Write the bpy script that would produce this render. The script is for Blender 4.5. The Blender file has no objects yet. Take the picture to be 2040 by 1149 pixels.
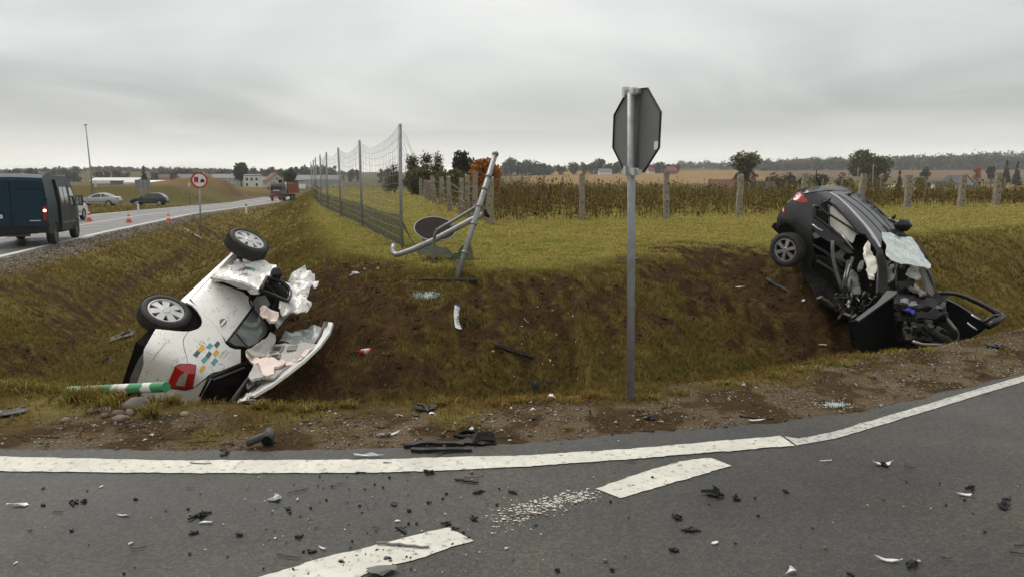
import bpy, math, random
import numpy as np
from mathutils import Vector, Matrix, noise as mnoise
from mathutils.geometry import delaunay_2d_cdt

random.seed(7)
rng = np.random.default_rng(7)
SC = bpy.context.scene
COL = SC.collection

# ------------------------------------------------------------------ camera
F_PX, CX, CY, HORIZON, CAM_H = 1500.0, 1020.0, 574.5, 350.0, 1.6
PITCH = math.atan((CY - HORIZON) / F_PX)
cam_data = bpy.data.cameras.new("camera")
cam_data.sensor_fit = 'HORIZONTAL'
cam_data.sensor_width = 36.0
cam_data.lens = 36.0 * F_PX / 2040.0
cam_data.clip_start = 0.05
cam_data.clip_end = 9000
cam = bpy.data.objects.new("camera", cam_data)
COL.objects.link(cam)
cam.location = (0, 0, CAM_H)
cam.rotation_euler = (math.pi / 2 - PITCH, 0, 0)
SC.camera = cam

# ------------------------------------------------------------------ sky
SUN_EL, SUN_ROT = math.radians(56), math.radians(325)
world = bpy.data.worlds.new("World")
SC.world = world
world.use_nodes = True
wn, wl = world.node_tree.nodes, world.node_tree.links
wn.clear()
w_out = wn.new("ShaderNodeOutputWorld")
w_bg = wn.new("ShaderNodeBackground")
w_sky = wn.new("ShaderNodeTexSky")
w_sky.sky_type = 'NISHITA'
w_sky.sun_disc = False
w_sky.sun_elevation = SUN_EL
w_sky.sun_rotation = SUN_ROT
w_tc = wn.new("ShaderNodeTexCoord")
w_sep = wn.new("ShaderNodeSeparateXYZ")
wl.new(w_tc.outputs["Generated"], w_sep.inputs[0])
# cloud layer: direction projected on a flat layer overhead, so the streaks close up towards the horizon
w_zc = wn.new("ShaderNodeMath"); w_zc.operation = 'MAXIMUM'; w_zc.inputs[1].default_value = 0.0
wl.new(w_sep.outputs["Z"], w_zc.inputs[0])
w_za = wn.new("ShaderNodeMath"); w_za.operation = 'ADD'; w_za.inputs[1].default_value = 0.10
wl.new(w_zc.outputs[0], w_za.inputs[0])
w_dx = wn.new("ShaderNodeMath"); w_dx.operation = 'DIVIDE'
w_dy = wn.new("ShaderNodeMath"); w_dy.operation = 'DIVIDE'
wl.new(w_sep.outputs["X"], w_dx.inputs[0]); wl.new(w_za.outputs[0], w_dx.inputs[1])
wl.new(w_sep.outputs["Y"], w_dy.inputs[0]); wl.new(w_za.outputs[0], w_dy.inputs[1])
w_cmb = wn.new("ShaderNodeCombineXYZ")
wl.new(w_dx.outputs[0], w_cmb.inputs[0]); wl.new(w_dy.outputs[0], w_cmb.inputs[1])
w_n1 = wn.new("ShaderNodeTexNoise")
w_n1.inputs["Scale"].default_value = 0.36; w_n1.inputs["Detail"].default_value = 7; w_n1.inputs["Roughness"].default_value = 0.5; w_n1.inputs["Distortion"].default_value = 0.7
wl.new(w_cmb.outputs[0], w_n1.inputs["Vector"])
w_r1 = wn.new("ShaderNodeValToRGB")
w_r1.color_ramp.elements[0].position = 0.34; w_r1.color_ramp.elements[0].color = (3.9, 3.93, 3.93, 1)
w_r1.color_ramp.elements[1].position = 0.68; w_r1.color_ramp.elements[1].color = (6.6, 6.59, 6.48, 1)
wl.new(w_n1.outputs[0], w_r1.inputs[0])
# the deck thins out low over the horizon
w_r2 = wn.new("ShaderNodeValToRGB")
w_r2.color_ramp.elements[0].position = 0.0; w_r2.color_ramp.elements[0].color = (1.36, 1.34, 1.25, 1)
w_r2.color_ramp.elements[1].position = 0.26; w_r2.color_ramp.elements[1].color = (1.07, 1.07, 1.045, 1)
for pos, c in ((0.020, (1.30, 1.28, 1.19)), (0.034, (1.12, 1.11, 1.05)), (0.050, (0.87, 0.87, 0.845)), (0.075, (0.79, 0.79, 0.77)), (0.13, (0.90, 0.90, 0.88))):
    e = w_r2.color_ramp.elements.new(pos); e.color = (*c, 1)
w_wob = wn.new("ShaderNodeMath"); w_wob.operation = 'MULTIPLY_ADD'; w_wob.inputs[1].default_value = 0.12
w_ws = wn.new("ShaderNodeMath"); w_ws.operation = 'SUBTRACT'; w_ws.inputs[1].default_value = 0.5
wl.new(w_n1.outputs[0], w_ws.inputs[0])
wl.new(w_ws.outputs[0], w_wob.inputs[0]); wl.new(w_zc.outputs[0], w_wob.inputs[2])
wl.new(w_wob.outputs[0], w_r2.inputs[0])
w_mul = wn.new("ShaderNodeMix"); w_mul.data_type = 'RGBA'; w_mul.blend_type = 'MULTIPLY'; w_mul.inputs[0].default_value = 1.0
wl.new(w_r1.outputs[0], w_mul.inputs[6]); wl.new(w_r2.outputs[0], w_mul.inputs[7])
w_mix = wn.new("ShaderNodeMix"); w_mix.data_type = 'RGBA'; w_mix.inputs[0].default_value = 0.94
wl.new(w_sky.outputs[0], w_mix.inputs[6]); wl.new(w_mul.outputs[2], w_mix.inputs[7])
w_bg.inputs["Strength"].default_value = 0.10
wl.new(w_mix.outputs[2], w_bg.inputs[0]); wl.new(w_bg.outputs[0], w_out.inputs[0])

# ------------------------------------------------------------------ sun behind the cloud deck
sun_data = bpy.data.lights.new("sun", 'SUN')
sun_data.energy = 1.5
sun_data.angle = math.radians(35)
sun_data.color = (1.0, 0.96, 0.9)
sun = bpy.data.objects.new("sun", sun_data)
COL.objects.link(sun)
sun.rotation_euler = (math.pi / 2 - SUN_EL, 0, math.pi - SUN_ROT)
sun.location = (0, 0, 60)

SC.view_settings.view_transform = 'Standard'
SC.view_settings.look = 'None'
SC.view_settings.exposure = 0.62
SC.view_settings.gamma = 1.0
SC.view_settings.use_curve_mapping = False

# ------------------------------------------------------------------ photo geometry helpers
CP, SP = math.cos(PITCH), math.sin(PITCH)
EYE = np.array([0.0, 0.0, CAM_H])


def rays(uv):
    """World directions (unit depth along the optical axis) of the picture points uv."""
    uv = np.atleast_2d(np.asarray(uv, float))
    a = (uv[:, 0] - CX) / F_PX
    b = (uv[:, 1] - CY) / F_PX
    return np.stack([a, CP - b * SP, -(SP + b * CP)], 1)


def at_depth(uv, d):
    return EYE + rays(uv) * np.reshape(d, (-1, 1))


def plane3(pts):
    """Surface function: the plane through three points given as (u, v, depth)."""
    P = np.array([at_depth([(u, v)], d)[0] for u, v, d in pts])
    n = np.cross(P[1] - P[0], P[2] - P[0])
    n /= np.linalg.norm(n)

    def f(uv):
        D = rays(uv)
        t = ((P[0] - EYE) @ n) / (D @ n)
        return EYE + D * t[:, None]
    return f


def shrink(f, off):
    """A surface function moved OFF metres towards the viewer side (bodies get panels laid on them)."""
    def g(uv):
        P = f(uv)
        D = rays(uv)
        D = D / np.linalg.norm(D, axis=1)[:, None]
        return P - D * off
    return g


# ------------------------------------------------------------------ materials
MATS = {}


def blade_mat(name):
    m = bpy.data.materials.new(name); m.use_nodes = True
    n, l = m.node_tree.nodes, m.node_tree.links
    n.remove(n["Principled BSDF"])
    a = n.new("ShaderNodeAttribute"); a.attribute_name = "tint"
    d = n.new("ShaderNodeBsdfDiffuse"); t = n.new("ShaderNodeBsdfTranslucent"); x = n.new("ShaderNodeMixShader")
    x.inputs[0].default_value = .42
    l.new(a.outputs["Color"], d.inputs[0]); l.new(a.outputs["Color"], t.inputs[0])
    l.new(d.outputs[0], x.inputs[1]); l.new(t.outputs[0], x.inputs[2]); l.new(x.outputs[0], n["Material Output"].inputs[0])
    return m


def mat(name, base, rough=0.5, metal=0.0, spec=0.5, var=None, bump=None, coat=0.0, alpha=1.0, trans=0.0, emit=None, specks=None, attr=None, ior=1.45):
    """var = (scale, second colour, amount, detail); bump = (scale, strength, distance); specks = (scale, threshold, colour)"""
    if name in MATS:
        return MATS[name]
    m = bpy.data.materials.new(name)
    m.use_nodes = True
    n, l = m.node_tree.nodes, m.node_tree.links
    b = n["Principled BSDF"]
    b.inputs["Base Color"].default_value = (*base, 1)
    b.inputs["Roughness"].default_value = rough
    b.inputs["Metallic"].default_value = metal
    b.inputs["Specular IOR Level"].default_value = spec
    b.inputs["IOR"].default_value = ior
    if coat:
        b.inputs["Coat Weight"].default_value = coat
        b.inputs["Coat Roughness"].default_value = 0.08
    if alpha < 1:
        b.inputs["Alpha"].default_value = alpha
    if trans:
        b.inputs["Transmission Weight"].default_value = trans
    if emit:
        b.inputs["Emission Color"].default_value = (*emit[0], 1)
        b.inputs["Emission Strength"].default_value = emit[1]
    tc = n.new("ShaderNodeTexCoord")
    col = None
    if attr:
        a = n.new("ShaderNodeAttribute"); a.attribute_name = attr
        col = a.outputs["Color"]
    if var:
        t = n.new("ShaderNodeTexNoise")
        t.inputs["Scale"].default_value = var[0]
        t.inputs["Detail"].default_value = var[3] if len(var) > 3 else 5
        t.inputs["Roughness"].default_value = 0.6
        l.new(tc.outputs["Object"], t.inputs["Vector"])
        r = n.new("ShaderNodeValToRGB")
        r.color_ramp.elements[0].position = 0.35
        r.color_ramp.elements[1].position = 0.65
        l.new(t.outputs[0], r.inputs[0])
        k = n.new("ShaderNodeMath"); k.operation = 'MULTIPLY'; k.inputs[1].default_value = var[2]
        l.new(r.outputs[0], k.inputs[0])
        x = n.new("ShaderNodeMix"); x.data_type = 'RGBA'
        x.inputs[6].default_value = (*base, 1)
        if col is not None:
            l.new(col, x.inputs[6])
        x.inputs[7].default_value = (*var[1], 1)
        l.new(k.outputs[0], x.inputs[0])
        col = x.outputs[2]
    if specks:
        t = n.new("ShaderNodeTexNoise"); t.inputs["Scale"].default_value = specks[0]; t.inputs["Detail"].default_value = 3
        l.new(tc.outputs["Object"], t.inputs["Vector"])
        t2 = n.new("ShaderNodeTexNoise"); t2.inputs["Scale"].default_value = specks[0] * 0.12; t2.inputs["Detail"].default_value = 2
        l.new(tc.outputs["Object"], t2.inputs["Vector"])
        ad = n.new("ShaderNodeMath"); ad.operation = 'MULTIPLY_ADD'; ad.inputs[1].default_value = 0.5
        l.new(t2.outputs[0], ad.inputs[0]); l.new(t.outputs[0], ad.inputs[2])
        r = n.new("ShaderNodeMapRange"); r.inputs["From Min"].default_value = specks[1]; r.inputs["From Max"].default_value = specks[1] + 0.03
        l.new(ad.outputs[0], r.inputs["Value"])
        x = n.new("ShaderNodeMix"); x.data_type = 'RGBA'
        x.inputs[6].default_value = (*base, 1)
        if col is not None:
            l.new(col, x.inputs[6])
        x.inputs[7].default_value = (*specks[2], 1)
        l.new(r.outputs[0], x.inputs[0])
        col = x.outputs[2]
    if col is not None:
        l.new(col, b.inputs["Base Color"])
    if bump:
        t = n.new("ShaderNodeTexNoise")
        t.inputs["Scale"].default_value = bump[0]; t.inputs["Detail"].default_value = 5
        l.new(tc.outputs["Object"], t.inputs["Vector"])
        bp = n.new("ShaderNodeBump")
        bp.inputs["Strength"].default_value = bump[1]
        bp.inputs["Distance"].default_value = bump[2] if len(bump) > 2 else 0.01
        l.new(t.outputs[0], bp.inputs["Height"]); l.new(bp.outputs[0], b.inputs["Normal"])
    MATS[name] = m
    return m


# ------------------------------------------------------------------ object helpers
MW = {}          # object -> its world matrix, as this script sets it


def unique(name):
    return name


def tag(o, label=None, cat=None, group=None, kind=None):
    if label: o["label"] = label
    if cat: o["category"] = cat
    if group: o["group"] = group
    if kind: o["kind"] = kind
    return o


def thing(name, label, cat, loc=(0, 0, 0), group=None, rot=None):
    o = bpy.data.objects.new(name, None)
    o.empty_display_size = 0.1
    COL.objects.link(o)
    m = Matrix.Translation(Vector([float(c) for c in loc]))
    if rot is not None:
        m = m @ Matrix(rot).to_4x4()
    o.matrix_world = m
    MW[o] = m
    return tag(o, label, cat, group)


def bulk_mesh(name, V, Fs, nper):
    me = bpy.data.meshes.new(name)
    V = np.asarray(V, np.float32); Fs = np.asarray(Fs, np.int32)
    me.vertices.add(len(V)); me.vertices.foreach_set("co", V.ravel())
    nf = len(Fs)
    me.loops.add(nf * nper); me.loops.foreach_set("vertex_index", Fs.ravel())
    me.polygons.add(nf)
    me.polygons.foreach_set("loop_start", np.arange(0, nf * nper, nper, dtype=np.int32))
    me.polygons.foreach_set("loop_total", np.full(nf, nper, np.int32))
    me.update(calc_edges=True)
    return me


def mk(name, VF, material, parent=None, smooth=False, world=True):
    """One mesh object. VF = (vertices, faces) in world coordinates (world=True) or in the parent's."""
    V, Fc = VF
    V = np.asarray(V, float)
    if parent is not None:
        if world:
            mi = np.array(MW[parent].inverted())
            V = V @ mi[:3, :3].T + mi[:3, 3]
        org = None
    else:
        org = np.array([(V[:, 0].min() + V[:, 0].max()) / 2, (V[:, 1].min() + V[:, 1].max()) / 2, V[:, 2].min()])
        V = V - org
    me = bpy.data.meshes.new(name)
    me.from_pydata(V.tolist(), [], [tuple(int(i) for i in f) for f in Fc])
    if smooth:
        me.polygons.foreach_set("use_smooth", [True] * len(me.polygons))
    me.update()
    if material is not None:
        me.materials.append(material)
    o = bpy.data.objects.new(name, me)
    COL.objects.link(o)
    if parent is not None:
        o.parent = parent
        MW[o] = MW[parent]
    else:
        o.location = org
        MW[o] = Matrix.Translation(Vector(org))
    return o


def join(parts):
    V, Fc, n = [], [], 0
    for v, f in parts:
        v = np.asarray(v, float)
        V.append(v)
        Fc += [tuple(int(i) + n for i in q) for q in f]
        n += len(v)
    return np.concatenate(V), Fc


def xf(VF, M=None, t=(0, 0, 0), s=1.0):
    V, Fc = VF
    V = np.asarray(V, float) * s
    if M is not None:
        V = V @ np.asarray(M, float).T
    return V + np.asarray(t, float), Fc


def rotm(rx=0, ry=0, rz=0):
    return np.array(Matrix.Rotation(rz, 3, 'Z') @ Matrix.Rotation(ry, 3, 'Y') @ Matrix.Rotation(rx, 3, 'X'))


BOXF = [(0, 3, 2, 1), (4, 5, 6, 7), (0, 1, 5, 4), (1, 2, 6, 5), (2, 3, 7, 6), (3, 0, 4, 7)]


def box(c, s, bev=0.0):
    x, y, z = (np.array(s, float) / 2)
    if bev <= 0:
        V = np.array([(-x, -y, -z), (x, -y, -z), (x, y, -z), (-x, y, -z), (-x, -y, z), (x, -y, z), (x, y, z), (-x, y, z)])
        return V + np.array(c, float), BOXF
    # octagonal prism: vertical edges cut
    b = min(bev, x * .9, y * .9)
    o = [(-x + b, -y), (x - b, -y), (x, -y + b), (x, y - b), (x - b, y), (-x + b, y), (-x, y - b), (-x, -y + b)]
    return xf(prism(o, -z, z), None, c)


def prism(poly, z0, z1):
    n = len(poly)
    V = [(p[0], p[1], z0) for p in poly] + [(p[0], p[1], z1) for p in poly]
    Fc = [tuple(range(n - 1, -1, -1)), tuple(range(n, 2 * n))] + [(i, (i + 1) % n, n + (i + 1) % n, n + i) for i in range(n)]
    return np.array(V, float), Fc


def frames(path):
    P = np.asarray(path, float)
    T = np.gradient(P, axis=0)
    T /= np.linalg.norm(T, axis=1)[:, None] + 1e-12
    ref = np.array([0, 0, 1.0]) if abs(T[0][2]) < 0.9 else np.array([1.0, 0, 0])
    N = np.cross(ref, T[0]); N /= np.linalg.norm(N)
    Ns = []
    for t in T:
        N = N - t * (N @ t)
        N /= np.linalg.norm(N) + 1e-12
        Ns.append(N)
    Ns = np.array(Ns)
    return P, T, Ns, np.cross(T, Ns)


def tube(path, r, n=8, caps=True):
    P, T, N, B = frames(path)
    r = np.broadcast_to(np.asarray(r, float), (len(P),))
    a = np.linspace(0, 2 * math.pi, n, endpoint=False)
    V = (P[:, None] + r[:, None, None] * (np.cos(a)[None, :, None] * N[:, None] + np.sin(a)[None, :, None] * B[:, None])).reshape(-1, 3)
    Fc = []
    for i in range(len(P) - 1):
        for k in range(n):
            k2 = (k + 1) % n
            Fc.append((i * n + k, i * n + k2, (i + 1) * n + k2, (i + 1) * n + k))
    if caps:
        Fc.append(tuple(range(n - 1, -1, -1)))
        Fc.append(tuple((len(P) - 1) * n + k for k in range(n)))
    return V, Fc


def basis(axis, up=(0, 0, 1)):
    """Columns: x', y', axis."""
    a = np.array(axis, float); a /= np.linalg.norm(a)
    u = np.array(up, float)
    if abs(a @ u) > 0.95:
        u = np.array([1.0, 0, 0])
    x = np.cross(u, a); x /= np.linalg.norm(x)
    return np.stack([x, np.cross(a, x), a], 1)


def lathe(prof, n=32, closed=False):
    """prof = (radius, height) pairs, turned round z."""
    a = np.linspace(0, 2 * math.pi, n, endpoint=False)
    V, Fc = [], []
    for r, h in prof:
        V += [(r * math.cos(t), r * math.sin(t), h) for t in a]
    m = len(prof)
    for i in range(m if closed else m - 1):
        j = (i + 1) % m
        for k in range(n):
            k2 = (k + 1) % n
            Fc.append((i * n + k, i * n + k2, j * n + k2, j * n + k))
    return np.array(V), Fc


def blob(c, r, n=10, seed=0, rough=0.0, M=None):
    """An uneven rounded lump."""
    V, Fc = [], []
    m = max(4, n // 2)
    for i in range(m + 1):
        ph = math.pi * i / m
        for k in range(n):
            th = 2 * math.pi * k / n
            V.append((math.sin(ph) * math.cos(th), math.sin(ph) * math.sin(th), math.cos(ph)))
    for i in range(m):
        for k in range(n):
            k2 = (k + 1) % n
            Fc.append((i * n + k, (i + 1) * n + k, (i + 1) * n + k2, i * n + k2))
    V = np.array(V)
    if rough:
        d = np.array([mnoise.noise(Vector(v * 1.3 + seed * 7.31)) for v in V])
        V = V * (1 + rough * d)[:, None]
    V = V * np.asarray(r, float)
    if M is not None:
        V = V @ np.asarray(M).T
    return V + np.asarray(c, float), Fc


def dense(poly, step, closed=True):
    poly = np.asarray(poly, float)
    out = []
    n = len(poly)
    for i in range(n if closed else n - 1):
        a, b = poly[i], poly[(i + 1) % n]
        k = max(1, int(round(np.linalg.norm(b - a) / step)))
        for j in range(k):
            out.append(a + (b - a) * j / k)
    if not closed:
        out.append(poly[-1])
    return np.array(out)


def chaikin(poly, it=1):
    P = np.asarray(poly, float)
    for _ in range(it):
        Q = np.roll(P, -1, axis=0)
        P = np.stack([P * .75 + Q * .25, P * .25 + Q * .75], 1).reshape(-1, 2)
    return P


def area2(P):
    x, y = P[:, 0], P[:, 1]
    return 0.5 * np.sum(x * np.roll(y, -1) - y * np.roll(x, -1))


def inside(P, pts):
    x, y = pts[:, 0], pts[:, 1]
    c = np.zeros(len(pts), bool)
    n = len(P)
    for i in range(n):
        x1, y1 = P[i]; x2, y2 = P[(i + 1) % n]
        m = ((y1 > y) != (y2 > y)) & (x < (x2 - x1) * (y - y1) / ((y2 - y1) if y2 != y1 else 1e-9) + x1)
        c ^= m
    return c


def fill2(poly, step, round_=0):
    """Triangulated polygon with inner points: (points, triangles)."""
    P = chaikin(poly, round_) if round_ else np.asarray(poly, float)
    P = dense(P, step)
    if area2(P) < 0:
        P = P[::-1]
    lo, hi = P.min(0), P.max(0)
    gx, gy = np.meshgrid(np.arange(lo[0] + step / 2, hi[0], step), np.arange(lo[1] + step / 2, hi[1], step))
    G = np.stack([gx.ravel(), gy.ravel()], 1)
    if len(G):
        G = G + rng.uniform(-.2, .2, G.shape) * step
        G = G[inside(P, G)]
        if len(G):
            d = np.min(np.linalg.norm(G[:, None] - P[None], axis=2), axis=1)
            G = G[d > step * 0.45]
    A = np.concatenate([P, G]) if len(G) else P
    n = len(P)
    r = delaunay_2d_cdt([Vector(p) for p in A], [], [list(range(n))], 1, 1e-6)
    return np.array([tuple(v) for v in r[0]]), [tuple(f) for f in r[2]]


def vnormals(V, Fc):
    N = np.zeros_like(V)
    for f in Fc:
        a = np.cross(V[f[1]] - V[f[0]], V[f[2]] - V[f[0]])
        for i in f:
            N[i] += a
    return N / (np.linalg.norm(N, axis=1)[:, None] + 1e-12)


def sheet(P, Fc, th, face_to=None, amp=0.0, freq=6.0, seed=0.0):
    """Thin solid from a triangulated surface: front P, back th behind it, closed round its rim."""
    N = vnormals(P, Fc)
    if face_to is not None and np.sum(N * (np.asarray(face_to) - P)) < 0:
        Fc = [tuple(reversed(f)) for f in Fc]
        N = -N
    if amp:
        d = np.array([mnoise.fractal(Vector(p * freq + seed), 1.0, 2.0, 4) for p in P])
        P = P + N * (amp * d)[:, None]
        N = vnormals(P, Fc)
    n = len(P)
    V = np.concatenate([P, P - N * th, P, P - N * th])
    cnt = {}
    for f in Fc:
        for i in range(len(f)):
            a, b = f[i], f[(i + 1) % len(f)]
            cnt[(a, b)] = 1
    rim = [(a, b) for (a, b) in cnt if (b, a) not in cnt]
    out = list(Fc) + [tuple(i + n for i in reversed(f)) for f in Fc] + [(b + 2 * n, a + 2 * n, a + 3 * n, b + 3 * n) for a, b in rim]
    return V, out


def inset(poly, k):
    P = np.asarray(poly, float)
    if area2(P) < 0: P = P[::-1]
    a, b = P - np.roll(P, 1, axis=0), np.roll(P, -1, axis=0) - P
    a /= np.linalg.norm(a, axis=1)[:, None] + 1e-9; b /= np.linalg.norm(b, axis=1)[:, None] + 1e-9
    n = np.stack([-a[:, 1] - b[:, 1], a[:, 0] + b[:, 0]], 1)
    n /= np.linalg.norm(n, axis=1)[:, None] + 1e-9
    return P + n * k


def panel(name, poly, surf, material, parent=None, th=0.012, step=9, round_=0, amp=0.0, freq=6.0, smooth=True, lift=0.0, gap=0.0):
    """A sheet-metal, glass or cloth piece: outline in picture points, laid on a surface of the scene."""
    if gap: poly = inset(poly, gap)
    P2, T = fill2(poly, step, round_)
    s = shrink(surf, lift) if lift else surf
    P = s(P2)
    VF = sheet(P, T, th, EYE, amp, freq, seed=poly[0][0] * .37)
    o = mk(name, VF, material, parent)
    if smooth:
        me = o.data
        fl = np.zeros(len(me.polygons), bool)
        fl[:2 * len(T)] = True
        me.polygons.foreach_set("use_smooth", fl)
    return o


def text_vf(s, size=1.0):
    cu = bpy.data.curves.new("lettering", 'FONT')
    cu.body = s; cu.size = size; cu.resolution_u = 3
    ob = bpy.data.objects.new("lettering", cu)
    COL.objects.link(ob)
    dg = bpy.context.evaluated_depsgraph_get()
    me = bpy.data.meshes.new_from_object(ob.evaluated_get(dg))
    V = np.array([tuple(v.co) for v in me.vertices]); Fc = [tuple(p.vertices) for p in me.polygons]
    bpy.data.objects.remove(ob); bpy.data.curves.remove(cu); bpy.data.meshes.remove(me)
    return V, Fc


def text_on(name, s, p0, p1, h, surf, material, parent, lift=0.006):
    """Lettering from picture point p0 to p1, h points high, laid on a surface."""
    V, Fc = text_vf(s)
    p0, p1 = np.array(p0, float), np.array(p1, float)
    d = (p1 - p0); L = np.linalg.norm(d); d /= L
    up = np.array([d[1], -d[0]])
    x = (V[:, 0] - V[:, 0].min()) / (V[:, 0].max() - V[:, 0].min()) * L
    y = (V[:, 1] - V[:, 1].min()) / (V[:, 1].max() - V[:, 1].min()) * h
    uv = p0 + x[:, None] * d + y[:, None] * up
    return mk(name, (shrink(surf, lift)(uv), Fc), material, parent)


def text_plane(name, s, origin, xdir, ydir, w, h, material, parent):
    V, Fc = text_vf(s)
    x = (V[:, 0] - V[:, 0].min()) / (V[:, 0].max() - V[:, 0].min()) * w
    y = (V[:, 1] - V[:, 1].min()) / (V[:, 1].max() - V[:, 1].min()) * h
    P = np.asarray(origin, float) + x[:, None] * np.asarray(xdir) + y[:, None] * np.asarray(ydir)
    return mk(name, (P, Fc), material, parent)


def wheel(parent, c, axis, R=.31, rim_r=.20, w=.19, spokes=7, rim_mat=None, tyre_mat=None, spoke_w=.055, cut_mat=None, twist=0.0, n=36):
    """Tyre (a part) with its rim (a sub-part); axis points outward."""
    B = basis(axis)
    R0, r0 = R, rim_r
    prof = [(r0, -w * .42), (r0 + .015, -w * .5), (R0 - .05, -w * .52), (R0 - .015, -w * .44), (R0, -w * .30), (R0 + .002, 0), (R0, w * .30), (R0 - .015, w * .44), (R0 - .05, w * .52), (r0 + .015, w * .5), (r0, w * .42)]
    body = lathe(prof, n, closed=True)
    treads = []
    for k in range(n * 2):
        a = math.pi * k / n
        for s in (-1, 1):
            v, f = box((0, 0, 0), (.007, .010, w * .42))
            v = v @ rotm(s * .0, 0, a).T + np.array([math.cos(a) * (R0 + .001), math.sin(a) * (R0 + .001), s * w * .23])
            treads.append((v, f))
    t = mk("wheel", xf(join([body] + treads), B, c), tyre_mat, parent, smooth=False)
    me = t.data
    fl = np.zeros(len(me.polygons), bool); fl[:len(body[1])] = True
    me.polygons.foreach_set("use_smooth", fl)
    zf = w * .42
    ring = lathe([(r0 + .004, zf - .03), (r0 + .006, zf + .004), (r0 - .012, zf + .006), (r0 - .022, zf - .012), (r0 - .022, zf - .04)], n)
    hub = lathe([(.001, zf + .012), (.045, zf + .012), (.058, zf + .002), (.062, zf - .03)], 16)
    sp = []
    for k in range(spokes):
        a = 2 * math.pi * k / spokes + twist
        r1, r2 = .045, r0 - .016
        w1, w2 = spoke_w * .5, spoke_w * .78
        o = [(r1, -w1), (r2, -w2), (r2, w2), (r1, w1)]
        v, f = prism(o, zf - .034, zf - .002)
        v[4:6, 2] += (.006, -.004); v[6:8, 2] += (-.004, .006)
        sp.append((v @ rotm(0, 0, a).T, f))
    mk("rim", xf(join([ring, hub] + sp), B, c), rim_mat, t)
    back = lathe([(.001, zf - .045), (r0 - .005, zf - .045)], 20)
    mk("dark_backing", xf(back, B, c), cut_mat, t)  # dark disc paints in the shade behind the spokes
    return t


def march(M, t, g, tmin, tmax, steps=260, s=1.0):
    """Surface function: first hit of a picture ray with the body g(x, y, z) <= 0 given in the frame (M, t)."""
    M = np.asarray(M, float); t = np.asarray(t, float)

    def f(uv):
        D = rays(uv)
        o = (EYE - t) @ M / s
        d = D @ M / s
        ts = np.linspace(tmin, tmax, steps)
        P = o + d[:, None, :] * ts[None, :, None]
        G = g(P[..., 0], P[..., 1], P[..., 2])
        hit = G <= 0
        has = hit.any(1)
        i = np.where(has, hit.argmax(1), np.argmin(G, axis=1))
        i = np.clip(i, 1, steps - 1)
        lo, hi = ts[i - 1].copy(), ts[i].copy()
        for _ in range(18):
            mid = (lo + hi) / 2
            q = o + d * mid[:, None]
            inn = g(q[:, 0], q[:, 1], q[:, 2]) <= 0
            hi = np.where(inn, mid, hi); lo = np.where(inn, lo, mid)
        tt = np.where(has, hi, ts[i])
        return EYE + D * tt[:, None]
    return f


def smax(*a, k=0.06):
    r = a[0]
    for b in a[1:]:
        h = np.clip(0.5 + 0.5 * (r - b) / k, 0, 1)
        r = b * (1 - h) + r * h + k * h * (1 - h)
    return r

# ================================================================== terrain
LIP = np.array([(-60, 6.6), (-14, 6.5), (-8, 6.3), (-3.93, 5.6), (-2.44, 5.12), (-.79, 5.10), (.2, 5.26), (.89, 5.47), (1.92, 5.87), (3.06, 6.55), (4.19, 7.0), (5.32, 7.68), (9, 10.1), (20, 17), (40, 31), (90, 66)], float)
CREST = np.array([(-40, 8), (-2.4, 10.9), (-1.1, 11.5), (.9, 11.8), (2.6, 14.0), (4.3, 15.6), (5.6, 15.7), (7.2, 16.2), (10.5, 19.2), (15.3, 22.5), (40, 38), (120, 90)], float)
FEDGE = np.array([(8, 1.5), (11.6, -1.5), (15, -3.8), (22, -6.0), (30, -8.4), (50, -13.5), (90, -23), (130, -33), (300, -80)], float)      # (y, x)
MEDGE = np.array([(-60, 7), (0, -8.1), (19.6, -12.55), (34, -16.6), (54, -21.6), (118, -35.0), (170, -47), (400, -100)], float)          # (y, x)


def graph(tab, q):
    s = np.interp(q, tab[:, 0], tab[:, 1])
    e = .05
    d = (np.interp(q + e, tab[:, 0], tab[:, 1]) - np.interp(q - e, tab[:, 0], tab[:, 1])) / (2 * e)
    return s, 1 / np.sqrt(1 + d * d)


def softplus(d, k=.25):
    return np.where(d > 8 * k, d, k * np.log1p(np.exp(np.clip(d / k, -40, 40))))


def sstep(a, b, x):
    t = np.clip((x - a) / (b - a), 0, 1)
    return t * t * (3 - 2 * t)


_ph = np.random.default_rng(3).uniform(0, 6.28, (64, 3))
_dr = np.random.default_rng(4).normal(size=(64, 2)); _dr /= np.linalg.norm(_dr, axis=1)[:, None]


def wob(x, y, wl, n=14, off=0):
    """Smooth random relief of about the wavelength wl, amplitude about 1."""
    r = 0
    for i in range(n):
        j = (i + off) % 64
        k = 2 * math.pi / (wl * (0.6 + .9 * (_ph[j, 2] / 6.28)))
        r = r + np.sin(k * (x * _dr[j, 0] + y * _dr[j, 1]) + _ph[j, 0])
    return r / math.sqrt(n / 2.0) * .7


def z_main(y):
    return np.interp(y, [-60, 0, 21, 56, 118, 200, 400], [-.2, -.30, -.70, -1.20, -2.5, -3.3, -3.6])


def signed(x, y):
    a, c = graph(LIP, x); dR = (y - a) * c - .13
    a, c = graph(CREST, x); d1 = (y - a) * c
    a, c = graph(FEDGE, y); d2 = (x - a) * c
    a, c = graph(MEDGE, y); dM = (x - a) * c
    dF = -smax(-d1, -d2, k=1.2)
    return dR, dF, dM


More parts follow.
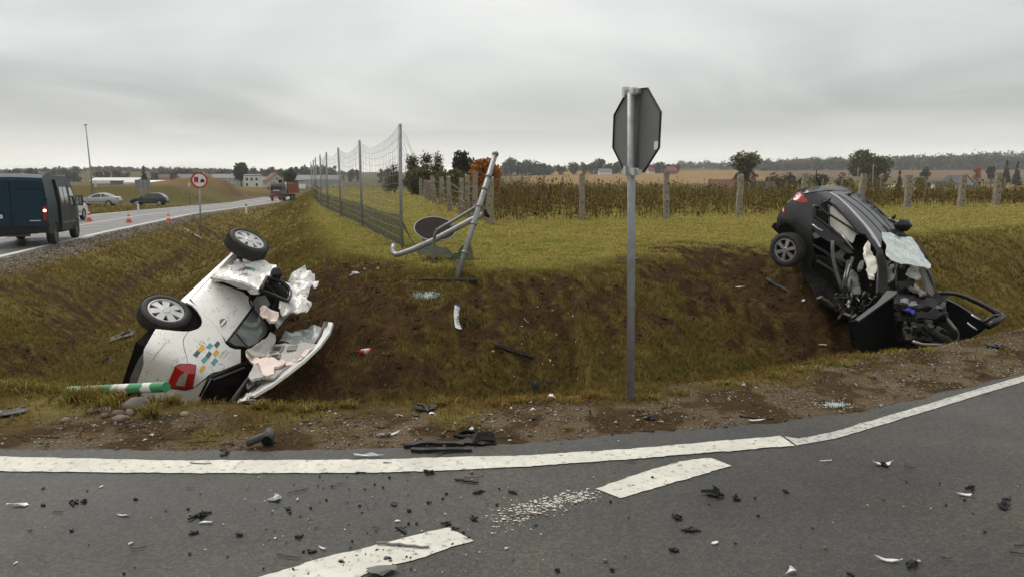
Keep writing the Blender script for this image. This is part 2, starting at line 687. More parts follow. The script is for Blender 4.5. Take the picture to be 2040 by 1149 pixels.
def z_far(x, y):
    r = np.hypot(x, y)
    az = x / np.maximum(y, 1)
    right = np.interp(r, [0, 55, 110, 220, 330, 450, 900, 1500, 3200], [0, 0, -1.4, -4.2, -5.2, -3.2, 7.5, 10, 4])
    left = np.interp(r, [0, 55, 110, 160, 300, 600, 900, 1500, 3200], [0, 0, -.2, -1.2, -3.0, -2.2, 1.2, 4.5, 2])
    w = sstep(-.22, -.02, az)
    z = right * w + left * (1 - w)
    return z + sstep(300, 900, r) * 2.2 * wob(x, y, 420, 8)


def hz(x, y):
    x = np.asarray(x, float); y = np.asarray(y, float)
    dR, dF, dM = signed(x, y)
    zm = z_main(y)
    zR = -softplus(dR, .06) * .68
    # the far bank with its torn, uneven face
    n1 = wob(x, y, 2.2, 16); n2 = wob(x, y, .55, 16, 20)
    face = sstep(-.3, .6, -dF) * sstep(5.5, 3.5, -dF)
    zF = .10 + z_far(x, y) - softplus(-dF, .28) * .52 + face * ((.06 * n1 + .05 * wob(x, y, 1.1, 20, 41) + .025 * n2))
    # gouge where the black car hangs over the crest
    zF = zF - .35 * np.exp(-(((x - 4.6) / 1.3) ** 2 + ((y - 15.2) / 1.0) ** 2))
    mface = sstep(.2, 1.0, dM)
    zM = zm - softplus(dM, .22) * .46 + mface * .05 * n1 * sstep(90, 30, y)
    # verge, lane and bank beyond the main road
    lx, _ = graph(MEDGE, y)
    db = np.minimum(y - 106, (lx - 10.0) - x)
    far_bank = np.clip(db * .36, 0, 2.5) * sstep(-200, -150, -np.abs(x))
    mound = 2.6 * np.exp(-(((x + 50) / 7.0) ** 2 + ((y - 146) / 9) ** 2)) + 1.6 * np.exp(-(((x + 62) / 9.0) ** 2 + ((y - 150) / 9) ** 2))
    zM = zM + np.where(dM < -9, far_bank + mound * sstep(0, 4, db), 0)
    lw = sstep(130, 260, y) * sstep(0, 10, -dM)
    zM = zM * (1 - lw) + (z_far(x, y) + .2) * lw
    bottom = np.minimum(-1.72, zm - 1.35) + .05 * n1
    z = smax(zR, zM, zF, bottom, k=.22)
    # pebbly micro relief of shoulders and turf
    small = .012 * n2 * sstep(.0, .5, dR) + .02 * n1 * sstep(0.5, 2, dF)
    return z + small * sstep(80, 40, np.hypot(x, y))


def on_ground(uv, lift=0.0):
    """Where picture rays meet the terrain."""
    D = rays(uv)
    ts = np.concatenate([np.linspace(2.5, 60, 700), np.geomspace(60.2, 2500, 500)])
    P = EYE + D[:, None, :] * ts[None, :, None]
    G = P[..., 2] - lift - hz(P[..., 0], P[..., 1])
    hit = G <= 0
    i = np.where(hit.any(1), hit.argmax(1), len(ts) - 1)
    i = np.clip(i, 1, None)
    lo, hi = ts[i - 1].copy(), ts[i].copy()
    for _ in range(20):
        m = (lo + hi) / 2
        q = EYE + D * m[:, None]
        b = q[:, 2] - lift - hz(q[:, 0], q[:, 1]) <= 0
        hi = np.where(b, m, hi); lo = np.where(b, lo, m)
    return EYE + D * hi[:, None]


def gp(u, v):
    return on_ground([(u, v)])[0]


def gz(x, y):
    return float(hz(np.array([x]), np.array([y]))[0])


# bare soil: torn-up patches of the banks, given by spots (x, y, radius, strength)
_spots = []
for u, v, r, s in [(600, 600, .9, 1), (640, 560, .7, .8), (640, 620, 1.0, 1), (700, 560, .7, .9), (720, 640, .9, .9), (680, 720, .9, 1), (620, 760, .9, 1), (760, 740, .7, .7), (800, 690, .6, .6), (850, 720, .5, .5), (900, 700, .5, .5), (880, 640, .5, .45),
                   (960, 640, .7, .7), (1000, 590, .6, .7), (1060, 600, .8, .8), (1140, 580, .7, .7), (1100, 640, .6, .5), (1180, 620, .7, .7), (1230, 600, .8, .8), (1340, 600, .7, .6), (1380, 570, .9, .9), (1440, 540, 1., 1), (1500, 560, 1., 1), (1490, 620, .8, .7), (1560, 590, 1., 1),
                   (1620, 640, 1., 1), (1660, 690, .8, 1), (1600, 690, .7, .7), (1440, 660, .6, .5), (1540, 650, .8, .8), (560, 790, .8, 1), (700, 780, .6, .7), (640, 680, .9, 1),
                   (60, 555, .9, .55), (100, 590, .9, .6), (170, 610, .6, .7), (200, 590, .5, .7), (140, 650, .5, .8), (230, 570, .4, .6), (270, 550, .4, .6), (430, 470, .8, .55), (390, 480, .7, .55), (40, 700, .5, .6), (60, 740, .5, .6)]:
    q = gp(u, v)
    _spots.append((q[0], q[1], r, s))
_track = [gp(u, v) for u, v in [(110, 700), (150, 660), (190, 615), (240, 575), (290, 545), (340, 520), (380, 500)]]


def mud_mask(x, y):
    m = np.zeros_like(x)
    for sx, sy, r, s in _spots:
        r2 = r * 1.25 * (1 + .05 * max(0, sy - 12))
        m = np.maximum(m, s * np.exp(-(((x - sx) ** 2 + (y - sy) ** 2) / r2 ** 2) ** 1.4))
    for a, b in zip(_track[:-1], _track[1:]):
        e = b[:2] - a[:2]
        h = np.clip(((x - a[0]) * e[0] + (y - a[1]) * e[1]) / (e @ e), 0, 1)
        d = np.hypot(x - a[0] - e[0] * h, y - a[1] - e[1] * h)
        m = np.maximum(m, .8 * np.exp(-(d / .28) ** 2))
    n = .5 + .5 * wob(x, y, .8, 16, 5)
    n3 = .5 + .5 * wob(x, y, .3, 16, 33)
    q = m * 1.1 + (.6 * (n - .5) + .7 * (n3 - .5)) * np.minimum(1, m * 3 + .22)
    return sstep(.10, .84, q)


# asphalt edge of the side road, and where its shoulder ends
ASPH = np.array([(-60, 4.28), (-3.04, 4.27), (-1.54, 4.25), (-.36, 4.31), (.3, 4.42), (.73, 4.55), (1.35, 4.66), (1.92, 4.83), (2.6, 5.1), (4.18, 6.0), (8, 8.45), (20, 16.0), (40, 29), (90, 63)], float)


def gravel_mask(x, y):
    dR, dF, dM = signed(x, y)
    a, c = graph(ASPH, x)
    dA = (y - a) * c
    n = .22 * wob(x, y, .9, 12, 9)
    width = np.interp(x, [-6, -1, 1, 3, 6], [.70, .75, .9, 1.25, 1.5])
    w = sstep(width + .12, width - .45, dA + n) * sstep(-.3, .0, dA) * sstep(1.2, .2, dR)
    lx, cc = graph(MEDGE, y)
    w2 = sstep(.35, -.25, dM + .5 * n) * sstep(-1.6, -1.3, dM)
    lane = sstep(12, 8, np.abs(y - 98)) * sstep(-44, -40, -np.abs(x + 72)) * (dM < -8.2)
    lane = np.maximum(lane, sstep(7, 5, np.abs(y - 92 + .12 * (x + 40))) * ((dM < -8) & (x > -46)))
    return np.maximum(np.maximum(w, w2), lane)


def gold_mask(x, y):
    """r: stubble gold, g: ploughed brown, b: reed brown"""
    r = np.hypot(x, y); az = x / np.maximum(y, 1)
    gold = sstep(420, 470, r) * sstep(880, 800, r) * sstep(-.03, .06, az + .00012 * (r - 500)) * sstep(.40, .30, az)
    gold = np.maximum(gold, sstep(330, 350, r) * sstep(480, 450, r) * sstep(.33, .36, az))
    brown = sstep(560, 600, r) * sstep(950, 900, r) * sstep(.3, .36, az)
    reed = sstep(112, 120, y) * sstep(230, 190, y) * sstep(-56, -62, x) * (.6 + .4 * wob(x, y, 9))
    md = np.exp(-(((x + 50) / 8.5) ** 2 + ((y - 146) / 11) ** 2) ** 2) + np.exp(-(((x + 64) / 10.0) ** 2 + ((y - 150) / 10) ** 2) ** 2)
    return gold, np.maximum(brown * .9, np.clip(md, 0, 1)), np.clip(reed, 0, 1)


def build_terrain():
    half = math.radians(43)
    fine = np.linspace(-half, half, 560)
    rest = np.linspace(half, 2 * math.pi - half, 70)[1:-1]
    th = np.concatenate([fine, rest])
    rr = np.concatenate([[.3, .8, 1.5, 2.2, 3.0, 3.6, 4.0], np.arange(4.2, 7.4, .05), np.arange(7.4, 20, .09), np.arange(20, 45, .35), np.geomspace(45, 160, 90), np.geomspace(165, 1600, 80)])
    X = (rr[:, None] * np.sin(th)[None]).ravel()
    Y = (rr[:, None] * np.cos(th)[None]).ravel()
    Z = hz(X, Y)
    # sunk a little under the carriageways, which are sheets of their own
    dR, dF, dM = signed(X, Y)
    a, c = graph(ASPH, X)
    Z = np.where((Y - a) * c < -.02, Z - .03, Z)
    Z = np.where((dM < -1.45) & (dM > -8.0) & (Y < 165), z_main(Y) - .04, Z)
    nr, nt = len(rr), len(th)
    i = np.arange(nr - 1)[:, None]; k = np.arange(nt)[None]
    k2 = (k + 1) % nt
    Fs = np.stack([i * nt + k, (i + 1) * nt + k, (i + 1) * nt + k2, i * nt + k2], -1).reshape(-1, 4)[:, ::-1]
    me = bulk_mesh("ground", np.stack([X, Y, Z], 1), Fs, 4)
    me.polygons.foreach_set("use_smooth", np.ones(len(me.polygons), bool))
    near = np.hypot(X, Y) < 120
    mud = np.zeros_like(X); mud[near] = mud_mask(X[near], Y[near])
    gr = gravel_mask(X, Y)
    pn = sstep(-.35, .45, wob(X, Y, .75, 18, 23) + .5 * wob(X, Y, .25, 16, 7))
    sh = (np.abs(dR) < 2.5) & (np.hypot(X, Y) < 40)
    mud = np.where(sh, np.maximum(mud, gr * (1 - pn) * .95), mud)
    gr = np.where(sh, gr * (.12 + .88 * pn), gr)
    at = me.color_attributes.new("zones", 'FLOAT_COLOR', 'POINT')
    slope = sstep(.1, .8, -dF) * (dR > .2) * (dM > -.2)
    lipm = sstep(-1.8, -1.0, dR) * sstep(.9, .2, dR) * sstep(9, 5, np.abs(X)) * (.55 + .35 * wob(X, Y, 1.1, 14, 44))
    mud = np.maximum(mud, np.clip(lipm, 0, .9))
    at.data.foreach_set("color", np.stack([mud, gr, slope, np.ones_like(mud)], 1).astype(np.float32).ravel())
    g, b, rd = gold_mask(X, Y)
    at = me.color_attributes.new("crops", 'FLOAT_COLOR', 'POINT')
    at.data.foreach_set("color", np.stack([g, b, rd, np.ones_like(mud)], 1).astype(np.float32).ravel())
    at = me.color_attributes.new("meadow", 'FLOAT_COLOR', 'POINT')
    md = np.clip(np.maximum(sstep(75, 130, np.hypot(X, Y)), (dM < -8.5) * sstep(30, 60, Y)), 0, 1)
    at.data.foreach_set("color", np.stack([md, md, md, np.ones_like(mud)], 1).astype(np.float32).ravel())
    o = bpy.data.objects.new("ground", me); COL.objects.link(o)
    o["kind"] = "structure"
    me.materials.append(ground_material())
    return o


def ground_material():
    m = bpy.data.materials.new("turf_and_soil"); m.use_nodes = True
    n, l = m.node_tree.nodes, m.node_tree.links
    b = n["Principled BSDF"]; b.inputs["Roughness"].default_value = .95; b.inputs["Specular IOR Level"].default_value = .04
    tc = n.new("ShaderNodeTexCoord")

    def noise(scale, det=5, rough=.6):
        t = n.new("ShaderNodeTexNoise"); t.inputs["Scale"].default_value = scale; t.inputs["Detail"].default_value = det; t.inputs["Roughness"].default_value = rough
        l.new(tc.outputs["Object"], t.inputs["Vector"]); return t.outputs[0]

    def ramp(src, stops):
        r = n.new("ShaderNodeValToRGB")
        r.color_ramp.elements[0].position, r.color_ramp.elements[0].color = stops[0][0], (*stops[0][1], 1)
        r.color_ramp.elements[1].position, r.color_ramp.elements[1].color = stops[-1][0], (*stops[-1][1], 1)
        for p, c in stops[1:-1]:
            e = r.color_ramp.elements.new(p); e.color = (*c, 1)
        l.new(src, r.inputs[0]); return r.outputs[0]

    def mix(fac, a, c):
        x = n.new("ShaderNodeMix"); x.data_type = 'RGBA'
        if hasattr(fac, "links") or hasattr(fac, "is_linked"):
            l.new(fac, x.inputs[0])
        else:
            x.inputs[0].default_value = fac
        for s, i in ((a, 6), (c, 7)):
            if isinstance(s, tuple): x.inputs[i].default_value = (*s, 1)
            else: l.new(s, x.inputs[i])
        return x.outputs[2]

    def attr(name):
        a = n.new("ShaderNodeAttribute"); a.attribute_name = name
        s = n.new("ShaderNodeSeparateColor"); l.new(a.outputs["Color"], s.inputs[0]); return s.outputs
    zo, cr = attr("zones"), attr("crops")
    turf_a = ramp(noise(.45, 6), [(.3, (.16, .125, .035)), (.5, (.21, .172, .045)), (.7, (.26, .20, .065))])
    turf_b = ramp(noise(9, 5), [(.35, (.12, .09, .028)), (.6, (.25, .20, .06))])
    turf = mix(.5, turf_a, turf_b)
    sl = ramp(noise(1.3, 6), [(.3, (.105, .072, .024)), (.5, (.165, .122, .034)), (.68, (.185, .150, .038))])
    sl = mix(.4, sl, ramp(noise(18, 4), [(.35, (.07, .045, .018)), (.65, (.21, .155, .048))]))
    c = mix(zo[2], turf, sl)
    soil = ramp(noise(3.2, 8, .65), [(.3, (.026, .0145, .008)), (.48, (.052, .030, .015)), (.62, (.084, .047, .021)), (.75, (.150, .070, .026))])
    soil = mix(.35, soil, ramp(noise(30, 4), [(.35, (.016, .010, .007)), (.65, (.085, .048, .024))]))
    c = mix(zo[0], c, soil)
    gra = ramp(noise(60, 4, .7), [(.36, (.035, .023, .014)), (.5, (.135, .098, .062)), (.64, (.30, .24, .17))])
    gra = mix(.38, gra, ramp(noise(2.2, 7, .65), [(.35, (.060, .038, .022)), (.5, (.12, .085, .052)), (.66, (.19, .15, .105))]))
    c = mix(zo[1], c, gra)
    c = mix(attr("meadow")[0], c, ramp(noise(.03, 6), [(.3, (.062, .056, .021)), (.55, (.095, .080, .028)), (.7, (.125, .092, .036))]))
    c = mix(cr[0], c, ramp(noise(.02, 4), [(.3, (.19, .118, .042)), (.7, (.26, .165, .058))]))
    c = mix(cr[1], c, ramp(noise(.25, 5), [(.3, (.10, .065, .035)), (.7, (.17, .105, .055))]))
    c = mix(cr[2], c, ramp(noise(.5, 5), [(.3, (.13, .075, .030)), (.7, (.23, .135, .05))]))
    l.new(c, b.inputs["Base Color"])
    bp = n.new("ShaderNodeBump"); bp.inputs["Strength"].default_value = .8; bp.inputs["Distance"].default_value = .03
    hs = n.new("ShaderNodeMath"); hs.operation = 'ADD'
    l.new(noise(22, 7, .7), hs.inputs[0]); l.new(noise(90, 3), hs.inputs[1])
    l.new(hs.outputs[0], bp.inputs["Height"]); l.new(bp.outputs[0], b.inputs["Normal"])
    return m


ground = build_terrain()

# ------------------------------------------------------------------ thin haze over the fields
hm = bpy.data.materials.new("haze"); hm.use_nodes = True
hn = hm.node_tree.nodes; hn.remove(hn["Principled BSDF"])
hv = hn.new("ShaderNodeVolumePrincipled"); hv.inputs["Color"].default_value = (.93, .95, .96, 1); hv.inputs["Density"].default_value = .00026
hm.node_tree.links.new(hv.outputs[0], hn["Material Output"].inputs["Volume"])
haze = mk("haze", box((0, 0, 24), (3400, 3400, 72)), hm)
haze["kind"] = "stuff"

# ------------------------------------------------------------------ carriageways
def asphalt_material(name, base, rough_lo, rough_hi):
    m = bpy.data.materials.new(name); m.use_nodes = True
    n, l = m.node_tree.nodes, m.node_tree.links
    b = n["Principled BSDF"]; b.inputs["Specular IOR Level"].default_value = .36
    tc = n.new("ShaderNodeTexCoord")

    def noise(scale, det=4, rough=.6):
        t = n.new("ShaderNodeTexNoise"); t.inputs["Scale"].default_value = scale; t.inputs["Detail"].default_value = det; t.inputs["Roughness"].default_value = rough
        l.new(tc.outputs["Object"], t.inputs["Vector"]); return t.outputs[0]

    def ramp(src, a, c0, d, c1):
        r = n.new("ShaderNodeValToRGB")
        r.color_ramp.elements[0].position, r.color_ramp.elements[0].color = a, (*c0, 1)
        r.color_ramp.elements[1].position, r.color_ramp.elements[1].color = d, (*c1, 1)
        l.new(src, r.inputs[0]); return r.outputs[0]
    def mul(a, c, f=1.0, mode='MULTIPLY'):
        x = n.new("ShaderNodeMix"); x.data_type = 'RGBA'; x.blend_type = mode; x.inputs[0].default_value = f
        l.new(a, x.inputs[6]); l.new(c, x.inputs[7]); return x.outputs[2]
    c = ramp(noise(1.1, 5), .3, tuple(k * .78 for k in base), .7, tuple(k * 1.22 for k in base))
    v = n.new("ShaderNodeTexVoronoi"); v.inputs["Scale"].default_value = 85; v.inputs["Randomness"].default_value = 1
    l.new(tc.outputs["Object"], v.inputs["Vector"])
    sv = n.new("ShaderNodeSeparateColor"); l.new(v.outputs["Color"], sv.inputs[0])
    stones = ramp(sv.outputs[0], .35, (.66, .66, .66), 1.0, (1.9, 1.88, 1.82))
    c = mul(c, stones, .7)
    fine = ramp(noise(170, 3, .75), .36, (.45, .45, .45), .66, (1.6, 1.58, 1.52))
    c = mul(c, fine, .6)
    c = mul(c, ramp(noise(.35, 5, .6), .32, (.80, .80, .81), .66, (1.14, 1.13, 1.10)), 1.0)
    # tan dust and brown tyre-carried soil in broad patches
    dust = ramp(noise(.7, 6, .65), .52, (1, 1, 1), .74, (1.35, 1.18, .98))
    c = mul(c, dust, .8)
    # hairline cracks
    l.new(c, b.inputs["Base Color"])
    rr = n.new("ShaderNodeMapRange"); rr.inputs["From Min"].default_value = .35; rr.inputs["From Max"].default_value = .65
    rr.inputs["To Min"].default_value = rough_lo; rr.inputs["To Max"].default_value = rough_hi
    l.new(noise(.8, 5), rr.inputs["Value"]); l.new(rr.outputs[0], b.inputs["Roughness"])
    bp = n.new("ShaderNodeBump"); bp.inputs["Strength"].default_value = .55; bp.inputs["Distance"].default_value = .004
    ad = n.new("ShaderNodeMath"); ad.operation = 'ADD'
    l.new(v.outputs["Distance"], ad.inputs[0]); l.new(noise(240, 2), ad.inputs[1])
    l.new(ad.outputs[0], bp.inputs["Height"]); l.new(bp.outputs[0], b.inputs["Normal"])
    return m


M_ASPH = asphalt_material("wet_asphalt", (.040, .0375, .0325), .45, .62)
M_ASPH2 = asphalt_material("main_road_asphalt", (.085, .084, .081), .30, .5)


def strip(left, right, name, material, kind="structure", thick=None):
    """A ribbon between two edge lines (lists of 3D points of equal length)."""
    L, R_ = np.asarray(left, float), np.asarray(right, float)
    n = len(L)
    V = np.empty((2 * n, 3)); V[0::2] = L; V[1::2] = R_
    Fc = [(2 * i, 2 * i + 1, 2 * i + 3, 2 * i + 2) for i in range(n - 1)]
    o = mk(name, (V, Fc), material)
    if kind: o["kind"] = kind
    return o


xs = np.concatenate([np.linspace(-60, -5, 12), np.arange(-4.8, 8, .06), np.linspace(8.5, 90, 30)])
ya = np.interp(xs, ASPH[:, 0], ASPH[:, 1]) + .018 * wob(xs, xs * 0, .5, 12) + .012 * wob(xs, xs * 0, .17, 12, 30)
yb = np.interp(xs, [-60, 0, 3, 12, 90], [-40, -8, -6.5, -2, 50]) - np.where(xs > 12, 0, 0)
strip(np.stack([xs, ya, xs * 0], 1), np.stack([xs, np.minimum(yb, ya - 5), xs * 0], 1), "side_road", M_ASPH)

ym = np.concatenate([np.linspace(-40, 10, 10), np.linspace(12, 170, 120)])
mx = np.interp(ym, MEDGE[:, 0], MEDGE[:, 1])
def main_line(off):
    """Points of the main road OFF metres left of its shoulder's outer edge."""
    return np.stack([mx - off, ym, z_main(ym)], 1)
strip(main_line(1.25), main_line(8.6), "main_road", M_ASPH2)


def paint_material(name, base, wear, scale):
    m = bpy.data.materials.new(name); m.use_nodes = True
    n, l = m.node_tree.nodes, m.node_tree.links
    b = n["Principled BSDF"]; b.inputs["Roughness"].default_value = .62
    tc = n.new("ShaderNodeTexCoord")
    t = n.new("ShaderNodeTexNoise"); t.inputs["Scale"].default_value = scale; t.inputs["Detail"].default_value = 8; t.inputs["Roughness"].default_value = .7
    l.new(tc.outputs["Object"], t.inputs["Vector"])
    r = n.new("ShaderNodeValToRGB")
    r.color_ramp.elements[0].position = wear; r.color_ramp.elements[0].color = (.20, .19, .165, 1)
    r.color_ramp.elements[1].position = wear + .10; r.color_ramp.elements[1].color = (*base, 1)
    e = r.color_ramp.elements.new(wear + .05); e.color = tuple(k * .72 for k in base) + (1,)
    l.new(t.outputs[0], r.inputs[0])
    # grime and fine cracks in the thick paint
    v = n.new("ShaderNodeTexVoronoi"); v.feature = 'DISTANCE_TO_EDGE'; v.inputs["Scale"].default_value = 9
    t3 = n.new("ShaderNodeTexNoise"); t3.inputs["Scale"].default_value = 5; t3.inputs["Detail"].default_value = 4
    l.new(tc.outputs["Object"], t3.inputs["Vector"])
    ws = n.new("ShaderNodeMix"); ws.data_type = 'VECTOR'; ws.inputs[0].default_value = .12
    l.new(tc.outputs["Object"], ws.inputs[4]); l.new(t3.outputs["Color"], ws.inputs[5])
    l.new(ws.outputs[1], v.inputs["Vector"])
    cr = n.new("ShaderNodeMapRange"); cr.inputs["From Min"].default_value = .0; cr.inputs["From Max"].default_value = .014; cr.inputs["To Min"].default_value = .62
    l.new(v.outputs["Distance"], cr.inputs["Value"])
    t2 = n.new("ShaderNodeTexNoise"); t2.inputs["Scale"].default_value = 3.2; t2.inputs["Detail"].default_value = 7; t2.inputs["Roughness"].default_value = .65
    l.new(tc.outputs["Object"], t2.inputs["Vector"])
    msk = n.new("ShaderNodeMapRange"); msk.inputs["From Min"].default_value = .50; msk.inputs["From Max"].default_value = .62
    l.new(t2.outputs[0], msk.inputs["Value"])
    cm = n.new("ShaderNodeMath"); cm.operation = 'MAXIMUM'
    inv = n.new("ShaderNodeMath"); inv.operation = 'SUBTRACT'; inv.inputs[0].default_value = 1.0
    l.new(msk.outputs[0], inv.inputs[1]); l.new(inv.outputs[0], cm.inputs[0]); l.new(cr.outputs[0], cm.inputs[1])
    g = n.new("ShaderNodeMapRange"); g.inputs["From Min"].default_value = .3; g.inputs["From Max"].default_value = .7; g.inputs["To Min"].default_value = .72; g.inputs["To Max"].default_value = 1.04
    l.new(t2.outputs[0], g.inputs["Value"])
    mm = n.new("ShaderNodeMath"); mm.operation = 'MULTIPLY'; l.new(cm.outputs[0], mm.inputs[0]); l.new(g.outputs[0], mm.inputs[1])
    x = n.new("ShaderNodeMix"); x.data_type = 'RGBA'; x.blend_type = 'MULTIPLY'; x.inputs[0].default_value = 1
    l.new(r.outputs[0], x.inputs[6]); l.new(mm.outputs[0], x.inputs[7]); l.new(x.outputs[2], b.inputs["Base Color"])
    bp = n.new("ShaderNodeBump"); bp.inputs["Strength"].default_value = .5; bp.inputs["Distance"].default_value = .004
    l.new(t.outputs[0], bp.inputs["Height"]); l.new(bp.outputs[0], b.inputs["Normal"])
    return m


M_PAINT = paint_material("road_paint", (.63, .61, .53), .36, 22)
M_PAINT2 = paint_material("thin_road_paint", (.50, .49, .445), .40, 30)
M_PAINT3 = paint_material("main_road_paint", (.56, .555, .53), .22, 8)


def ribbon_px(top, bot, z, step=.03, jit=.006):
    """Edges of a painted line from picture points on the flat road."""
    def line(p):
        D = rays(p)
        return dense((EYE + D * ((z - CAM_H) / D[:, 2])[:, None]), 99, closed=False)
    T, B = line(top), line(bot)
    def resample(P, n):
        s = np.concatenate([[0], np.cumsum(np.linalg.norm(np.diff(P, axis=0), axis=1))])
        q = np.linspace(0, s[-1], n)
        return np.stack([np.interp(q, s, P[:, i]) for i in range(3)], 1)
    L = np.linalg.norm(np.diff(T, axis=0), axis=1).sum()
    n = max(4, int(L / step))
    T, B = resample(T, n), resample(B, n)
    d = (T - B) / np.linalg.norm(T - B, axis=1)[:, None]
    T = T + d * (rng.normal(0, jit * .5, (n, 1)) + .003 * wob(T[:, :1], T[:, 1:2], .22, 8)); B = B - d * (rng.normal(0, jit * .5, (n, 1)) + .003 * wob(B[:, :1], B[:, 1:2], .22, 8, 11))
    return T, B


T, B = ribbon_px([(-900, 893), (-300, 901), (0, 908), (340, 916), (560, 915), (760, 914), (900, 909), (1050, 906), (1250, 893), (1400, 880), (1555, 867)],
                 [(-900, 923), (-300, 931), (0, 937), (340, 941), (560, 941), (760, 940), (900, 935), (1050, 928), (1250, 914), (1400, 901), (1584, 887)], .005)
strip(T, B, "edge_line", M_PAINT)
T, B = ribbon_px([(1562, 868), (1590, 873), (1660, 859), (1750, 832), (1850, 803), (1950, 773), (2040, 747), (2300, 676)],
                 [(1587, 886), (1600, 884), (1670, 871), (1760, 844), (1860, 814), (1960, 783), (2040, 759), (2300, 687)], .004, jit=.003)
strip(T, B, "edge_line", M_PAINT2)
T, B = ribbon_px([(1187, 972), (1230, 957), (1300, 933), (1350, 919), (1402, 911), (1420, 912)], [(1236, 991), (1280, 978), (1350, 958), (1400, 943), (1440, 931), (1458, 927)], .004)
strip(T, B, "lane_dash", M_PAINT)
T, B = ribbon_px([(300, 1200), (540, 1142), (640, 1110), (720, 1092), (800, 1071), (850, 1058), (895, 1050)], [(430, 1236), (640, 1180), (735, 1140), (800, 1120), (850, 1106), (900, 1088), (944, 1076)], .004)
strip(T, B, "lane_dash", M_PAINT)

for off, w in ((1.55, .24), (4.6, .16), (8.1, .20)):
    a, b_ = main_line(off), main_line(off + w)
    a[:, 2] += .006; b_[:, 2] += .006
    strip(a, b_, "main_road_line", M_PAINT3)

# crumbled remains of one dash: flakes of paint
def paint_flakes():
    pts, tr = [], []
    for _ in range(520):
        k = rng.uniform() ** .8
        c = np.array([(975, 1040)], float) * (1 - k) + np.array([(1178, 984)], float) * k
        c[0, 1] += rng.normal(0, 7 * (1.1 - .5 * k)) + rng.choice([-11, -4, 8]) * (1.1 - .5 * k); c[0, 0] += rng.normal(0, 14)
        D = rays(c); p = (EYE + D * ((.004 - CAM_H) / D[:, 2])[:, None])[0]
        r = abs(rng.normal(.0006, .0026)) + .0011
        n = rng.integers(4, 7); a0 = rng.uniform(0, 6.28)
        base = len(pts); zf = rng.uniform(.002, .007)
        for q in range(n):
            a = a0 + q * 6.283 / n
            s = r * rng.uniform(.5, 1.4)
            pts.append((p[0] + s * math.cos(a) * 1.7, p[1] + s * math.sin(a), zf))
        tr.append(tuple(range(base, base + n)))
    o = mk("paint_flakes", (pts, tr), mat("flaked_paint", (.56, .545, .48), .7))
    o["kind"] = "stuff"
paint_flakes()

# ================================================================== grass, weeds, stones, trees
M_BLADE = blade_mat("grass_blades")
M_LEAF = blade_mat("leaves")


def attr_mesh(name, V, Fs, nper, tint, material, kind="stuff"):
    me = bulk_mesh(name, V, Fs, nper)
    at = me.color_attributes.new("tint", 'FLOAT_COLOR', 'POINT')
    c = np.ones((len(V), 4), np.float32); c[:, :3] = tint
    at.data.foreach_set("color", c.ravel())
    me.materials.append(material)
    o = bpy.data.objects.new(name, me); COL.objects.link(o)
    o["kind"] = kind
    return o


GREEN = np.array([.14, .165, .030]); OLIVE = np.array([.222, .205, .056]); STRAW = np.array([.37, .27, .10]); RUST = np.array([.19, .095, .030]); DARK = np.array([.085, .072, .024])


def blades(x, y, h, w, cols, lean, lie=0.0):
    """Bent three-triangle blades."""
    n = len(x)
    z = hz(x, y) - .004
    a = rng.uniform(0, 2 * math.pi, n)
    L = lean * rng.uniform(.3, 1.3, n)
    dx, dy = np.cos(a), np.sin(a)
    px, py = -dy, dx
    b = np.stack([x, y, z], 1)
    side = np.stack([px * w, py * w, np.zeros(n)], 1)
    mid = b + np.stack([dx * h * L * .35, dy * h * L * .35, h * .62], 1)
    tip = b + np.stack([dx * h * L, dy * h * L, h * np.maximum(.45, 1 - .25 * L)], 1)
    V = np.stack([b - side, b + side, mid + side * .75, mid - side * .75, tip], 1).reshape(-1, 3)
    i = np.arange(n)[:, None] * 5
    Fs = np.concatenate([i + [[0, 1, 2]], i + [[0, 2, 3]], i + [[3, 2, 4]]], 1).reshape(-1, 3)
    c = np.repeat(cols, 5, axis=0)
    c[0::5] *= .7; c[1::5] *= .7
    return V, Fs, c


def polar(n, r0, r1, half=42):
    r = np.sqrt(rng.uniform(r0 * r0, r1 * r1, n))
    t = rng.uniform(-math.radians(half), math.radians(half), n)
    return r * np.sin(t), r * np.cos(t)


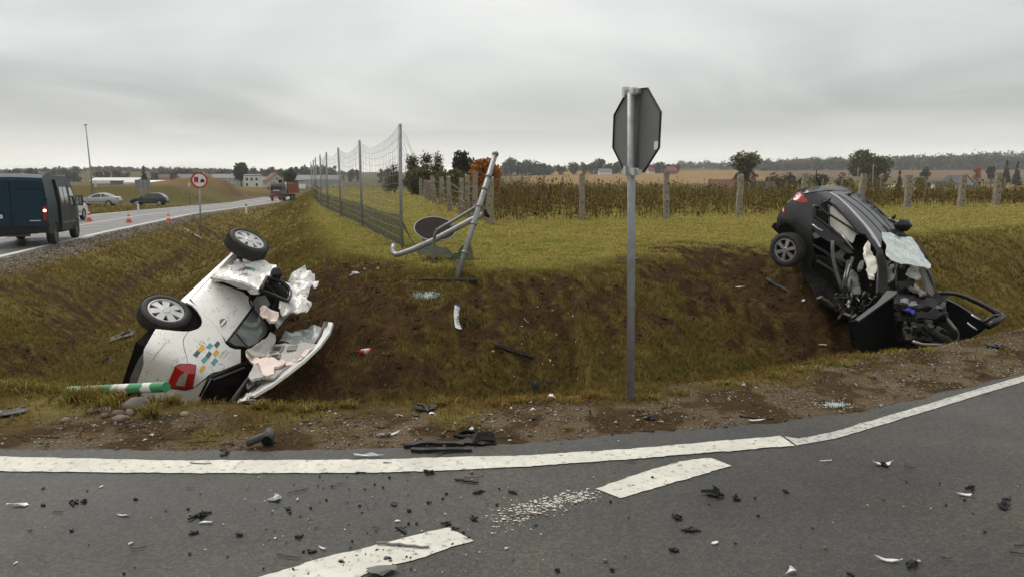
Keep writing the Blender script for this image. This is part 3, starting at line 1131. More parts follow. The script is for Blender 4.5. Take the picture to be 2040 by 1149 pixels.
def grass():
    VV, FF, CC, off = [], [], [], 0
    for r0, r1, n, w, hh in [(4.5, 6.5, 36000, .0032, .07), (6.5, 9, 60000, .0042, .085), (9, 13, 105000, .0055, .085), (13, 18, 95000, .0085, .085), (18, 26, 80000, .013, .08), (26, 40, 62000, .022, .085), (40, 70, 52000, .042, .11), (70, 120, 26000, .09, .15)]:
        if r0 < 9: n = int(n * 1.3)
        x, y = polar(n, r0, r1, 54 if r0 < 9 else 44)
        dR, dF, dM = signed(x, y)
        gr = gravel_mask(x, y)
        mud = mud_mask(x, y)
        a, c = graph(ASPH, x)
        tuft = .5 + .5 * wob(x, y, .9, 16, 3)
        tuft2 = .5 + .5 * wob(x, y, .25, 16, 27)
        onroad = ((y - a) * c < .12) | ((dM < -1.2) & (dM > -8.8))
        keep = ~onroad & (rng.uniform(size=n) > mud * .93) & (rng.uniform(size=n) > gr * ((.95 - .4 * (tuft > .62)) if r0 < 9 else .97))
        lip = (dR < .35) & (dR > -2)
        keep &= ~(lip & (rng.uniform(size=n) > .25 + .75 * tuft * sstep(-.9, .25, dR)))
        x, y, dR, dF, dM, mud, gr, tuft, tuft2, lip = [q[keep] for q in (x, y, dR, dF, dM, mud, gr, tuft, tuft2, lip)]
        n = len(x)
        field = sstep(-.2, .8, dF)
        u = rng.uniform(size=n)
        big = .5 + .5 * wob(x, y, 5.5, 14, 13)
        cols = OLIVE[None] * np.ones((n, 1))
        def blend(c, k):
            return cols * (1 - k[:, None]) + c[None] * k[:, None]
        cols = blend(STRAW, np.where(u < .30 + .25 * big, .75, .12))
        cols = blend(GREEN, np.where(rng.uniform(size=n) < .16 + .5 * (tuft > .66), .8, .06))
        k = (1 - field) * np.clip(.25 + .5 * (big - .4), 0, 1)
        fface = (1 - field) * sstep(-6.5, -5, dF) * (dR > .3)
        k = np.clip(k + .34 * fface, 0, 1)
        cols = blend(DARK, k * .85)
        cols = blend(RUST, (1 - field) * np.where(rng.uniform(size=n) < .22, .7, .1))
        cols = blend(RUST, np.where(lip & (rng.uniform(size=n) < .35), .8, 0.0))
        cols = blend(RUST * .7, mud * .6)
        sp = .32 if r0 < 13 else .18
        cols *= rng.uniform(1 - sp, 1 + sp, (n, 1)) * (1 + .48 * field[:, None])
        h = hh * rng.uniform(.45, 1.35, n) * (1 + .5 * tuft2) * (1 - .42 * field)
        h = np.where(lip, h * .6, h)
        h = h * (1 - .45 * gr)
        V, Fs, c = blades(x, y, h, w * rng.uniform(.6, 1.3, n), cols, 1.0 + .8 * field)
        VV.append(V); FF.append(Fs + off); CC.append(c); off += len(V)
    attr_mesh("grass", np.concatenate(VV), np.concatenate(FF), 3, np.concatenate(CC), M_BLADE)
grass()


def tufts():
    """Long green and yellow tufts along the lip of the ditch."""
    spots = [(150, 800, 16, .26), (185, 795, 14, .24), (205, 815, 16, .26), (230, 800, 10, .2), (60, 775, 22, .16), (20, 772, 20, .16), (110, 780, 18, .16), (310, 785, 8, .24), (325, 800, 10, .22), (300, 830, 7, .2), (345, 805, 6, .16), (460, 802, 5, .14), (610, 818, 12, .10), (640, 813, 8, .09), (690, 810, 9, .11),
             (880, 806, 10, .12), (900, 855, 12, .04), (925, 850, 12, .045), (650, 868, 16, .03), (395, 884, 16, .03), (415, 868, 18, .035), (1000, 806, 14, .09), (1040, 800, 14, .1), (1090, 795, 14, .09), (1140, 800, 12, .08), (1180, 790, 12, .09), (1540, 750, 14, .09), (1600, 738, 14, .09), (1660, 725, 14, .09), (1720, 712, 14, .09), (1780, 702, 12, .09), (1850, 700, 12, .08), (1450, 765, 12, .08),
             (860, 520, 10, .25), (910, 545, 12, .3), (925, 535, 10, .28), (890, 540, 12, .22), (440, 800, 9, .10), (560, 815, 9, .12), (520, 812, 8, .12), (700, 520, 14, .14), (950, 640, 16, .12), (1290, 792, 14, .08), (1350, 785, 12, .08)]
    X, Y, H, Cc, W = [], [], [], [], []
    for u, v, rpx, h in spots:
        p = gp(u, v)
        r = rpx * p[1] / F_PX
        h *= .62
        n = 110
        X.append(p[0] + rng.normal(0, r, n)); Y.append(p[1] + rng.normal(0, r * .8, n)); H.append(h * rng.uniform(.4, 1.15, n))
        base = np.where(rng.uniform(size=(n, 1)) < .55, np.array([[.17, .175, .035]]), np.where(rng.uniform(size=(n, 1)) < .6, STRAW[None], RUST[None] * 1.2))
        if 985 < u < 1200: base = np.where(rng.uniform(size=(n, 1)) < .7, np.array([[.28, .17, .055]]), base)
        Cc.append(base * rng.uniform(.7, 1.25, (n, 1))); W.append(np.full(n, .0028 + .0005 * p[1] * .5))
    V, Fs, c = blades(np.concatenate(X), np.concatenate(Y), np.concatenate(H), np.concatenate(W), np.concatenate(Cc), 1.0)
    attr_mesh("grass", V, Fs, 3, c, M_BLADE)
tufts()


def straw_litter():
    """Flattened dead stalks over the torn soil and the shoulder."""
    n = 26000
    x, y = polar(n, 4.4, 17)
    dR, dF, dM = signed(x, y)
    mud = mud_mask(x, y); gr = gravel_mask(x, y)
    a, c = graph(ASPH, x)
    keep = ((y - a) * c > .04) & (dM > -1.0) & (rng.uniform(size=n) < .25 + .6 * mud + .35 * gr)
    x, y = x[keep], y[keep]; n = len(x)
    ang = rng.uniform(0, math.pi, n); L = rng.uniform(.03, .14, n) * .5; w = rng.uniform(.0015, .0035, n) * (1 + y * .06)
    dx, dy = np.cos(ang) * L, np.sin(ang) * L
    x0, y0, x1, y1 = x - dx, y - dy, x + dx, y + dy
    lift = rng.uniform(.004, .03, n)
    A = np.stack([x0, y0, hz(x0, y0) + lift], 1); B = np.stack([x1, y1, hz(x1, y1) + lift * rng.uniform(.3, 1.5, n)], 1)
    s = np.stack([-np.sin(ang) * w, np.cos(ang) * w, np.full(n, .5) * w], 1)
    V = np.stack([A - s, A + s, B + s, B - s], 1).reshape(-1, 3)
    Fs = np.arange(4 * n).reshape(n, 4)
    pal = np.array([[.21, .15, .065], [.13, .065, .028], [.085, .05, .026], [.16, .085, .033], [.05, .032, .02]])
    c = np.repeat(pal[rng.integers(0, 5, n)] * rng.uniform(.7, 1.2, (n, 1)), 4, axis=0)
    attr_mesh("dead_stalks", V, Fs, 4, c, M_BLADE)
straw_litter()


OCT_V = np.array([(1, 0, 0), (-1, 0, 0), (0, 1, 0), (0, -1, 0), (0, 0, 1), (0, 0, -.6)], float)
OCT_F = np.array([(0, 2, 4), (2, 1, 4), (1, 3, 4), (3, 0, 4), (2, 0, 5), (1, 2, 5), (3, 1, 5), (0, 3, 5)])


def scatter_stones(name, x, y, r, cols, material, zadd=0.0):
    n = len(x)
    V = OCT_V[None] * rng.uniform(.6, 1.25, (n, 6, 1)) * (r[:, None, None] * np.array([1, .8, .55])[None, None])
    a = rng.uniform(0, 6.28, n); ca, sa = np.cos(a)[:, None], np.sin(a)[:, None]
    vx = V[..., 0] * ca - V[..., 1] * sa; vy = V[..., 0] * sa + V[..., 1] * ca
    P = np.stack([vx + x[:, None], vy + y[:, None], V[..., 2] + (hz(x, y) + r * .15 + zadd)[:, None]], -1).reshape(-1, 3)
    Fs = (np.arange(n)[:, None, None] * 6 + OCT_F[None]).reshape(-1, 3)
    return attr_mesh(name, P, Fs, 3, np.repeat(cols, 6, axis=0), material)


M_STONE = mat("pebbles", (.2, .17, .13), .9, attr="tint", spec=.1)


def gravel():
    n = 160000
    x, y = polar(n, 4.3, 11, 54)
    g = gravel_mask(x, y)
    dR, dF, dM = signed(x, y)
    patch = .5 + .5 * wob(x, y, .7, 16, 17)
    keep = (rng.uniform(size=n) < g * (.18 + .55 * patch ** 2) + .03 * (dR < .2) * (dR > -1))
    a, c = graph(ASPH, x)
    keep &= ((y - a) * c > .0) & (dR < .6)
    x, y = x[keep], y[keep]; n = len(x)
    r = np.abs(rng.normal(0, .0065, n)) + .003
    pal = np.array([[.30, .27, .22], [.17, .15, .125], [.10, .085, .07], [.24, .18, .125], [.38, .36, .33], [.07, .055, .045]])
    c = pal[rng.integers(0, 6, n)] * rng.uniform(.6, 1.15, (n, 1))
    scatter_stones("gravel", x, y, r, c, M_STONE)
    n = 16000
    y = rng.uniform(12, 60, n); off = rng.uniform(-.1, 1.25, n)
    lx = np.interp(y, MEDGE[:, 0], MEDGE[:, 1]); x = lx - off
    r = (np.abs(rng.normal(0, .014, n)) + .008) * (1 + y * .012)
    scatter_stones("gravel", x, y, r, pal[rng.integers(0, 6, n)] * rng.uniform(.6, 1.1, (n, 1)), M_STONE)
    # clods of earth on the torn bank
    n = 16000
    x, y = polar(n, 5.5, 18)
    k = rng.uniform(size=n) < mud_mask(x, y) ** 2 * .8
    x, y = x[k], y[k]; n = len(x)
    r = np.abs(rng.normal(0, .020, n)) + .008
    pal = np.array([[.045, .027, .016], [.07, .04, .02], [.11, .058, .026], [.03, .02, .014]])
    scatter_stones("earth_clods", x, y, r, pal[rng.integers(0, 4, n)] * rng.uniform(.7, 1.3, (n, 1)), M_STONE)
gravel()


# ------------------------------------------------------------------ weeds behind the post fences
POSTLINE = [gp(u, v)[:2] for u, v in [(818, 381), (850, 391), (885, 409), (930, 434), (976, 445)]]
POSTROW = [gp(u, v)[:2] for u, v in [(976, 445), (1160, 440), (1328, 437), (1472, 430), (1711, 420), (1808, 414), (1985, 408)]]


def leaf_cloud(C, size, cols, up=.3):
    """Randomly turned leaf quads at the points C."""
    n = len(C)
    d = rng.normal(size=(n, 3)); d /= np.linalg.norm(d, axis=1)[:, None]
    e = np.cross(d, rng.normal(size=(n, 3))); e /= np.linalg.norm(e, axis=1)[:, None]
    s = np.broadcast_to(np.asarray(size, float), (n,))[:, None]
    d = d * s; e = e * s * .55
    V = np.stack([C - d, C - e * rng.uniform(.6, 1.2, (n, 1)), C + d, C + e * rng.uniform(.6, 1.2, (n, 1))], 1).reshape(-1, 3)
    return V, np.arange(4 * n).reshape(n, 4), np.repeat(cols, 4, axis=0)


def weeds():
    n = 60000
    x = rng.uniform(-12, 75, n); y = rng.uniform(20, 78, n)
    pr = np.array(POSTROW); pl = np.array(POSTLINE)
    yfront = np.interp(x, np.concatenate([pr[:, 0], [70]]), np.concatenate([pr[:, 1], [pr[-1, 1] + (70 - pr[-1, 0]) * .45]]))
    o = np.argsort(pl[:, 1])
    xleft = np.interp(y, pl[o, 1], pl[o, 0])
    d = np.minimum(y - yfront, (x - xleft))
    k = (d > .15) & (np.abs(x / y) < .85) & (d < 26) & (rng.uniform(size=n) < np.clip(26 / (y + d * 2), .2, 1))
    x, y, d = x[k], y[k], d[k]; n = len(x)
    clump = .5 + .5 * wob(x, y, 5, 14, 21); cl2 = .5 + .5 * wob(x, y, 1.4, 14, 2)
    h = (.34 + .52 * clump + .44 * cl2) * rng.uniform(.6, 1.15, n) * sstep(0, 1.2, d + .5) * np.where(x < 3, 1.12, 1.0)
    z = hz(x, y)
    # stems
    a = rng.uniform(0, 6.28, n); ln = rng.uniform(0, .9, n) * h
    tip = np.stack([x + np.cos(a) * ln, y + np.sin(a) * ln, z + h], 1)
    b = np.stack([x, y, z - .02], 1)
    w = np.stack([-np.sin(a), np.cos(a), 0 * a], 1) * (.005 + .00018 * y)[:, None]
    V = np.stack([b - w, b + w, tip + w * .5, tip - w * .5], 1).reshape(-1, 3)
    pal = np.array([[.085, .052, .022], [.12, .070, .030], [.060, .040, .020], [.17, .12, .055], [.095, .080, .026]])
    tone = np.clip((clump * 5).astype(int) * 0 + rng.integers(0, 5, n), 0, 4)
    cols = pal[tone] * rng.uniform(.7, 1.2, (n, 1)) * (.75 + .5 * cl2[:, None])
    VV, FF, CC = [V], [np.arange(4 * n).reshape(n, 4)], [np.repeat(cols, 4, axis=0)]
    off = len(V)
    for q in range(5):
        t = rng.uniform(.15, 1.05, n)[:, None]
        C = b + (tip - b) * t + rng.normal(0, .05, (n, 3)) * (1 + .02 * y[:, None])
        g = (rng.uniform(size=n) < .14 + .45 * (clump > .5) * (x > 4)).astype(int)
        cc = np.where(g[:, None] == 1, np.array([[.15, .145, .036]]), cols) * rng.uniform(.7, 1.35, (n, 1))
        v, f, c = leaf_cloud(C, (.032 + .0009 * y) * rng.uniform(.5, 1.4, n), cc)
        VV.append(v); FF.append(f + off); CC.append(c); off += len(v)
    attr_mesh("weeds", np.concatenate(VV), np.concatenate(FF), 4, np.concatenate(CC), M_LEAF)
weeds()


# ------------------------------------------------------------------ trees
M_BARK = mat("bark", (.075, .06, .045), .9, var=(3, (.035, .028, .022), .8), bump=(8, .5, .03))


def crown_points(n, lobes, shell=.75):
    P, S = [], []
    lobes = np.asarray(lobes, float)
    wts = lobes[:, 3] ** 2; wts /= wts.sum()
    idx = rng.choice(len(lobes), n, p=wts)
    d = rng.normal(size=(n, 3)); d /= np.linalg.norm(d, axis=1)[:, None]
    rad = rng.uniform(shell ** 3, 1, n) ** (1 / 3)
    rad *= 1 + .22 * np.sin(d[:, 0] * 7 + idx) * np.sin(d[:, 2] * 6 + idx * 2)
    C = lobes[idx, :3] + d * (rad * lobes[idx, 3])[:, None] * np.array([1, 1, .85])
    return C, idx, d


def tree(name, label, base, h, w, pal, n=1400, leaf=.22, trunk_h=.3, lobes=9, group=None, cat="tree", kind="round", seed=0, mat_leaf=None, dense_=.55):
    global rng
    keep = rng; rng = np.random.default_rng(1000 + seed)
    base = np.asarray(base, float)
    t = thing(name, label, cat, base, group)
    r = w / 2
    L = []
    if kind == "round":
        for q in range(lobes):
            a = rng.uniform(0, 6.28); k = rng.uniform(.15, .62); zz = rng.uniform(.12, .80)
            L.append((math.cos(a) * r * k, math.sin(a) * r * k, h * (trunk_h + (1 - trunk_h) * zz), max(r * .8, h * .16) * rng.uniform(.42, .6) * (1.15 - .5 * abs(zz - .5))))
        L.append((0, 0, h * (trunk_h + .55 * (1 - trunk_h)), r * .55))
    elif kind == "conifer":
        for q in range(lobes + 4):
            f = q / (lobes + 3)
            for s in range(3):
                a = rng.uniform(0, 6.28); k = r * (1 - f) * .62
                L.append((math.cos(a) * k, math.sin(a) * k, h * (trunk_h + (1 - trunk_h) * f * .97), max(.12 * r, r * (1 - f) * .42)))
    elif kind == "birch":
        for q in range(lobes):
            f = rng.uniform(.1, 1)
            a = rng.uniform(0, 6.28); k = r * (1.05 - f) * rng.uniform(.2, .9)
            L.append((math.cos(a) * k, math.sin(a) * k, h * (trunk_h + (1 - trunk_h) * f * .95), r * (.30 + .30 * (1 - f))))
    C, idx, d = crown_points(n, L, dense_)
    if kind == 'birch': C = C + rng.normal(0, 1, C.shape) * np.array([.16 * w, .16 * w, .05 * h])
    pal = np.asarray(pal, float)
    lobe_tone = rng.uniform(.75, 1.2, len(L))
    cols = pal[rng.integers(0, len(pal), n)] * (lobe_tone[idx] * rng.uniform(.75, 1.25, n))[:, None]
    V, Fs, c = leaf_cloud(C, leaf * rng.uniform(.55, 1.35, n), cols)
    me = bulk_mesh("crown", V, Fs, 4)
    at = me.color_attributes.new("tint", 'FLOAT_COLOR', 'POINT')
    cc = np.ones((len(V), 4), np.float32); cc[:, :3] = c; at.data.foreach_set("color", cc.ravel())
    me.materials.append(M_LEAF)
    o = bpy.data.objects.new("crown", me); COL.objects.link(o); o.parent = t; MW[o] = MW[t]
    top = h * .8
    tr = [tube([(0, 0, -.3), (0, 0, h * .12), (.02 * w, 0, h * .4), (-.01 * w, .01 * w, top)], [h * .028, h * .024, h * .017, h * .004], 7)]
    for q in L[:7]:
        z0 = max(h * .15, q[2] * .55)
        tr.append(tube([(0, 0, z0), (q[0] * .5, q[1] * .5, z0 + (q[2] - z0) * .6), (q[0], q[1], q[2])], [h * .010, h * .006, h * .003], 5))
    mk("trunk", join(tr), M_BARK, t, smooth=True, world=False)
    rng = keep
    return t


def ground_point(u, v, d):
    """Foot on the terrain under the picture column u at the depth d."""
    p = at_depth([(u, v)], d)[0]
    return np.array([p[0], p[1], gz(p[0], p[1])])


PAL_DK = [(.050, .060, .026), (.066, .072, .030), (.040, .048, .022)]
PAL_GN = [(.085, .098, .032), (.11, .115, .036), (.062, .072, .026)]
PAL_OL = [(.14, .125, .040), (.11, .11, .036), (.17, .135, .046)]
PAL_OR = [(.46, .16, .022), (.38, .125, .018), (.28, .13, .03), (.50, .20, .03)]
PAL_BR = [(.10, .08, .042), (.13, .10, .048), (.075, .07, .038)]

_ts = [0]
ORD = ['first', 'second', 'third', 'fourth', 'fifth', 'sixth', 'seventh', 'eighth', 'ninth', 'tenth', 'eleventh', 'twelfth', 'thirteenth', 'fourteenth', 'fifteenth', 'sixteenth', 'seventeenth', 'eighteenth']


def T(u, vtop, d, wpx, label, pal, name="tree", kind="round", n=900, group=None, leafk=1.0, trunk_h=.22, vbase=None, cat="tree", lobes=9, dense_=.55):
    """A tree standing on the terrain in the picture column u, depth d, reaching up to vtop, wpx wide."""
    b = ground_point(u, 350, d)
    top = at_depth([(u, vtop)], d)[0][2]
    h = max(1.0, top - b[2]); w = wpx * d / F_PX
    _ts[0] += 1
    return tree(name, label, b, h, w, pal, n=n, leaf=leafk * .055 * max(w, h * .6) + .0006 * d, kind=kind, group=group, seed=_ts[0], trunk_h=trunk_h, cat=cat, lobes=lobes, dense_=dense_)


T(480, 317, 300, 44, "big round dark tree standing alone behind the brown earth heap", PAL_DK, n=2400, leafk=.8)
T(576, 335, 230, 38, "dark bushy tree rising directly behind the red and grey truck", PAL_DK, n=1500, trunk_h=.08)
T(287, 331, 260, 16, "narrow spruce with a pointed top above the back of the big grey road sign", PAL_DK, "spruce_tree", "conifer", n=900)
T(917, 301, 85, 64, "tall dark green tree beside the orange autumn tree", PAL_DK, n=2600, leafk=.8, trunk_h=.3)
T(963, 311, 62, 76, "round orange autumn tree behind the fence posts", PAL_OR, "autumn_tree", n=3200, leafk=.75, trunk_h=.05, lobes=12)
for u, vt, d, w, lb in [(785, 320, 70, 34, "sparse young birch seen through the tall wire fence"), (822, 307, 66, 36, "sparse tall birch at the left end of the birch row"), (850, 308, 64, 30, "thin pointed birch in the middle of the birch row"), (872, 306, 62, 26, "thin leaning birch left of the dark green tree")]:
    T(u, vt, d, w, lb, PAL_BR + [(.06, .065, .03)], "birch_tree", "birch", n=2400, leafk=.46, trunk_h=.06, lobes=16, dense_=.1)
for u, vt, d, w, lb in [(832, 328, 62, 84, "grey green bush below the birches by the post row"), (884, 326, 58, 84, "wide grey green bush under the dark green tree"), (912, 330, 55, 66, "low bush beside the orange autumn tree")]:
    T(u, vt, d, w, lb, [(.11, .115, .052), (.135, .125, .06), (.085, .092, .045)], "bush", "round", n=2600, leafk=.5, trunk_h=.02, lobes=12, cat="bush")
T(1482, 286, 150, 64, "tall oval tree with thinning crown beside the red roofed barn", PAL_GN + PAL_OL, n=3000, leafk=.62, trunk_h=.12, lobes=14)
T(1733, 292, 230, 84, "wide olive tree towering over the black wrecked car", PAL_OL + PAL_GN, n=3000, leafk=.62, trunk_h=.10, lobes=13)
T(1792, 340, 210, 18, "small dark spruce beside the white low building", PAL_DK, "spruce_tree", "conifer", n=700)
T(2004, 321, 300, 20, "dark spruce left of the last spruce beside the pale gabled house", PAL_DK, "spruce_tree", "conifer", n=800)
T(2026, 322, 310, 18, "dark spruce at the far right edge of the fields", PAL_DK, "spruce_tree", "conifer", n=800)
T(1948, 325, 330, 18, "small orange autumn tree beside the pale gabled house", PAL_OR, "autumn_tree", n=500)
T(1975, 328, 330, 24, "dark green bushy tree between the orange tree and the spruces", PAL_DK, n=700)
T(1842, 330, 330, 22, "dark round tree left of the pale gabled house", PAL_DK, n=700)
for i, (u, vt, d, w) in enumerate(sorted([(1545, 340, 170, 44), (1580, 336, 190, 40), (1612, 338, 170, 36), (1640, 334, 200, 44), (1672, 338, 180, 30), (1690, 350, 150, 26), (1560, 346, 140, 36), (1600, 348, 140, 30)])):
    T(u, vt, d, w, "grey green scrub bush, %s from the left of those before the wide olive tree" % ORD[i], [(.07, .075, .034), (.085, .08, .035), (.055, .06, .028)], "bush", n=800, leafk=.6, trunk_h=.02, group="scrub bushes in the hollow", cat="bush")
for i, (u, vt, d, w) in enumerate([(1700, 352, 130, 24), (1836, 346, 140, 34), (1850, 350, 130, 20)]):
    T(u, vt, d, w, ["yellowing bush left of the wide olive tree behind the weeds", "bigger yellowing bush right of the wide olive tree behind the weeds", "small yellowing bush at the right side of the bigger yellowing one"][i], [(.17, .14, .03), (.14, .13, .03), (.20, .15, .035)], "bush", n=600, leafk=.6, trunk_h=.02, group="yellowing bushes", cat="bush")
# the row of trees on the low rise behind the fields, each apart
ROW = [(1013, 318, 42), (1040, 326, 34), (1060, 322, 40), (1078, 327, 28), (1092, 325, 20), (1116, 329, 16), (1142, 320, 22), (1163, 319, 15), (1178, 322, 22), (1194, 315, 26), (1216, 325, 26), (1228, 321, 26), (1312, 321, 24), (1328, 326, 20), (1345, 330, 16)]
for i, (u, vt, w) in enumerate(sorted(ROW)):
    T(u, vt - 2, 620, w * 1.25, "hazy dark tree, %s from the left in the row behind the stubble fields" % ORD[i], PAL_DK + PAL_GN, n=700, leafk=.85, trunk_h=-.05, group="trees along the rise behind the stubble fields")
for i, (u, vt, w) in enumerate(sorted([(30, 336, 30), (62, 338, 26), (198, 335, 16), (214, 339, 14), (234, 340, 22), (250, 342, 18), (104, 337, 20), (126, 338, 24), (146, 338, 26), (340, 337, 22), (356, 336, 20), (372, 335, 22), (388, 338, 18), (310, 343, 18), (325, 341, 18), (438, 337, 24), (455, 338, 18)])):
    T(u, vt - 2, 460, w * 1.35, "hazy dark tree, %s from the left in the horizon line behind the parked cars" % ORD[i], PAL_DK + PAL_BR, n=650, leafk=.85, trunk_h=-.08, group="trees along the horizon behind the parked cars")
for i, (u, vt, w) in enumerate(sorted([(508, 333, 20), (525, 335, 20), (545, 332, 22), (560, 333, 22), (578, 330, 20), (602, 327, 20), (592, 328, 8), (622, 331, 34), (640, 329, 40), (664, 329, 18), (700, 338, 14), (712, 335, 12), (760, 329, 14), (771, 330, 14)])):
    T(u, vt - 2, 520, w * 1.3, "hazy dark tree, %s from the left in the horizon line behind lorry and wire fence" % ORD[i], PAL_DK + PAL_BR, n=650, leafk=.85, trunk_h=-.05, group="trees along the horizon behind the truck")


def far_wood(name, us, base_d, vtops, pal, per=70, seed=1):
    """A distant wood that reads as one dark mass: crowns of many trees in one object."""
    global rng
    keep = rng; rng = np.random.default_rng(seed)
    VV, FF, CC, off = [], [], [], 0
    for u, vt in zip(us, vtops):
        for row in range(3):
            uu = u + rng.normal(0, 6); d = base_d + row * 40 + rng.uniform(-15, 15)
            b = ground_point(uu, 350, d); top = at_depth([(uu, vt + rng.uniform(-3, 4) + (2 - row) * 3)], d)[0][2]
            h = max(5, top - b[2]); w = rng.uniform(.35, .65) * h + 3
            L = [(b[0] + rng.normal(0, w * .25), b[1] + rng.normal(0, w * .2), b[2] + h * rng.uniform(.35, .85), w * rng.uniform(.25, .4)) for _ in range(6)]
            L.append((b[0], b[1], b[2] + h * .2, w * .5))
            C, idx, _ = crown_points(per, L, .5)
            C[:, 2] = np.maximum(C[:, 2], b[2] - 1)
            p = np.asarray(pal, float)[rng.integers(0, len(pal))]
            cols = p[None] * rng.uniform(.7, 1.3, (per, 1))
            v, f, c = leaf_cloud(C, rng.uniform(.9, 2.0, per), cols)
            VV.append(v); FF.append(f + off); CC.append(c); off += len(v)
    rng = keep
    return attr_mesh(name, np.concatenate(VV), np.concatenate(FF), 4, np.concatenate(CC), M_LEAF)


us = np.arange(1355, 1560, 5.0)
far_wood("distant_woods", us, 1080, np.interp(us, [1355, 1450, 1560], [323, 322, 317]), PAL_DK + PAL_BR, seed=5)
us = np.arange(1510, 2120, 6.0)
far_wood("woods", us, 800, np.interp(us, [1510, 1600, 1700, 1800, 1900, 1960, 2040, 2120], [320, 315, 312, 309, 305, 303, 303, 302]), PAL_DK + PAL_BR + PAL_OL, per=110, seed=6)
us = np.arange(-60, 700, 9.0)
far_wood("distant_woods", us, 760, np.interp(us, [-60, 100, 230, 330, 520, 700], [341, 340, 343, 343, 341, 341]), PAL_DK + PAL_BR, per=50, seed=7)
us = np.arange(930, 1360, 9.0)
far_wood("distant_woods", us, 900, np.interp(us, [930, 1100, 1360], [325, 330, 328]), PAL_DK + PAL_BR, per=50, seed=8)

# ================================================================== the white hatchback on its side in the ditch
M_WHITE = mat("muddy_white_paint", (.74, .735, .70), .32, coat=.4, var=(2.5, (.58, .555, .49), .5, 6), specks=(75, .905, (.10, .075, .055)))
M_WHITE2 = mat("crumpled_white_paint", (.74, .735, .70), .35, coat=.3, var=(5, (.50, .475, .43), .6, 6), specks=(38, .86, (.13, .10, .08)))
M_BLACKP = mat("black_plastic", (.014, .014, .015), .6, spec=.22, var=(6, (.035, .032, .03), .5))
M_BLACKG = mat("gloss_black", (.009, .009, .010), .25, spec=.35, coat=.25)
M_GREYP = mat("grey_plastic", (.16, .155, .145), .7, var=(7, (.09, .085, .078), .6))
M_LINER = mat("grey_headliner", (.40, .385, .36), .9, var=(4, (.26, .25, .23), .6), bump=(90, .3, .003))
M_PINK = mat("pink_curtain_airbag", (.64, .50, .44), .85, var=(9, (.70, .64, .58), .7), bump=(35, .5, .006))
M_AIRBAG = mat("white_airbag", (.74, .72, .64), .85, var=(9, (.52, .50, .43), .6), bump=(30, .6, .008))
M_TYRE = mat("tyre_rubber", (.022, .021, .020), .75, var=(14, (.060, .050, .040), .55), bump=(60, .4, .004))
M_RIM = mat("silver_wheel_trim", (.52, .52, .51), .38, metal=.35, var=(12, (.38, .37, .35), .4))
M_RED = mat("red_lamp_glass", (.42, .012, .014), .12, coat=.6, var=(20, (.25, .008, .008), .7))
M_LENS = mat("clear_lamp_glass", (.52, .50, .48), .10, coat=.6, var=(22, (.22, .21, .20), .8), metal=.3)
M_GLASS_T = mat("dusty_tinted_glass", (.085, .10, .092), .14, coat=.6, var=(3, (.16, .175, .16), .8))
M_GLASS_C = mat("crazed_laminated_glass", (.20, .235, .22), .22, var=(30, (.40, .44, .42), .6), coat=.3, bump=(60, .6, .01))
M_DARKIN = mat("dark_lining_and_shade", (.010, .009, .009), .9, spec=.08, var=(5, (.02, .019, .018), .7))  # dark linings, and black sheets standing in for shade in gaps
M_GALV = mat("galvanised_steel", (.33, .34, .345), .5, metal=.55, var=(16, (.22, .23, .235), .8), bump=(30, .15, .003))
M_METAL = mat("scraped_bare_metal", (.42, .42, .42), .38, metal=.8, var=(25, (.15, .14, .13), .8))

WM = np.array([[0.1308980791905942, 0.47114330861051296, 0.8722899034241723], [0.9385110520704246, -0.3424194052352607, 0.04411299196376327], [0.3194725309097445, 0.8128794090576223, -0.48699524466287464]])
WT = np.array([-4.8135, 9.2195, -.6238])


def g_white(x, y, z):
    up = np.maximum(z - .96, 0)
    w = .825 - .05 * ((np.minimum(z, .96) - .66) / .42) ** 2 - .30 * up - .10 * up ** 2
    w = w * (1 - .10 * np.clip((-.1 - x) / .6, 0, 1) ** 2) * (1 - .2 * np.clip((x - 2.5) / .8, 0, 1) ** 2)
    xr = -.70 + .42 * np.maximum(z - .92, 0) + .22 * y * y
    zr = 1.49 - .07 * (x - .7) ** 2
    return smax(np.abs(y) - w, xr - x, z - zr, .17 - z, x - 3.15, k=.10)


W_BODY = march(WM, WT, g_white, 6.5, 13.5)
W_CAR = thing("wrecked_car", "mud-spattered white hatchback lying on its side in the ditch with its roof cut open", "car", WT, rot=WM)


def za(*pts):
    return [(180 + x / 2.7365, 420 + y / 2.7365) for x, y in pts]


def zf(*pts):            # close-up of the nose of the car
    return [(390 + x / 6.048, 450 + y / 6.048) for x, y in pts]


def zr_(*pts):           # close-up of the peeled roof
    return [(440 + x / 4.7885, 590 + y / 4.7885) for x, y in pts]


def zt(*pts):            # close-up of the tail
    return [(260 + x / 4.7864, 580 + y / 4.7864) for x, y in pts]


def wloc(p):
    return WT + np.asarray(p, float) @ WM.T


W = W_CAR
panel("rear_quarter", zt((468, 92), (520, 100), (580, 130), (632, 180), (668, 235), (682, 280), (672, 325), (640, 352), (590, 370), (555, 378), (510, 440), (502, 485), (515, 560), (535, 615), (545, 690), (560, 688), (625, 700), (618, 780), (592, 915), (620, 905), (665, 870), (700, 840), (740, 805), (770, 780), (870, 755), (1053, 680), (1053, 548), (1000, 548), (950, 530), (915, 500), (900, 478), (872, 410), (820, 330), (760, 250), (690, 185), (620, 130), (560, 80)),
      W_BODY, M_WHITE, W, th=.02, step=8, gap=.7)
panel("bumper", zt((555, 378), (500, 378), (420, 372), (330, 362), (240, 354), (222, 380), (170, 470), (125, 550), (118, 600), (122, 690), (100, 760), (55, 880), (150, 1080), (300, 1040), (345, 920), (352, 900), (395, 790), (430, 710), (470, 690), (545, 688), (535, 615), (515, 560), (502, 485), (510, 440)), W_BODY, M_WHITE, W, th=.025, step=8, gap=.7)
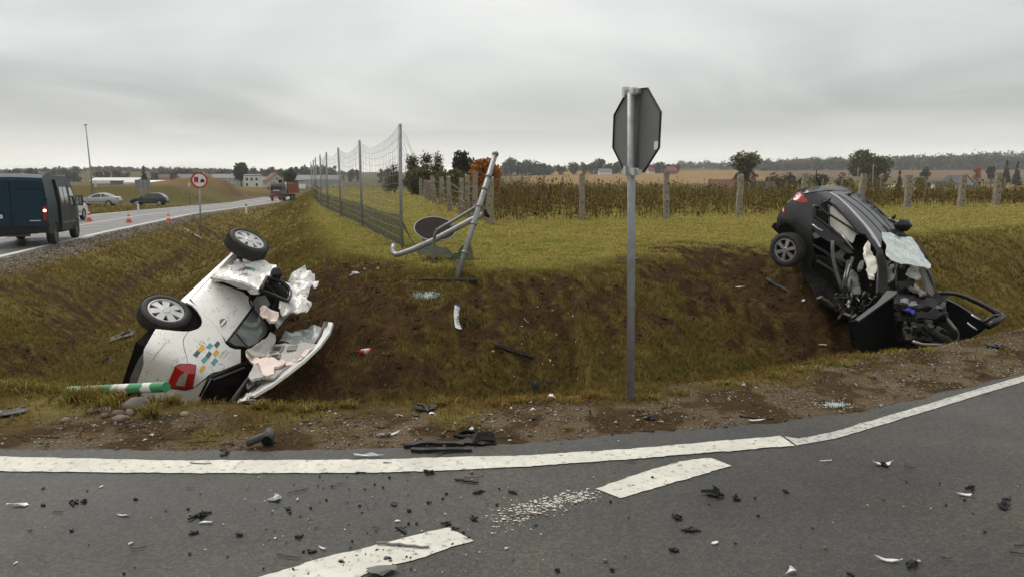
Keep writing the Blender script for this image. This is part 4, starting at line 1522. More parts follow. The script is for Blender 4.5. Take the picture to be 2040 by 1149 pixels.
panel("bumper_diffuser", zt((116, 590), (122, 692), (100, 760), (52, 885), (30, 960), (-30, 960), (-5, 830), (40, 720), (80, 640)), W_BODY, M_GREYP, W, th=.03, step=8)
lamp = panel("tail_light", zt((470, 692), (560, 690), (624, 702), (612, 800), (592, 915), (520, 930), (350, 905), (352, 880), (395, 785), (432, 715)), W_BODY, M_RED, W, th=.03, step=6, lift=.008)
panel("indicator_lens", zt((520, 770), (545, 785), (515, 905), (430, 890), (470, 805)), W_BODY, M_LENS, lamp, th=.01, step=6, lift=.016)
panel("lamp_surround", zt((350, 905), (520, 930), (594, 915), (600, 925), (520, 944), (345, 918)), W_BODY, M_BLACKP, lamp, th=.02, step=6, lift=.004)
panel("tailgate", zt((345, 920), (520, 946), (600, 930), (660, 890), (720, 842), (752, 805), (770, 782), (790, 790), (750, 870), (705, 950), (660, 1035), (600, 1110), (300, 1110), (310, 1010)), W_BODY, M_WHITE, W, th=.03, step=8, lift=-.012)
text_on("lettering", "SKODA", zt((470, 972))[0], zt((420, 1068))[0], 30 / 4.7864, shrink(W_BODY, -.012), M_GREYP, W, .012)
panel("rear_door", za((546, 478), (652, 366), (700, 392), (780, 420), (830, 440), (862, 465), (886, 500), (884, 515), (738, 705), (700, 652), (660, 602), (600, 548)), W_BODY, M_WHITE, W, th=.025, step=8, lift=.006, gap=.7)
panel("belt_moulding", za((884, 505), (890, 512), (742, 708), (736, 702)), W_BODY, M_WHITE, W, th=.02, step=6, lift=.014)
hd = panel("door_handle", za((736, 586), (743, 594), (718, 625), (706, 620)), W_BODY, M_WHITE, W, th=.03, step=5, lift=.035, round_=1)
panel("handle_recess", za((705, 590), (728, 584), (745, 592), (742, 612), (722, 628), (704, 618)), W_BODY, M_GREYP, hd, th=.008, step=5, lift=.008, round_=1)
panel("sill", za((487, 492), (790, 208), (800, 215), (652, 364), (548, 476), (520, 502)), W_BODY, M_WHITE, W, th=.03, step=9, lift=.004, gap=.6)
panel("wheel_arch_liner", za((470, 500), (520, 496), (560, 524), (602, 572), (608, 602), (590, 630), (545, 652), (450, 655), (400, 650), (330, 640), (400, 560)), shrink(W_BODY, -.16), M_DARKIN, W, th=.02, step=9)
# the front door, knocked outwards and dented
dsurf = plane3([(*za((660, 360))[0], 10.0), (*za((800, 215))[0], 11.15), (*za((910, 438))[0], 9.75)])
fd = panel("front_door", zf((172, 612), (300, 470), (420, 340), (500, 292), (525, 290), (560, 310), (610, 360), (680, 405), (780, 432), (850, 430), (900, 450), (945, 490), (985, 530), (940, 560), (915, 600), (860, 615), (770, 740), (745, 790), (640, 720), (520, 672), (400, 650), (260, 625)), dsurf, M_WHITE2, W, th=.05, step=5, amp=.075, freq=4.2)
panel("door_edge", zf((180, 620), (300, 640), (420, 662), (540, 685), (640, 728), (745, 790), (735, 792), (690, 775), (560, 760), (500, 745), (400, 700), (260, 655)), plane3([(*za((660, 362))[0], 9.99), (*za((910, 440))[0], 9.72), (*za((800, 415))[0], 9.95)]), M_WHITE2, fd, th=.03, step=6)
# lettering of the dented decal on the door
for pts, mm in (([(440, 560), (520, 530), (600, 500), (690, 505), (705, 525), (690, 540), (610, 520), (530, 548), (470, 575)], M_GREYP), ([(450, 580), (500, 572), (560, 585), (620, 572), (612, 584), (560, 596), (500, 588)], M_GREYP), ([(540, 545), (590, 535), (580, 552), (545, 560)], M_GREYP)):
    panel("crest_decal", zf(*pts), dsurf, mm, fd, th=.004, step=5, lift=.035, amp=.03, freq=3.2)
panel("crest_decal", zf((672, 515), (712, 512), (720, 530), (690, 548), (676, 540)), dsurf, mat("teal_decal", (.10, .30, .29), .5), fd, th=.004, step=5, lift=.035)
frp = at_depth(zf((860, 620), (930, 640), (1000, 660), (1060, 690), (1110, 735), (1140, 790), (1135, 850), (1100, 905), (1060, 890), (960, 845), (860, 800), (780, 772)), [10.2, 10.3, 10.35, 10.4, 10.4, 10.35, 10.25, 10.1, 10.05, 9.95, 9.9, 9.8])
fr = mk("window_frame", tube(np.vstack([frp, frp[:1]]), .028, 8), M_BLACKG, fd, smooth=True)
mir = at_depth(zf((970, 580)), 10.35)[0]
mk("mirror", blob(mir, (.085, .07, .10), 14, 3, .15), M_BLACKG, fd, smooth=True)
# cabin seen through the front door and the cut-off pillars
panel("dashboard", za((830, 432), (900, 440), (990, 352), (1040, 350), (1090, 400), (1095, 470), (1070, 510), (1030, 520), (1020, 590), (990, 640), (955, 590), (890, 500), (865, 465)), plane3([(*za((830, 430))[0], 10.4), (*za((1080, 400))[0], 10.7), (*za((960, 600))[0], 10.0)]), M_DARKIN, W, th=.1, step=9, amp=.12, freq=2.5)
sw = at_depth(za((940, 480)), 10.05)[0]
mk("steering_wheel", xf(lathe([(.155, -.012), (.175, 0), (.185, .014), (.165, .014)], 24, closed=True), basis((.4, -.8, .3)), sw), M_BLACKP, W, smooth=True)
panel("gear_console", za((905, 470), (950, 460), (985, 500), (960, 530), (920, 510)), plane3([(*za((905, 470))[0], 10.0), (*za((985, 500))[0], 10.1), (*za((930, 520))[0], 9.9)]), M_GREYP, W, th=.1, step=8, amp=.06)
gls = panel("rear_side_window", za((892, 512), (935, 565), (962, 600), (988, 645), (962, 690), (912, 733), (855, 743), (780, 740), (752, 722), (742, 706)), W_BODY, M_BLACKG, W, th=.02, step=8, lift=-.004)
panel("glass", za((890, 528), (925, 565), (955, 605), (972, 640), (950, 680), (908, 718), (862, 735), (840, 716), (798, 662)), W_BODY, M_GLASS_T, gls, th=.008, step=8, lift=.003)
panel("quarter_glass", za((790, 670), (832, 718), (848, 736), (790, 732), (764, 716), (757, 704)), W_BODY, M_GLASS_T, gls, th=.008, step=8, lift=.003)
panel("pillar_trim", za((886, 508), (905, 512), (952, 560), (990, 610), (1000, 640), (988, 645), (960, 600), (930, 560)), W_BODY, M_BLACKP, W, th=.03, step=6, lift=.012)
panel("curtain_airbag", za((925, 516), (962, 520), (998, 545), (1020, 570), (1019, 602), (985, 612), (960, 590), (945, 560)), plane3([(*za((925, 516))[0], 9.6), (*za((1018, 560))[0], 9.85), (*za((980, 610))[0], 9.45)]), M_PINK, W, th=.03, step=5, amp=.09, freq=5, round_=1)
panel("cut_pillar", za((1020, 556), (1060, 540), (1090, 554), (1050, 605), (1022, 635), (1012, 600)), plane3([(*za((1020, 556))[0], 10.2), (*za((1090, 554))[0], 10.5), (*za((1022, 630))[0], 9.9)]), M_LINER, W, th=.05, step=6, amp=.04)
panel("rear_pillar_lining", za((850, 748), (905, 735), (962, 692), (985, 650), (1012, 690), (1000, 730), (975, 765), (945, 800), (905, 792), (868, 775)), plane3([(*za((850, 750))[0], 8.95), (*za((985, 650))[0], 9.7), (*za((940, 800))[0], 9.1)]), M_LINER, W, th=.03, step=7, amp=.05, round_=1)
# roof, cut along its left side and folded down to the right: its lining faces up
rsurf = plane3([(*za((880, 880))[0], 8.55), (*za((1290, 640))[0], 10.3), (*za((960, 760))[0], 9.35)])
rp = panel("headliner", za((900, 800), (945, 798), (985, 730), (1060, 720), (1150, 720), (1235, 725), (1215, 770), (1130, 820), (1050, 860), (1000, 905), (940, 900), (880, 925), (860, 900), (885, 850)), rsurf, M_LINER, W, th=.03, step=8, amp=.03)
panel("roof_skin", za((890, 955), (960, 890), (1015, 855), (1080, 850), (1150, 815), (1215, 755), (1262, 680), (1288, 602), (1322, 608), (1305, 660), (1250, 735), (1165, 815), (1075, 885), (985, 950), (890, 1005), (860, 1008)), plane3([(*za((870, 1000))[0], 8.25), (*za((1310, 610))[0], 10.35), (*za((1000, 860))[0], 9.0)]), M_WHITE, W, th=.03, step=8)
panel("roof_rail", za((1010, 862), (1080, 842), (1150, 805), (1208, 748), (1252, 676), (1282, 600), (1300, 602), (1272, 690), (1226, 762), (1160, 822), (1085, 862), (1020, 880)), plane3([(*za((1010, 870))[0], 9.0), (*za((1290, 605))[0], 10.28), (*za((1150, 810))[0], 9.5)]), M_GREYP, W, th=.03, step=7, lift=.03)
panel("door_seal", za((1045, 852), (1120, 822), (1185, 770), (1232, 712), (1240, 718), (1190, 782), (1125, 834), (1050, 862)), plane3([(*za((1010, 870))[0], 9.0), (*za((1290, 605))[0], 10.28), (*za((1150, 810))[0], 9.5)]), M_BLACKP, W, th=.02, step=7, lift=.05)
panel("curtain_airbag", za((846, 768), (862, 762), (880, 792), (925, 798), (975, 808), (1030, 828), (1075, 822), (1050, 842), (1005, 852), (1000, 880), (960, 895), (940, 888), (918, 830), (870, 812)), rsurf, M_PINK, W, th=.03, step=5, lift=.07, amp=.07, freq=6)
panel("curtain_airbag", za((1060, 828), (1110, 805), (1160, 770), (1205, 735), (1212, 742), (1165, 790), (1115, 826), (1066, 842)), rsurf, M_PINK, W, th=.02, step=5, lift=.05, amp=.05, freq=6)
panel("shattered_windscreen", za((1030, 692), (1062, 660), (1100, 655), (1150, 640), (1210, 640), (1268, 640), (1250, 690), (1228, 728), (1190, 722), (1140, 726), (1095, 716), (1045, 700)), plane3([(*za((1030, 692))[0], 10.0), (*za((1268, 640))[0], 10.5), (*za((1140, 726))[0], 9.9)]), M_GLASS_C, W, th=.012, step=6, amp=.07, freq=5)
for q in ([(975, 770), (992, 735), (1058, 730), (1040, 765)], [(968, 800), (982, 780), (1040, 775), (1030, 800)], [(1078, 735), (1130, 728), (1120, 755), (1070, 758)]):
    a = panel("overhead_console" if q[0][0] < 1000 else "sun_visor", za(*q), rsurf, M_GREYP, W, th=.02, step=6, lift=.05)
    if q[0][0] < 1000:
        c = np.mean(q, axis=0)
        panel("console_slot", za(*[tuple(c + (np.array(p) - c) * .6) for p in q]), rsurf, M_BLACKP, a, th=.01, step=6, lift=.062)
# tailgate glass aperture and the folded remains of the right side
panel("aperture_dark_sheet", za((652, 905), (700, 882), (830, 838), (880, 832), (884, 870), (862, 915), (830, 960), (790, 1020), (750, 1070), (600, 1050), (625, 965)), shrink(W_BODY, -.07), M_DARKIN, W, th=.05, step=9)  # dark sheet set in to stand for the black inside of the opening
panel("aperture_seal", za((650, 892), (720, 868), (862, 812), (868, 824), (720, 882), (656, 908), (640, 940), (604, 1010), (590, 1010), (632, 925)), W_BODY, M_BLACKG, W, th=.02, step=7, lift=.012)
panel("aperture_trim", za((664, 912), (730, 888), (838, 846), (842, 854), (735, 898), (672, 922)), shrink(W_BODY, -.03), M_GREYP, W, th=.015, step=7)
panel("pillar_skin", za((795, 1040), (850, 990), (905, 935), (985, 880), (1010, 868), (1000, 900), (930, 945), (880, 990), (845, 1040)), plane3([(*za((800, 1040))[0], 8.05), (*za((1000, 880))[0], 8.9), (*za((850, 990))[0], 8.3)]), M_WHITE2, W, th=.03, step=6, amp=.06)
panel("pillar_lining", za((858, 905), (885, 850), (940, 888), (930, 905), (895, 940), (860, 960)), plane3([(*za((858, 905))[0], 8.6), (*za((940, 888))[0], 8.8), (*za((870, 960))[0], 8.4)]), M_LINER, W, th=.03, step=6, amp=.04)
for a, b, r in (((752, 1062), (868, 905), .022), ((800, 1075), (930, 945), .02), ((770, 1075), (905, 945), .012)):
    A, B = at_depth(za(a), 7.95)[0], at_depth(za(b), 8.55)[0]
    mk("tailgate_strut", tube([A, A * .6 + B * .4, B], r, 8), M_BLACKP, W, smooth=True)
lt = at_depth(za((880, 1040)), 7.9)[0]
mk("number_plate_lamp", join([blob(lt, (.10, .03, .03), 10, 1, .2), tube([lt + (-.12, 0, 0), lt + (.02, 0, -.02), lt + (.12, .0, .03)], .012, 6)]), M_BLACKG, W, smooth=True)
# crumpled nose
panel("crumpled_bonnet", zf((1000, 700), (1070, 660), (1120, 620), (1190, 560), (1260, 520), (1310, 512), (1370, 545), (1430, 600), (1478, 690), (1465, 725), (1400, 760), (1370, 790), (1360, 830), (1330, 870), (1380, 915), (1395, 965), (1340, 1030), (1230, 1045), (1130, 1045), (1060, 1020), (1000, 960), (1015, 880), (1100, 905), (1145, 850), (1130, 760), (1060, 690)), plane3([(*zf((1060, 690))[0], 10.75), (*zf((1440, 620))[0], 11.2), (*zf((1200, 1030))[0], 10.1)]), M_WHITE2, W, th=.02, step=4, amp=.16, freq=3.4)
panel("torn_foil", zf((1020, 880), (1080, 740), (1105, 760), (1120, 830), (1090, 900)), plane3([(*zf((1020, 900))[0], 10.5), (*zf((1100, 740))[0], 10.7), (*zf((1100, 900))[0], 10.4)]), M_GLASS_C, W, th=.02, step=4, amp=.12, freq=6)
# decals
zd = [([(678, 508), (714, 535), (676, 578), (638, 553)], (.62, .34, .015)), ([(634, 558), (668, 580), (632, 628), (594, 604)], (.045, .075, .08)), ([(758, 488), (792, 515), (756, 552), (718, 528)], (.075, .29, .28)), ([(832, 468), (857, 497), (822, 540), (795, 510)], (.045, .075, .08)), ([(750, 563), (777, 592), (745, 640), (716, 612)], (.045, .075, .08)), ([(712, 615), (742, 642), (700, 688), (672, 655)], (.075, .29, .28)), ([(820, 548), (848, 578), (812, 622), (785, 592)], (.62, .34, .015)), ([(806, 630), (836, 658), (796, 710), (766, 680)], (.075, .29, .28)), ([(690, 700), (722, 720), (678, 780), (655, 748)], (.62, .30, .015))]
for i, (q, c) in enumerate(zd):
    panel("decal_square", zt(*q), W_BODY, mat("decal_%d" % int(c[0] * 1000), c, .4, coat=.3), W, th=.003, step=6, lift=.0045)
text_on("lettering", "STAROSTWO", zt((908, 548))[0], zt((845, 628))[0], 14 / 4.7864, W_BODY, M_GREYP, W, .0045)
text_on("lettering", "BRODNICA", zt((930, 570))[0], zt((880, 634))[0], 12 / 4.7864, W_BODY, M_GREYP, W, .0045)
panel("body_crease", zt((180, 660), (250, 560), (330, 470), (340, 476), (262, 568), (190, 668)), W_BODY, M_WHITE, W, th=.02, step=7, lift=.010)
# wheels
def w_at(uv, yl):
    D = rays([uv])[0]
    o = (EYE - WT) @ WM; d = D @ WM
    return EYE + D * ((yl - o[1]) / d[1])
axl = WM[:, 1]
rc = w_at((331, 617), .80)
wheel(W, rc - axl * .085, axl, R=.295, rim_r=.205, w=.19, spokes=7, rim_mat=M_RIM, tyre_mat=M_TYRE, cut_mat=M_DARKIN, spoke_w=.062, twist=.2)
ax2 = axl + np.array([.12, .10, .10]); ax2 /= np.linalg.norm(ax2)
fc = at_depth([(497, 477.5)], 10.75)[0]
wheel(W, fc - ax2 * .085, ax2, R=.295, rim_r=.205, w=.20, spokes=7, rim_mat=M_RIM, tyre_mat=M_TYRE, cut_mat=M_DARKIN, spoke_w=.062, twist=.5)
mk("front_axle", tube([fc - ax2 * .2, fc - ax2 * .55, wloc((2.3, .1, .35))], .045, 8), M_BLACKP, W, smooth=True)
mk("rear_axle", tube([rc - axl * .15, rc - axl * .7, wloc((0, -.4, .32))], .05, 8), M_BLACKP, W, smooth=True)
# the rest of the shell: floor, right side and black filler for the cabin
mk("underbody", join([box((1.05, 0, .26), (3.0, 1.36, .12)), box((1.1, .0, .20), (2.6, .22, .1)), box((-.35, -.3, .24), (.4, .5, .12))]), M_DARKIN, W, world=False)
def shell_right():
    P2, Tt = fill2([(-.62, .3), (3.0, .3), (3.0, .75), (2.3, .93), (1.5, 1.0), (-.62, 1.0)], .16)
    z = P2[:, 1]; w = .825 - .05 * ((z - .66) / .42) ** 2
    P = np.stack([P2[:, 0], -w, z], 1)
    return sheet(P, Tt, .03, (1, -5, .6))
mk("right_side", shell_right(), M_WHITE, W, world=False)
mk("dark_cabin_fill", join([box((.45, -.32, .62), (1.7, .70, .55)), box((-.30, -.1, .62), (.5, 1.0, .5))]), M_DARKIN, W, world=False)  # black filler boxes so gaps in the body read dark inside
mk("engine_bay", box((2.45, -.30, .50), (.9, .75, .45)), M_DARKIN, W, world=False)

# ================================================================== the black car hanging nose-down over the crest
M_CHAR = mat("charcoal_paint", (.020, .021, .023), .32, spec=.4, coat=.4, var=(3, (.036, .035, .033), .6, 6), specks=(60, .93, (.10, .085, .07)))
M_CHAR2 = mat("charcoal_roof", (.050, .052, .056), .26, coat=.7, var=(4, (.040, .041, .043), .5))
M_PANELB = mat("black_door_skin", (.005, .005, .006), .55, spec=.18)
M_RAIL = mat("brushed_rail", (.55, .56, .57), .3, metal=.75)
M_ALLOY = mat("dirty_alloy", (.42, .42, .42), .35, metal=.6, var=(10, (.20, .19, .18), .6))
M_WSCREEN = mat("cracked_windscreen", (.30, .37, .345), .12, var=(40, (.46, .52, .49), .5), coat=.5, bump=(90, .4, .006), specks=(48, .80, (.60, .66, .63)))
M_GREYIN = mat("grey_seat_fabric", (.20, .195, .19), .8, var=(6, (.07, .068, .066), .8), bump=(18, .4, .01))
M_SCRAP = mat("scorched_engine_parts", (.022, .021, .020), .55, metal=.3, spec=.25, var=(12, (.09, .085, .08), .5), bump=(25, .5, .02))
BM0 = np.array([[0.4965187857229916, 0.8048422147486065, 0.32511244944284146], [-0.6126503897920812, 0.5902638648838661, -0.5255930647373234], [-0.614921617209687, 0.061786561410386465, 0.7861639940351528]])
BS = .90
BT = EYE + (np.array([6.538, 16.901, -.043]) - EYE) * BS


def g_black(x, y, z):
    up = np.maximum(z - .98, 0)
    w = .87 - .06 * ((np.minimum(z, .98) - .66) / .5) ** 2 - .42 * up - .05 * up ** 2
    w = w * (1 - .14 * np.clip((-.1 - x) / .75, 0, 1) ** 2)
    xr = -.80 + .50 * np.maximum(z - .85, 0) + .20 * y * y
    zr = 1.56 - .09 * np.maximum(.7 - x, 0) ** 2 - .03 * np.maximum(x - .9, 0) ** 2 - .05 * y * y
    return smax(np.abs(y) - w, xr - x, z - zr, .2 - z, x - 3.4, k=.10)


B_BODY = march(BM0, BT, g_black, 10.5, 19, s=BS)
B_CAR = thing("wrecked_car", "charcoal car hanging nose-down over the far bank with its side torn open and doors splayed", "car", BT, rot=BM0)
K = B_CAR


def zb(*pts):
    return [(1480 + x / 2.873, 330 + y / 2.873) for x, y in pts]


def zq(*pts):
    return [(1520 + x / 5.473, 350 + y / 5.473) for x, y in pts]


def zi(*pts):
    return [(1600 + x / 4.788, 480 + y / 4.788) for x, y in pts]


def zg(*pts):
    return [(1740 + x / 4.104, 440 + y / 4.104) for x, y in pts]


def bl(p):
    return BT + (np.asarray(p, float) * BS) @ BM0.T


def pl(*a):
    """Plane through (picture point, depth) pairs."""
    return plane3([(p[0], p[1], d) for p, d in a])


panel("rear_quarter", zq((148, 565), (150, 510), (152, 470), (175, 410), (215, 350), (265, 310), (320, 265), (342, 262), (400, 292), (494, 296), (470, 255), (430, 205), (450, 200), (560, 185), (700, 168), (735, 180), (755, 235), (690, 275), (645, 300), (615, 330), (575, 320), (556, 330), (552, 440), (540, 460), (530, 520), (525, 640), (535, 700), (530, 830), (520, 1010), (430, 1010), (428, 820), (400, 700), (350, 600), (310, 545), (260, 515), (200, 525), (170, 560), (160, 590)), B_BODY, M_CHAR, K, th=.02, step=9)
panel("wheel_arch_trim", zq((148, 565), (160, 590), (172, 560), (205, 522), (262, 514), (312, 548), (350, 602), (400, 700), (428, 822), (430, 1010), (450, 1010), (448, 800), (420, 690), (370, 590), (330, 520), (270, 484), (195, 490), (155, 530)), B_BODY, M_BLACKP, K, th=.03, step=7, lift=.015)
panel("arch_liner", zq((160, 600), (175, 560), (210, 520), (265, 510), (320, 545), (370, 620), (420, 740), (430, 900), (380, 820), (300, 640), (200, 610)), shrink(B_BODY, -.18), M_DARKIN, K, th=.03, step=10)
lamp2 = panel("tail_light", zq((412, 160), (430, 200), (460, 245), (494, 296), (440, 297), (370, 283), (330, 260), (338, 220), (370, 180)), B_BODY, M_RED, K, th=.03, step=6, lift=.012)
panel("lamp_lens", zq((350, 212), (385, 180), (400, 184), (412, 226), (398, 234), (384, 204), (362, 234), (346, 232)), B_BODY, mat("white_lamp_glass", (.75, .72, .70), .1, coat=.5), lamp2, th=.01, step=5, lift=.022)
panel("rear_reflector", zq((232, 340), (210, 365), (206, 390), (226, 425), (240, 410), (236, 380)), B_BODY, M_RED, K, th=.02, step=5, lift=.012)
panel("painted_glint", zq((214, 362), (228, 350), (226, 390), (210, 392)), B_BODY, mat("white_lamp_glass", (.75, .72, .70), .1, coat=.5), K, th=.01, step=5, lift=.02)  # white piece painted in as a glint on the red reflector
panel("roof_spoiler", zq((415, 150), (440, 140), (560, 122), (640, 112), (720, 108), (800, 110), (880, 125), (960, 150), (1020, 190), (960, 180), (860, 165), (700, 160), (560, 178), (440, 196)), B_BODY, M_CHAR, K, th=.03, step=8, lift=.02)
panel("tailgate_edge", zq((415, 150), (365, 170), (300, 265), (260, 295), (268, 300), (322, 264), (336, 225), (372, 182), (412, 160)), B_BODY, M_BLACKG, K, th=.03, step=7, lift=.006)
panel("roof", zb((498, 152), (560, 128), (610, 135), (660, 158), (720, 198), (790, 255), (860, 325), (910, 370), (948, 408), (930, 400), (870, 388), (796, 385), (792, 466), (765, 410), (735, 370), (690, 318), (640, 262), (570, 198)), B_BODY, M_CHAR2, K, th=.03, step=7)
for a, b in (((545, 165), (800, 395)), ((585, 160), (835, 385)), ((625, 160), (868, 386)), ((660, 168), (905, 392))):
    pts = [np.array(a) + (np.array(b) - np.array(a)) * q + np.array([10, -22]) * 4 * q * (1 - q) * .7 for q in np.linspace(0, 1, 9)]
    P = shrink(B_BODY, .004)(np.array(zb(*[tuple(p) for p in pts])))
    mk("roof_rib", tube(P, .007, 6), M_BLACKP, K, smooth=True)
panel("roof_rail", zq((718, 180), (740, 178), (820, 225), (920, 310), (1010, 400), (1090, 490), (1170, 580), (1230, 665), (1270, 735), (1290, 780), (1268, 782), (1235, 720), (1180, 640), (1110, 545), (1020, 445), (930, 345), (830, 250), (760, 205)), B_BODY, M_RAIL, K, th=.03, step=7, lift=.035)
panel("roof_side_rail", zq((735, 182), (830, 252), (930, 348), (1020, 448), (1110, 548), (1180, 642), (1235, 722), (1262, 780), (1300, 800), (1330, 900), (1345, 1149), (1262, 1149), (1250, 900), (1225, 800), (1180, 740), (1115, 640), (1060, 632), (1000, 560), (900, 440), (800, 330), (740, 285), (755, 235)), B_BODY, M_CHAR, K, th=.03, step=8, lift=.004)
panel("right_pillar", zi((712, 110), (765, 100), (800, 300), (800, 470), (760, 500), (715, 480), (718, 300)), pl((zi((712, 110))[0], 12.75), (zi((765, 480))[0], 12.0), (zi((800, 300))[0], 12.4)), M_CHAR, K, th=.06, step=8)
panel("pillar_lining", zi((765, 160), (840, 195), (800, 250), (790, 330), (800, 470), (785, 480), (770, 300)), pl((zi((765, 160))[0], 12.7), (zi((790, 470))[0], 12.1), (zi((840, 200))[0], 12.8)), M_GREYIN, K, th=.03, step=7, amp=.04)
# torn rear door with the white curtain airbag behind its window
panel("curtain_airbag", zq((735, 335), (760, 325), (830, 385), (920, 480), (1000, 565), (1060, 630), (1010, 640), (985, 720), (960, 740), (880, 690), (800, 620), (722, 540), (722, 400)), shrink(B_BODY, -.06), M_AIRBAG, K, th=.04, step=8, amp=.05, freq=4)
for pts, r in ((((555, 325), (560, 445), (640, 500), (760, 590), (880, 700), (980, 805)), .035), (((610, 375), (720, 420), (860, 510), (980, 590), (1055, 632)), .026), (((645, 300), (690, 280), (745, 300), (770, 330), (860, 410), (960, 520), (1055, 632)), .022), (((720, 320), (720, 540), (800, 620), (965, 745)), .022), (((560, 330), (620, 345), (700, 420), (722, 450)), .03)):
    P = shrink(B_BODY, .02)(dense(np.array(zq(*pts)), 6, closed=False))
    mk("door_frame", tube(P, r * .8, 7), M_BLACKG, K, smooth=True)
panel("rear_door", zq((540, 455), (600, 480), (720, 565), (850, 680), (960, 790), (980, 850), (930, 850), (800, 760), (680, 700), (600, 640), (530, 560)), B_BODY, M_BLACKG, K, th=.04, step=8, amp=.05, lift=.02)
P = shrink(B_BODY, .05)(np.array(zq((538, 532), (560, 548), (590, 575), (625, 592), (655, 604))))
mk("door_handle", tube(P, [.012, .02, .018, .016, .01], 7), M_RAIL, K, smooth=True)
P = shrink(B_BODY, .05)(np.array(zq((860, 650), (920, 720), (985, 805))))
mk("window_trim", tube(P, .007, 6), M_RAIL, K, smooth=True)
# open side: cabin, sill, seals
panel("dark_cabin_fill", zq((480, 440), (700, 560), (960, 760), (1060, 630), (1110, 660), (1240, 830), (1260, 1300), (1150, 1700), (800, 1750), (520, 1400), (430, 1000), (500, 700)), shrink(B_BODY, -.55), M_DARKIN, K, th=.1, step=14, amp=.15, freq=2)  # dark sheet filling the torn side so the hollow reads black
panel("rear_wing_inner", zq((520, 620), (640, 640), (680, 690), (560, 700), (540, 760), (560, 860), (530, 900), (515, 760)), shrink(B_BODY, -.12), M_SCRAP, K, th=.05, step=8, amp=.12, freq=5)
panel("floor_pan", zq((430, 880), (560, 860), (700, 900), (830, 1000), (930, 1120), (1000, 1500), (820, 1650), (620, 1400), (450, 1080)), shrink(B_BODY, -.35), M_SCRAP, K, th=.05, step=12, amp=.16, freq=3)
panel("torn_lining", zq((770, 850), (840, 810), (890, 850), (870, 900), (900, 960), (830, 930)), shrink(B_BODY, -.15), M_GREYIN, K, th=.03, step=7, amp=.12, freq=6)
panel("torn_lining", zq((520, 625), (580, 620), (640, 660), (610, 680), (560, 690)), shrink(B_BODY, -.05), M_GREYIN, K, th=.03, step=6, amp=.06, freq=6)
P = shrink(B_BODY, .06)(np.array(zi((285, 0), (280, 60), (285, 150), (300, 230), (320, 310), (350, 400), (380, 470))))
mk("door_seal", tube(P, .035, 8), M_GREYP, K, smooth=True)
P = shrink(B_BODY, .02)(np.array(zi((130, 190), (200, 230), (290, 290), (370, 350))))
mk("side_sill", tube(P, .03, 7), M_SCRAP, K, smooth=True)
P = shrink(B_BODY, -.1)(np.array(zi((90, 40), (200, 100), (300, 180), (380, 240))))
mk("seat_rail", tube(P, .03, 7), M_SCRAP, K, smooth=True)
fp = pl((zi((410, 490))[0], 12.75), (zi((470, 200))[0], 13.1), (zi((555, 500))[0], 12.55))
panel("seat_back", zi((455, 300), (480, 290), (510, 330), (535, 410), (558, 490), (545, 520), (500, 525), (470, 555), (430, 535), (405, 490), (420, 400)), fp, M_GREYIN, K, th=.08, step=6, amp=.09, freq=5)
for pts, r in ((((470, 160), (440, 260), (410, 380), (395, 490)), .03), (((430, 190), (400, 330), (375, 460)), .025), (((455, 170), (430, 300), (400, 430)), .015)):
    mk("centre_pillar", tube(at_depth(zi(*pts), np.linspace(12.9, 12.5, len(pts))), r, 7), M_CHAR, K, smooth=True)
panel("side_airbag", zi((595, 60), (610, 0), (630, 20), (660, 80), (690, 150), (708, 230), (705, 290), (680, 300), (690, 320), (680, 338), (650, 320), (625, 285), (610, 240), (605, 170)), pl((zi((600, 0))[0], 13.0), (zi((700, 290))[0], 12.4), (zi((610, 240))[0], 12.5)), M_AIRBAG, K, th=.06, step=5, amp=.08, freq=5, round_=1)
panel("seat_back", zi((520, 230), (560, 180), (580, 200), (570, 270), (530, 280)), pl((zi((520, 230))[0], 13.1), (zi((580, 190))[0], 13.2), (zi((550, 280))[0], 13.0)), M_GREYP, K, th=.05, step=6, amp=.03, round_=1)
panel("sill_plate", zi((120, 555), (170, 540), (230, 580), (300, 640), (370, 690), (440, 720), (500, 715), (510, 750), (440, 765), (370, 745), (290, 715), (210, 670)), pl((zi((120, 555))[0], 12.9), (zi((500, 730))[0], 12.0), (zi((300, 640))[0], 12.55)), M_GREYP, K, th=.04, step=7, amp=.05)
scr = []
for q in range(46):
    u, v = rng.uniform(330, 690), rng.uniform(480, 700)
    if v > 720 - (u - 330) * .25: continue
    c = at_depth(zi((u, v)), rng.uniform(12.3, 12.8))[0]
    scr.append(tube([c + rng.normal(0, .08, 3), c, c + rng.normal(0, .09, 3)], rng.uniform(.006, .025), 5))
mk("torn_wiring", join(scr), M_BLACKG, K)
for u, v in ((435, 578), (432, 618)):
    mk("broken_clip", blob(at_depth(zi((u, v)), 12.3)[0], (.022, .02, .03), 6, 2, .4), M_AIRBAG, K)
# right front door, bent round the nose: a black slab facing the road
ds = pl((zi((480, 800))[0], 11.25), (zi((890, 480))[0], 11.75), (zi((700, 1100))[0], 11.55))
fdr = panel("right_front_door", zi((470, 765), (520, 755), (880, 500), (868, 560), (865, 640), (880, 740), (920, 830), (980, 920), (1040, 985), (900, 1030), (760, 1110), (660, 1130), (560, 1080), (500, 1010), (480, 900)), ds, M_PANELB, K, th=.07, step=9, amp=.03, freq=2)
panel("door_edge", zi((495, 745), (700, 590), (800, 470), (900, 478), (885, 505), (530, 760)), pl((zi((500, 750))[0], 11.2), (zi((800, 470))[0], 11.9), (zi((890, 490))[0], 11.72)), M_CHAR, fdr, th=.03, step=7, lift=.01)
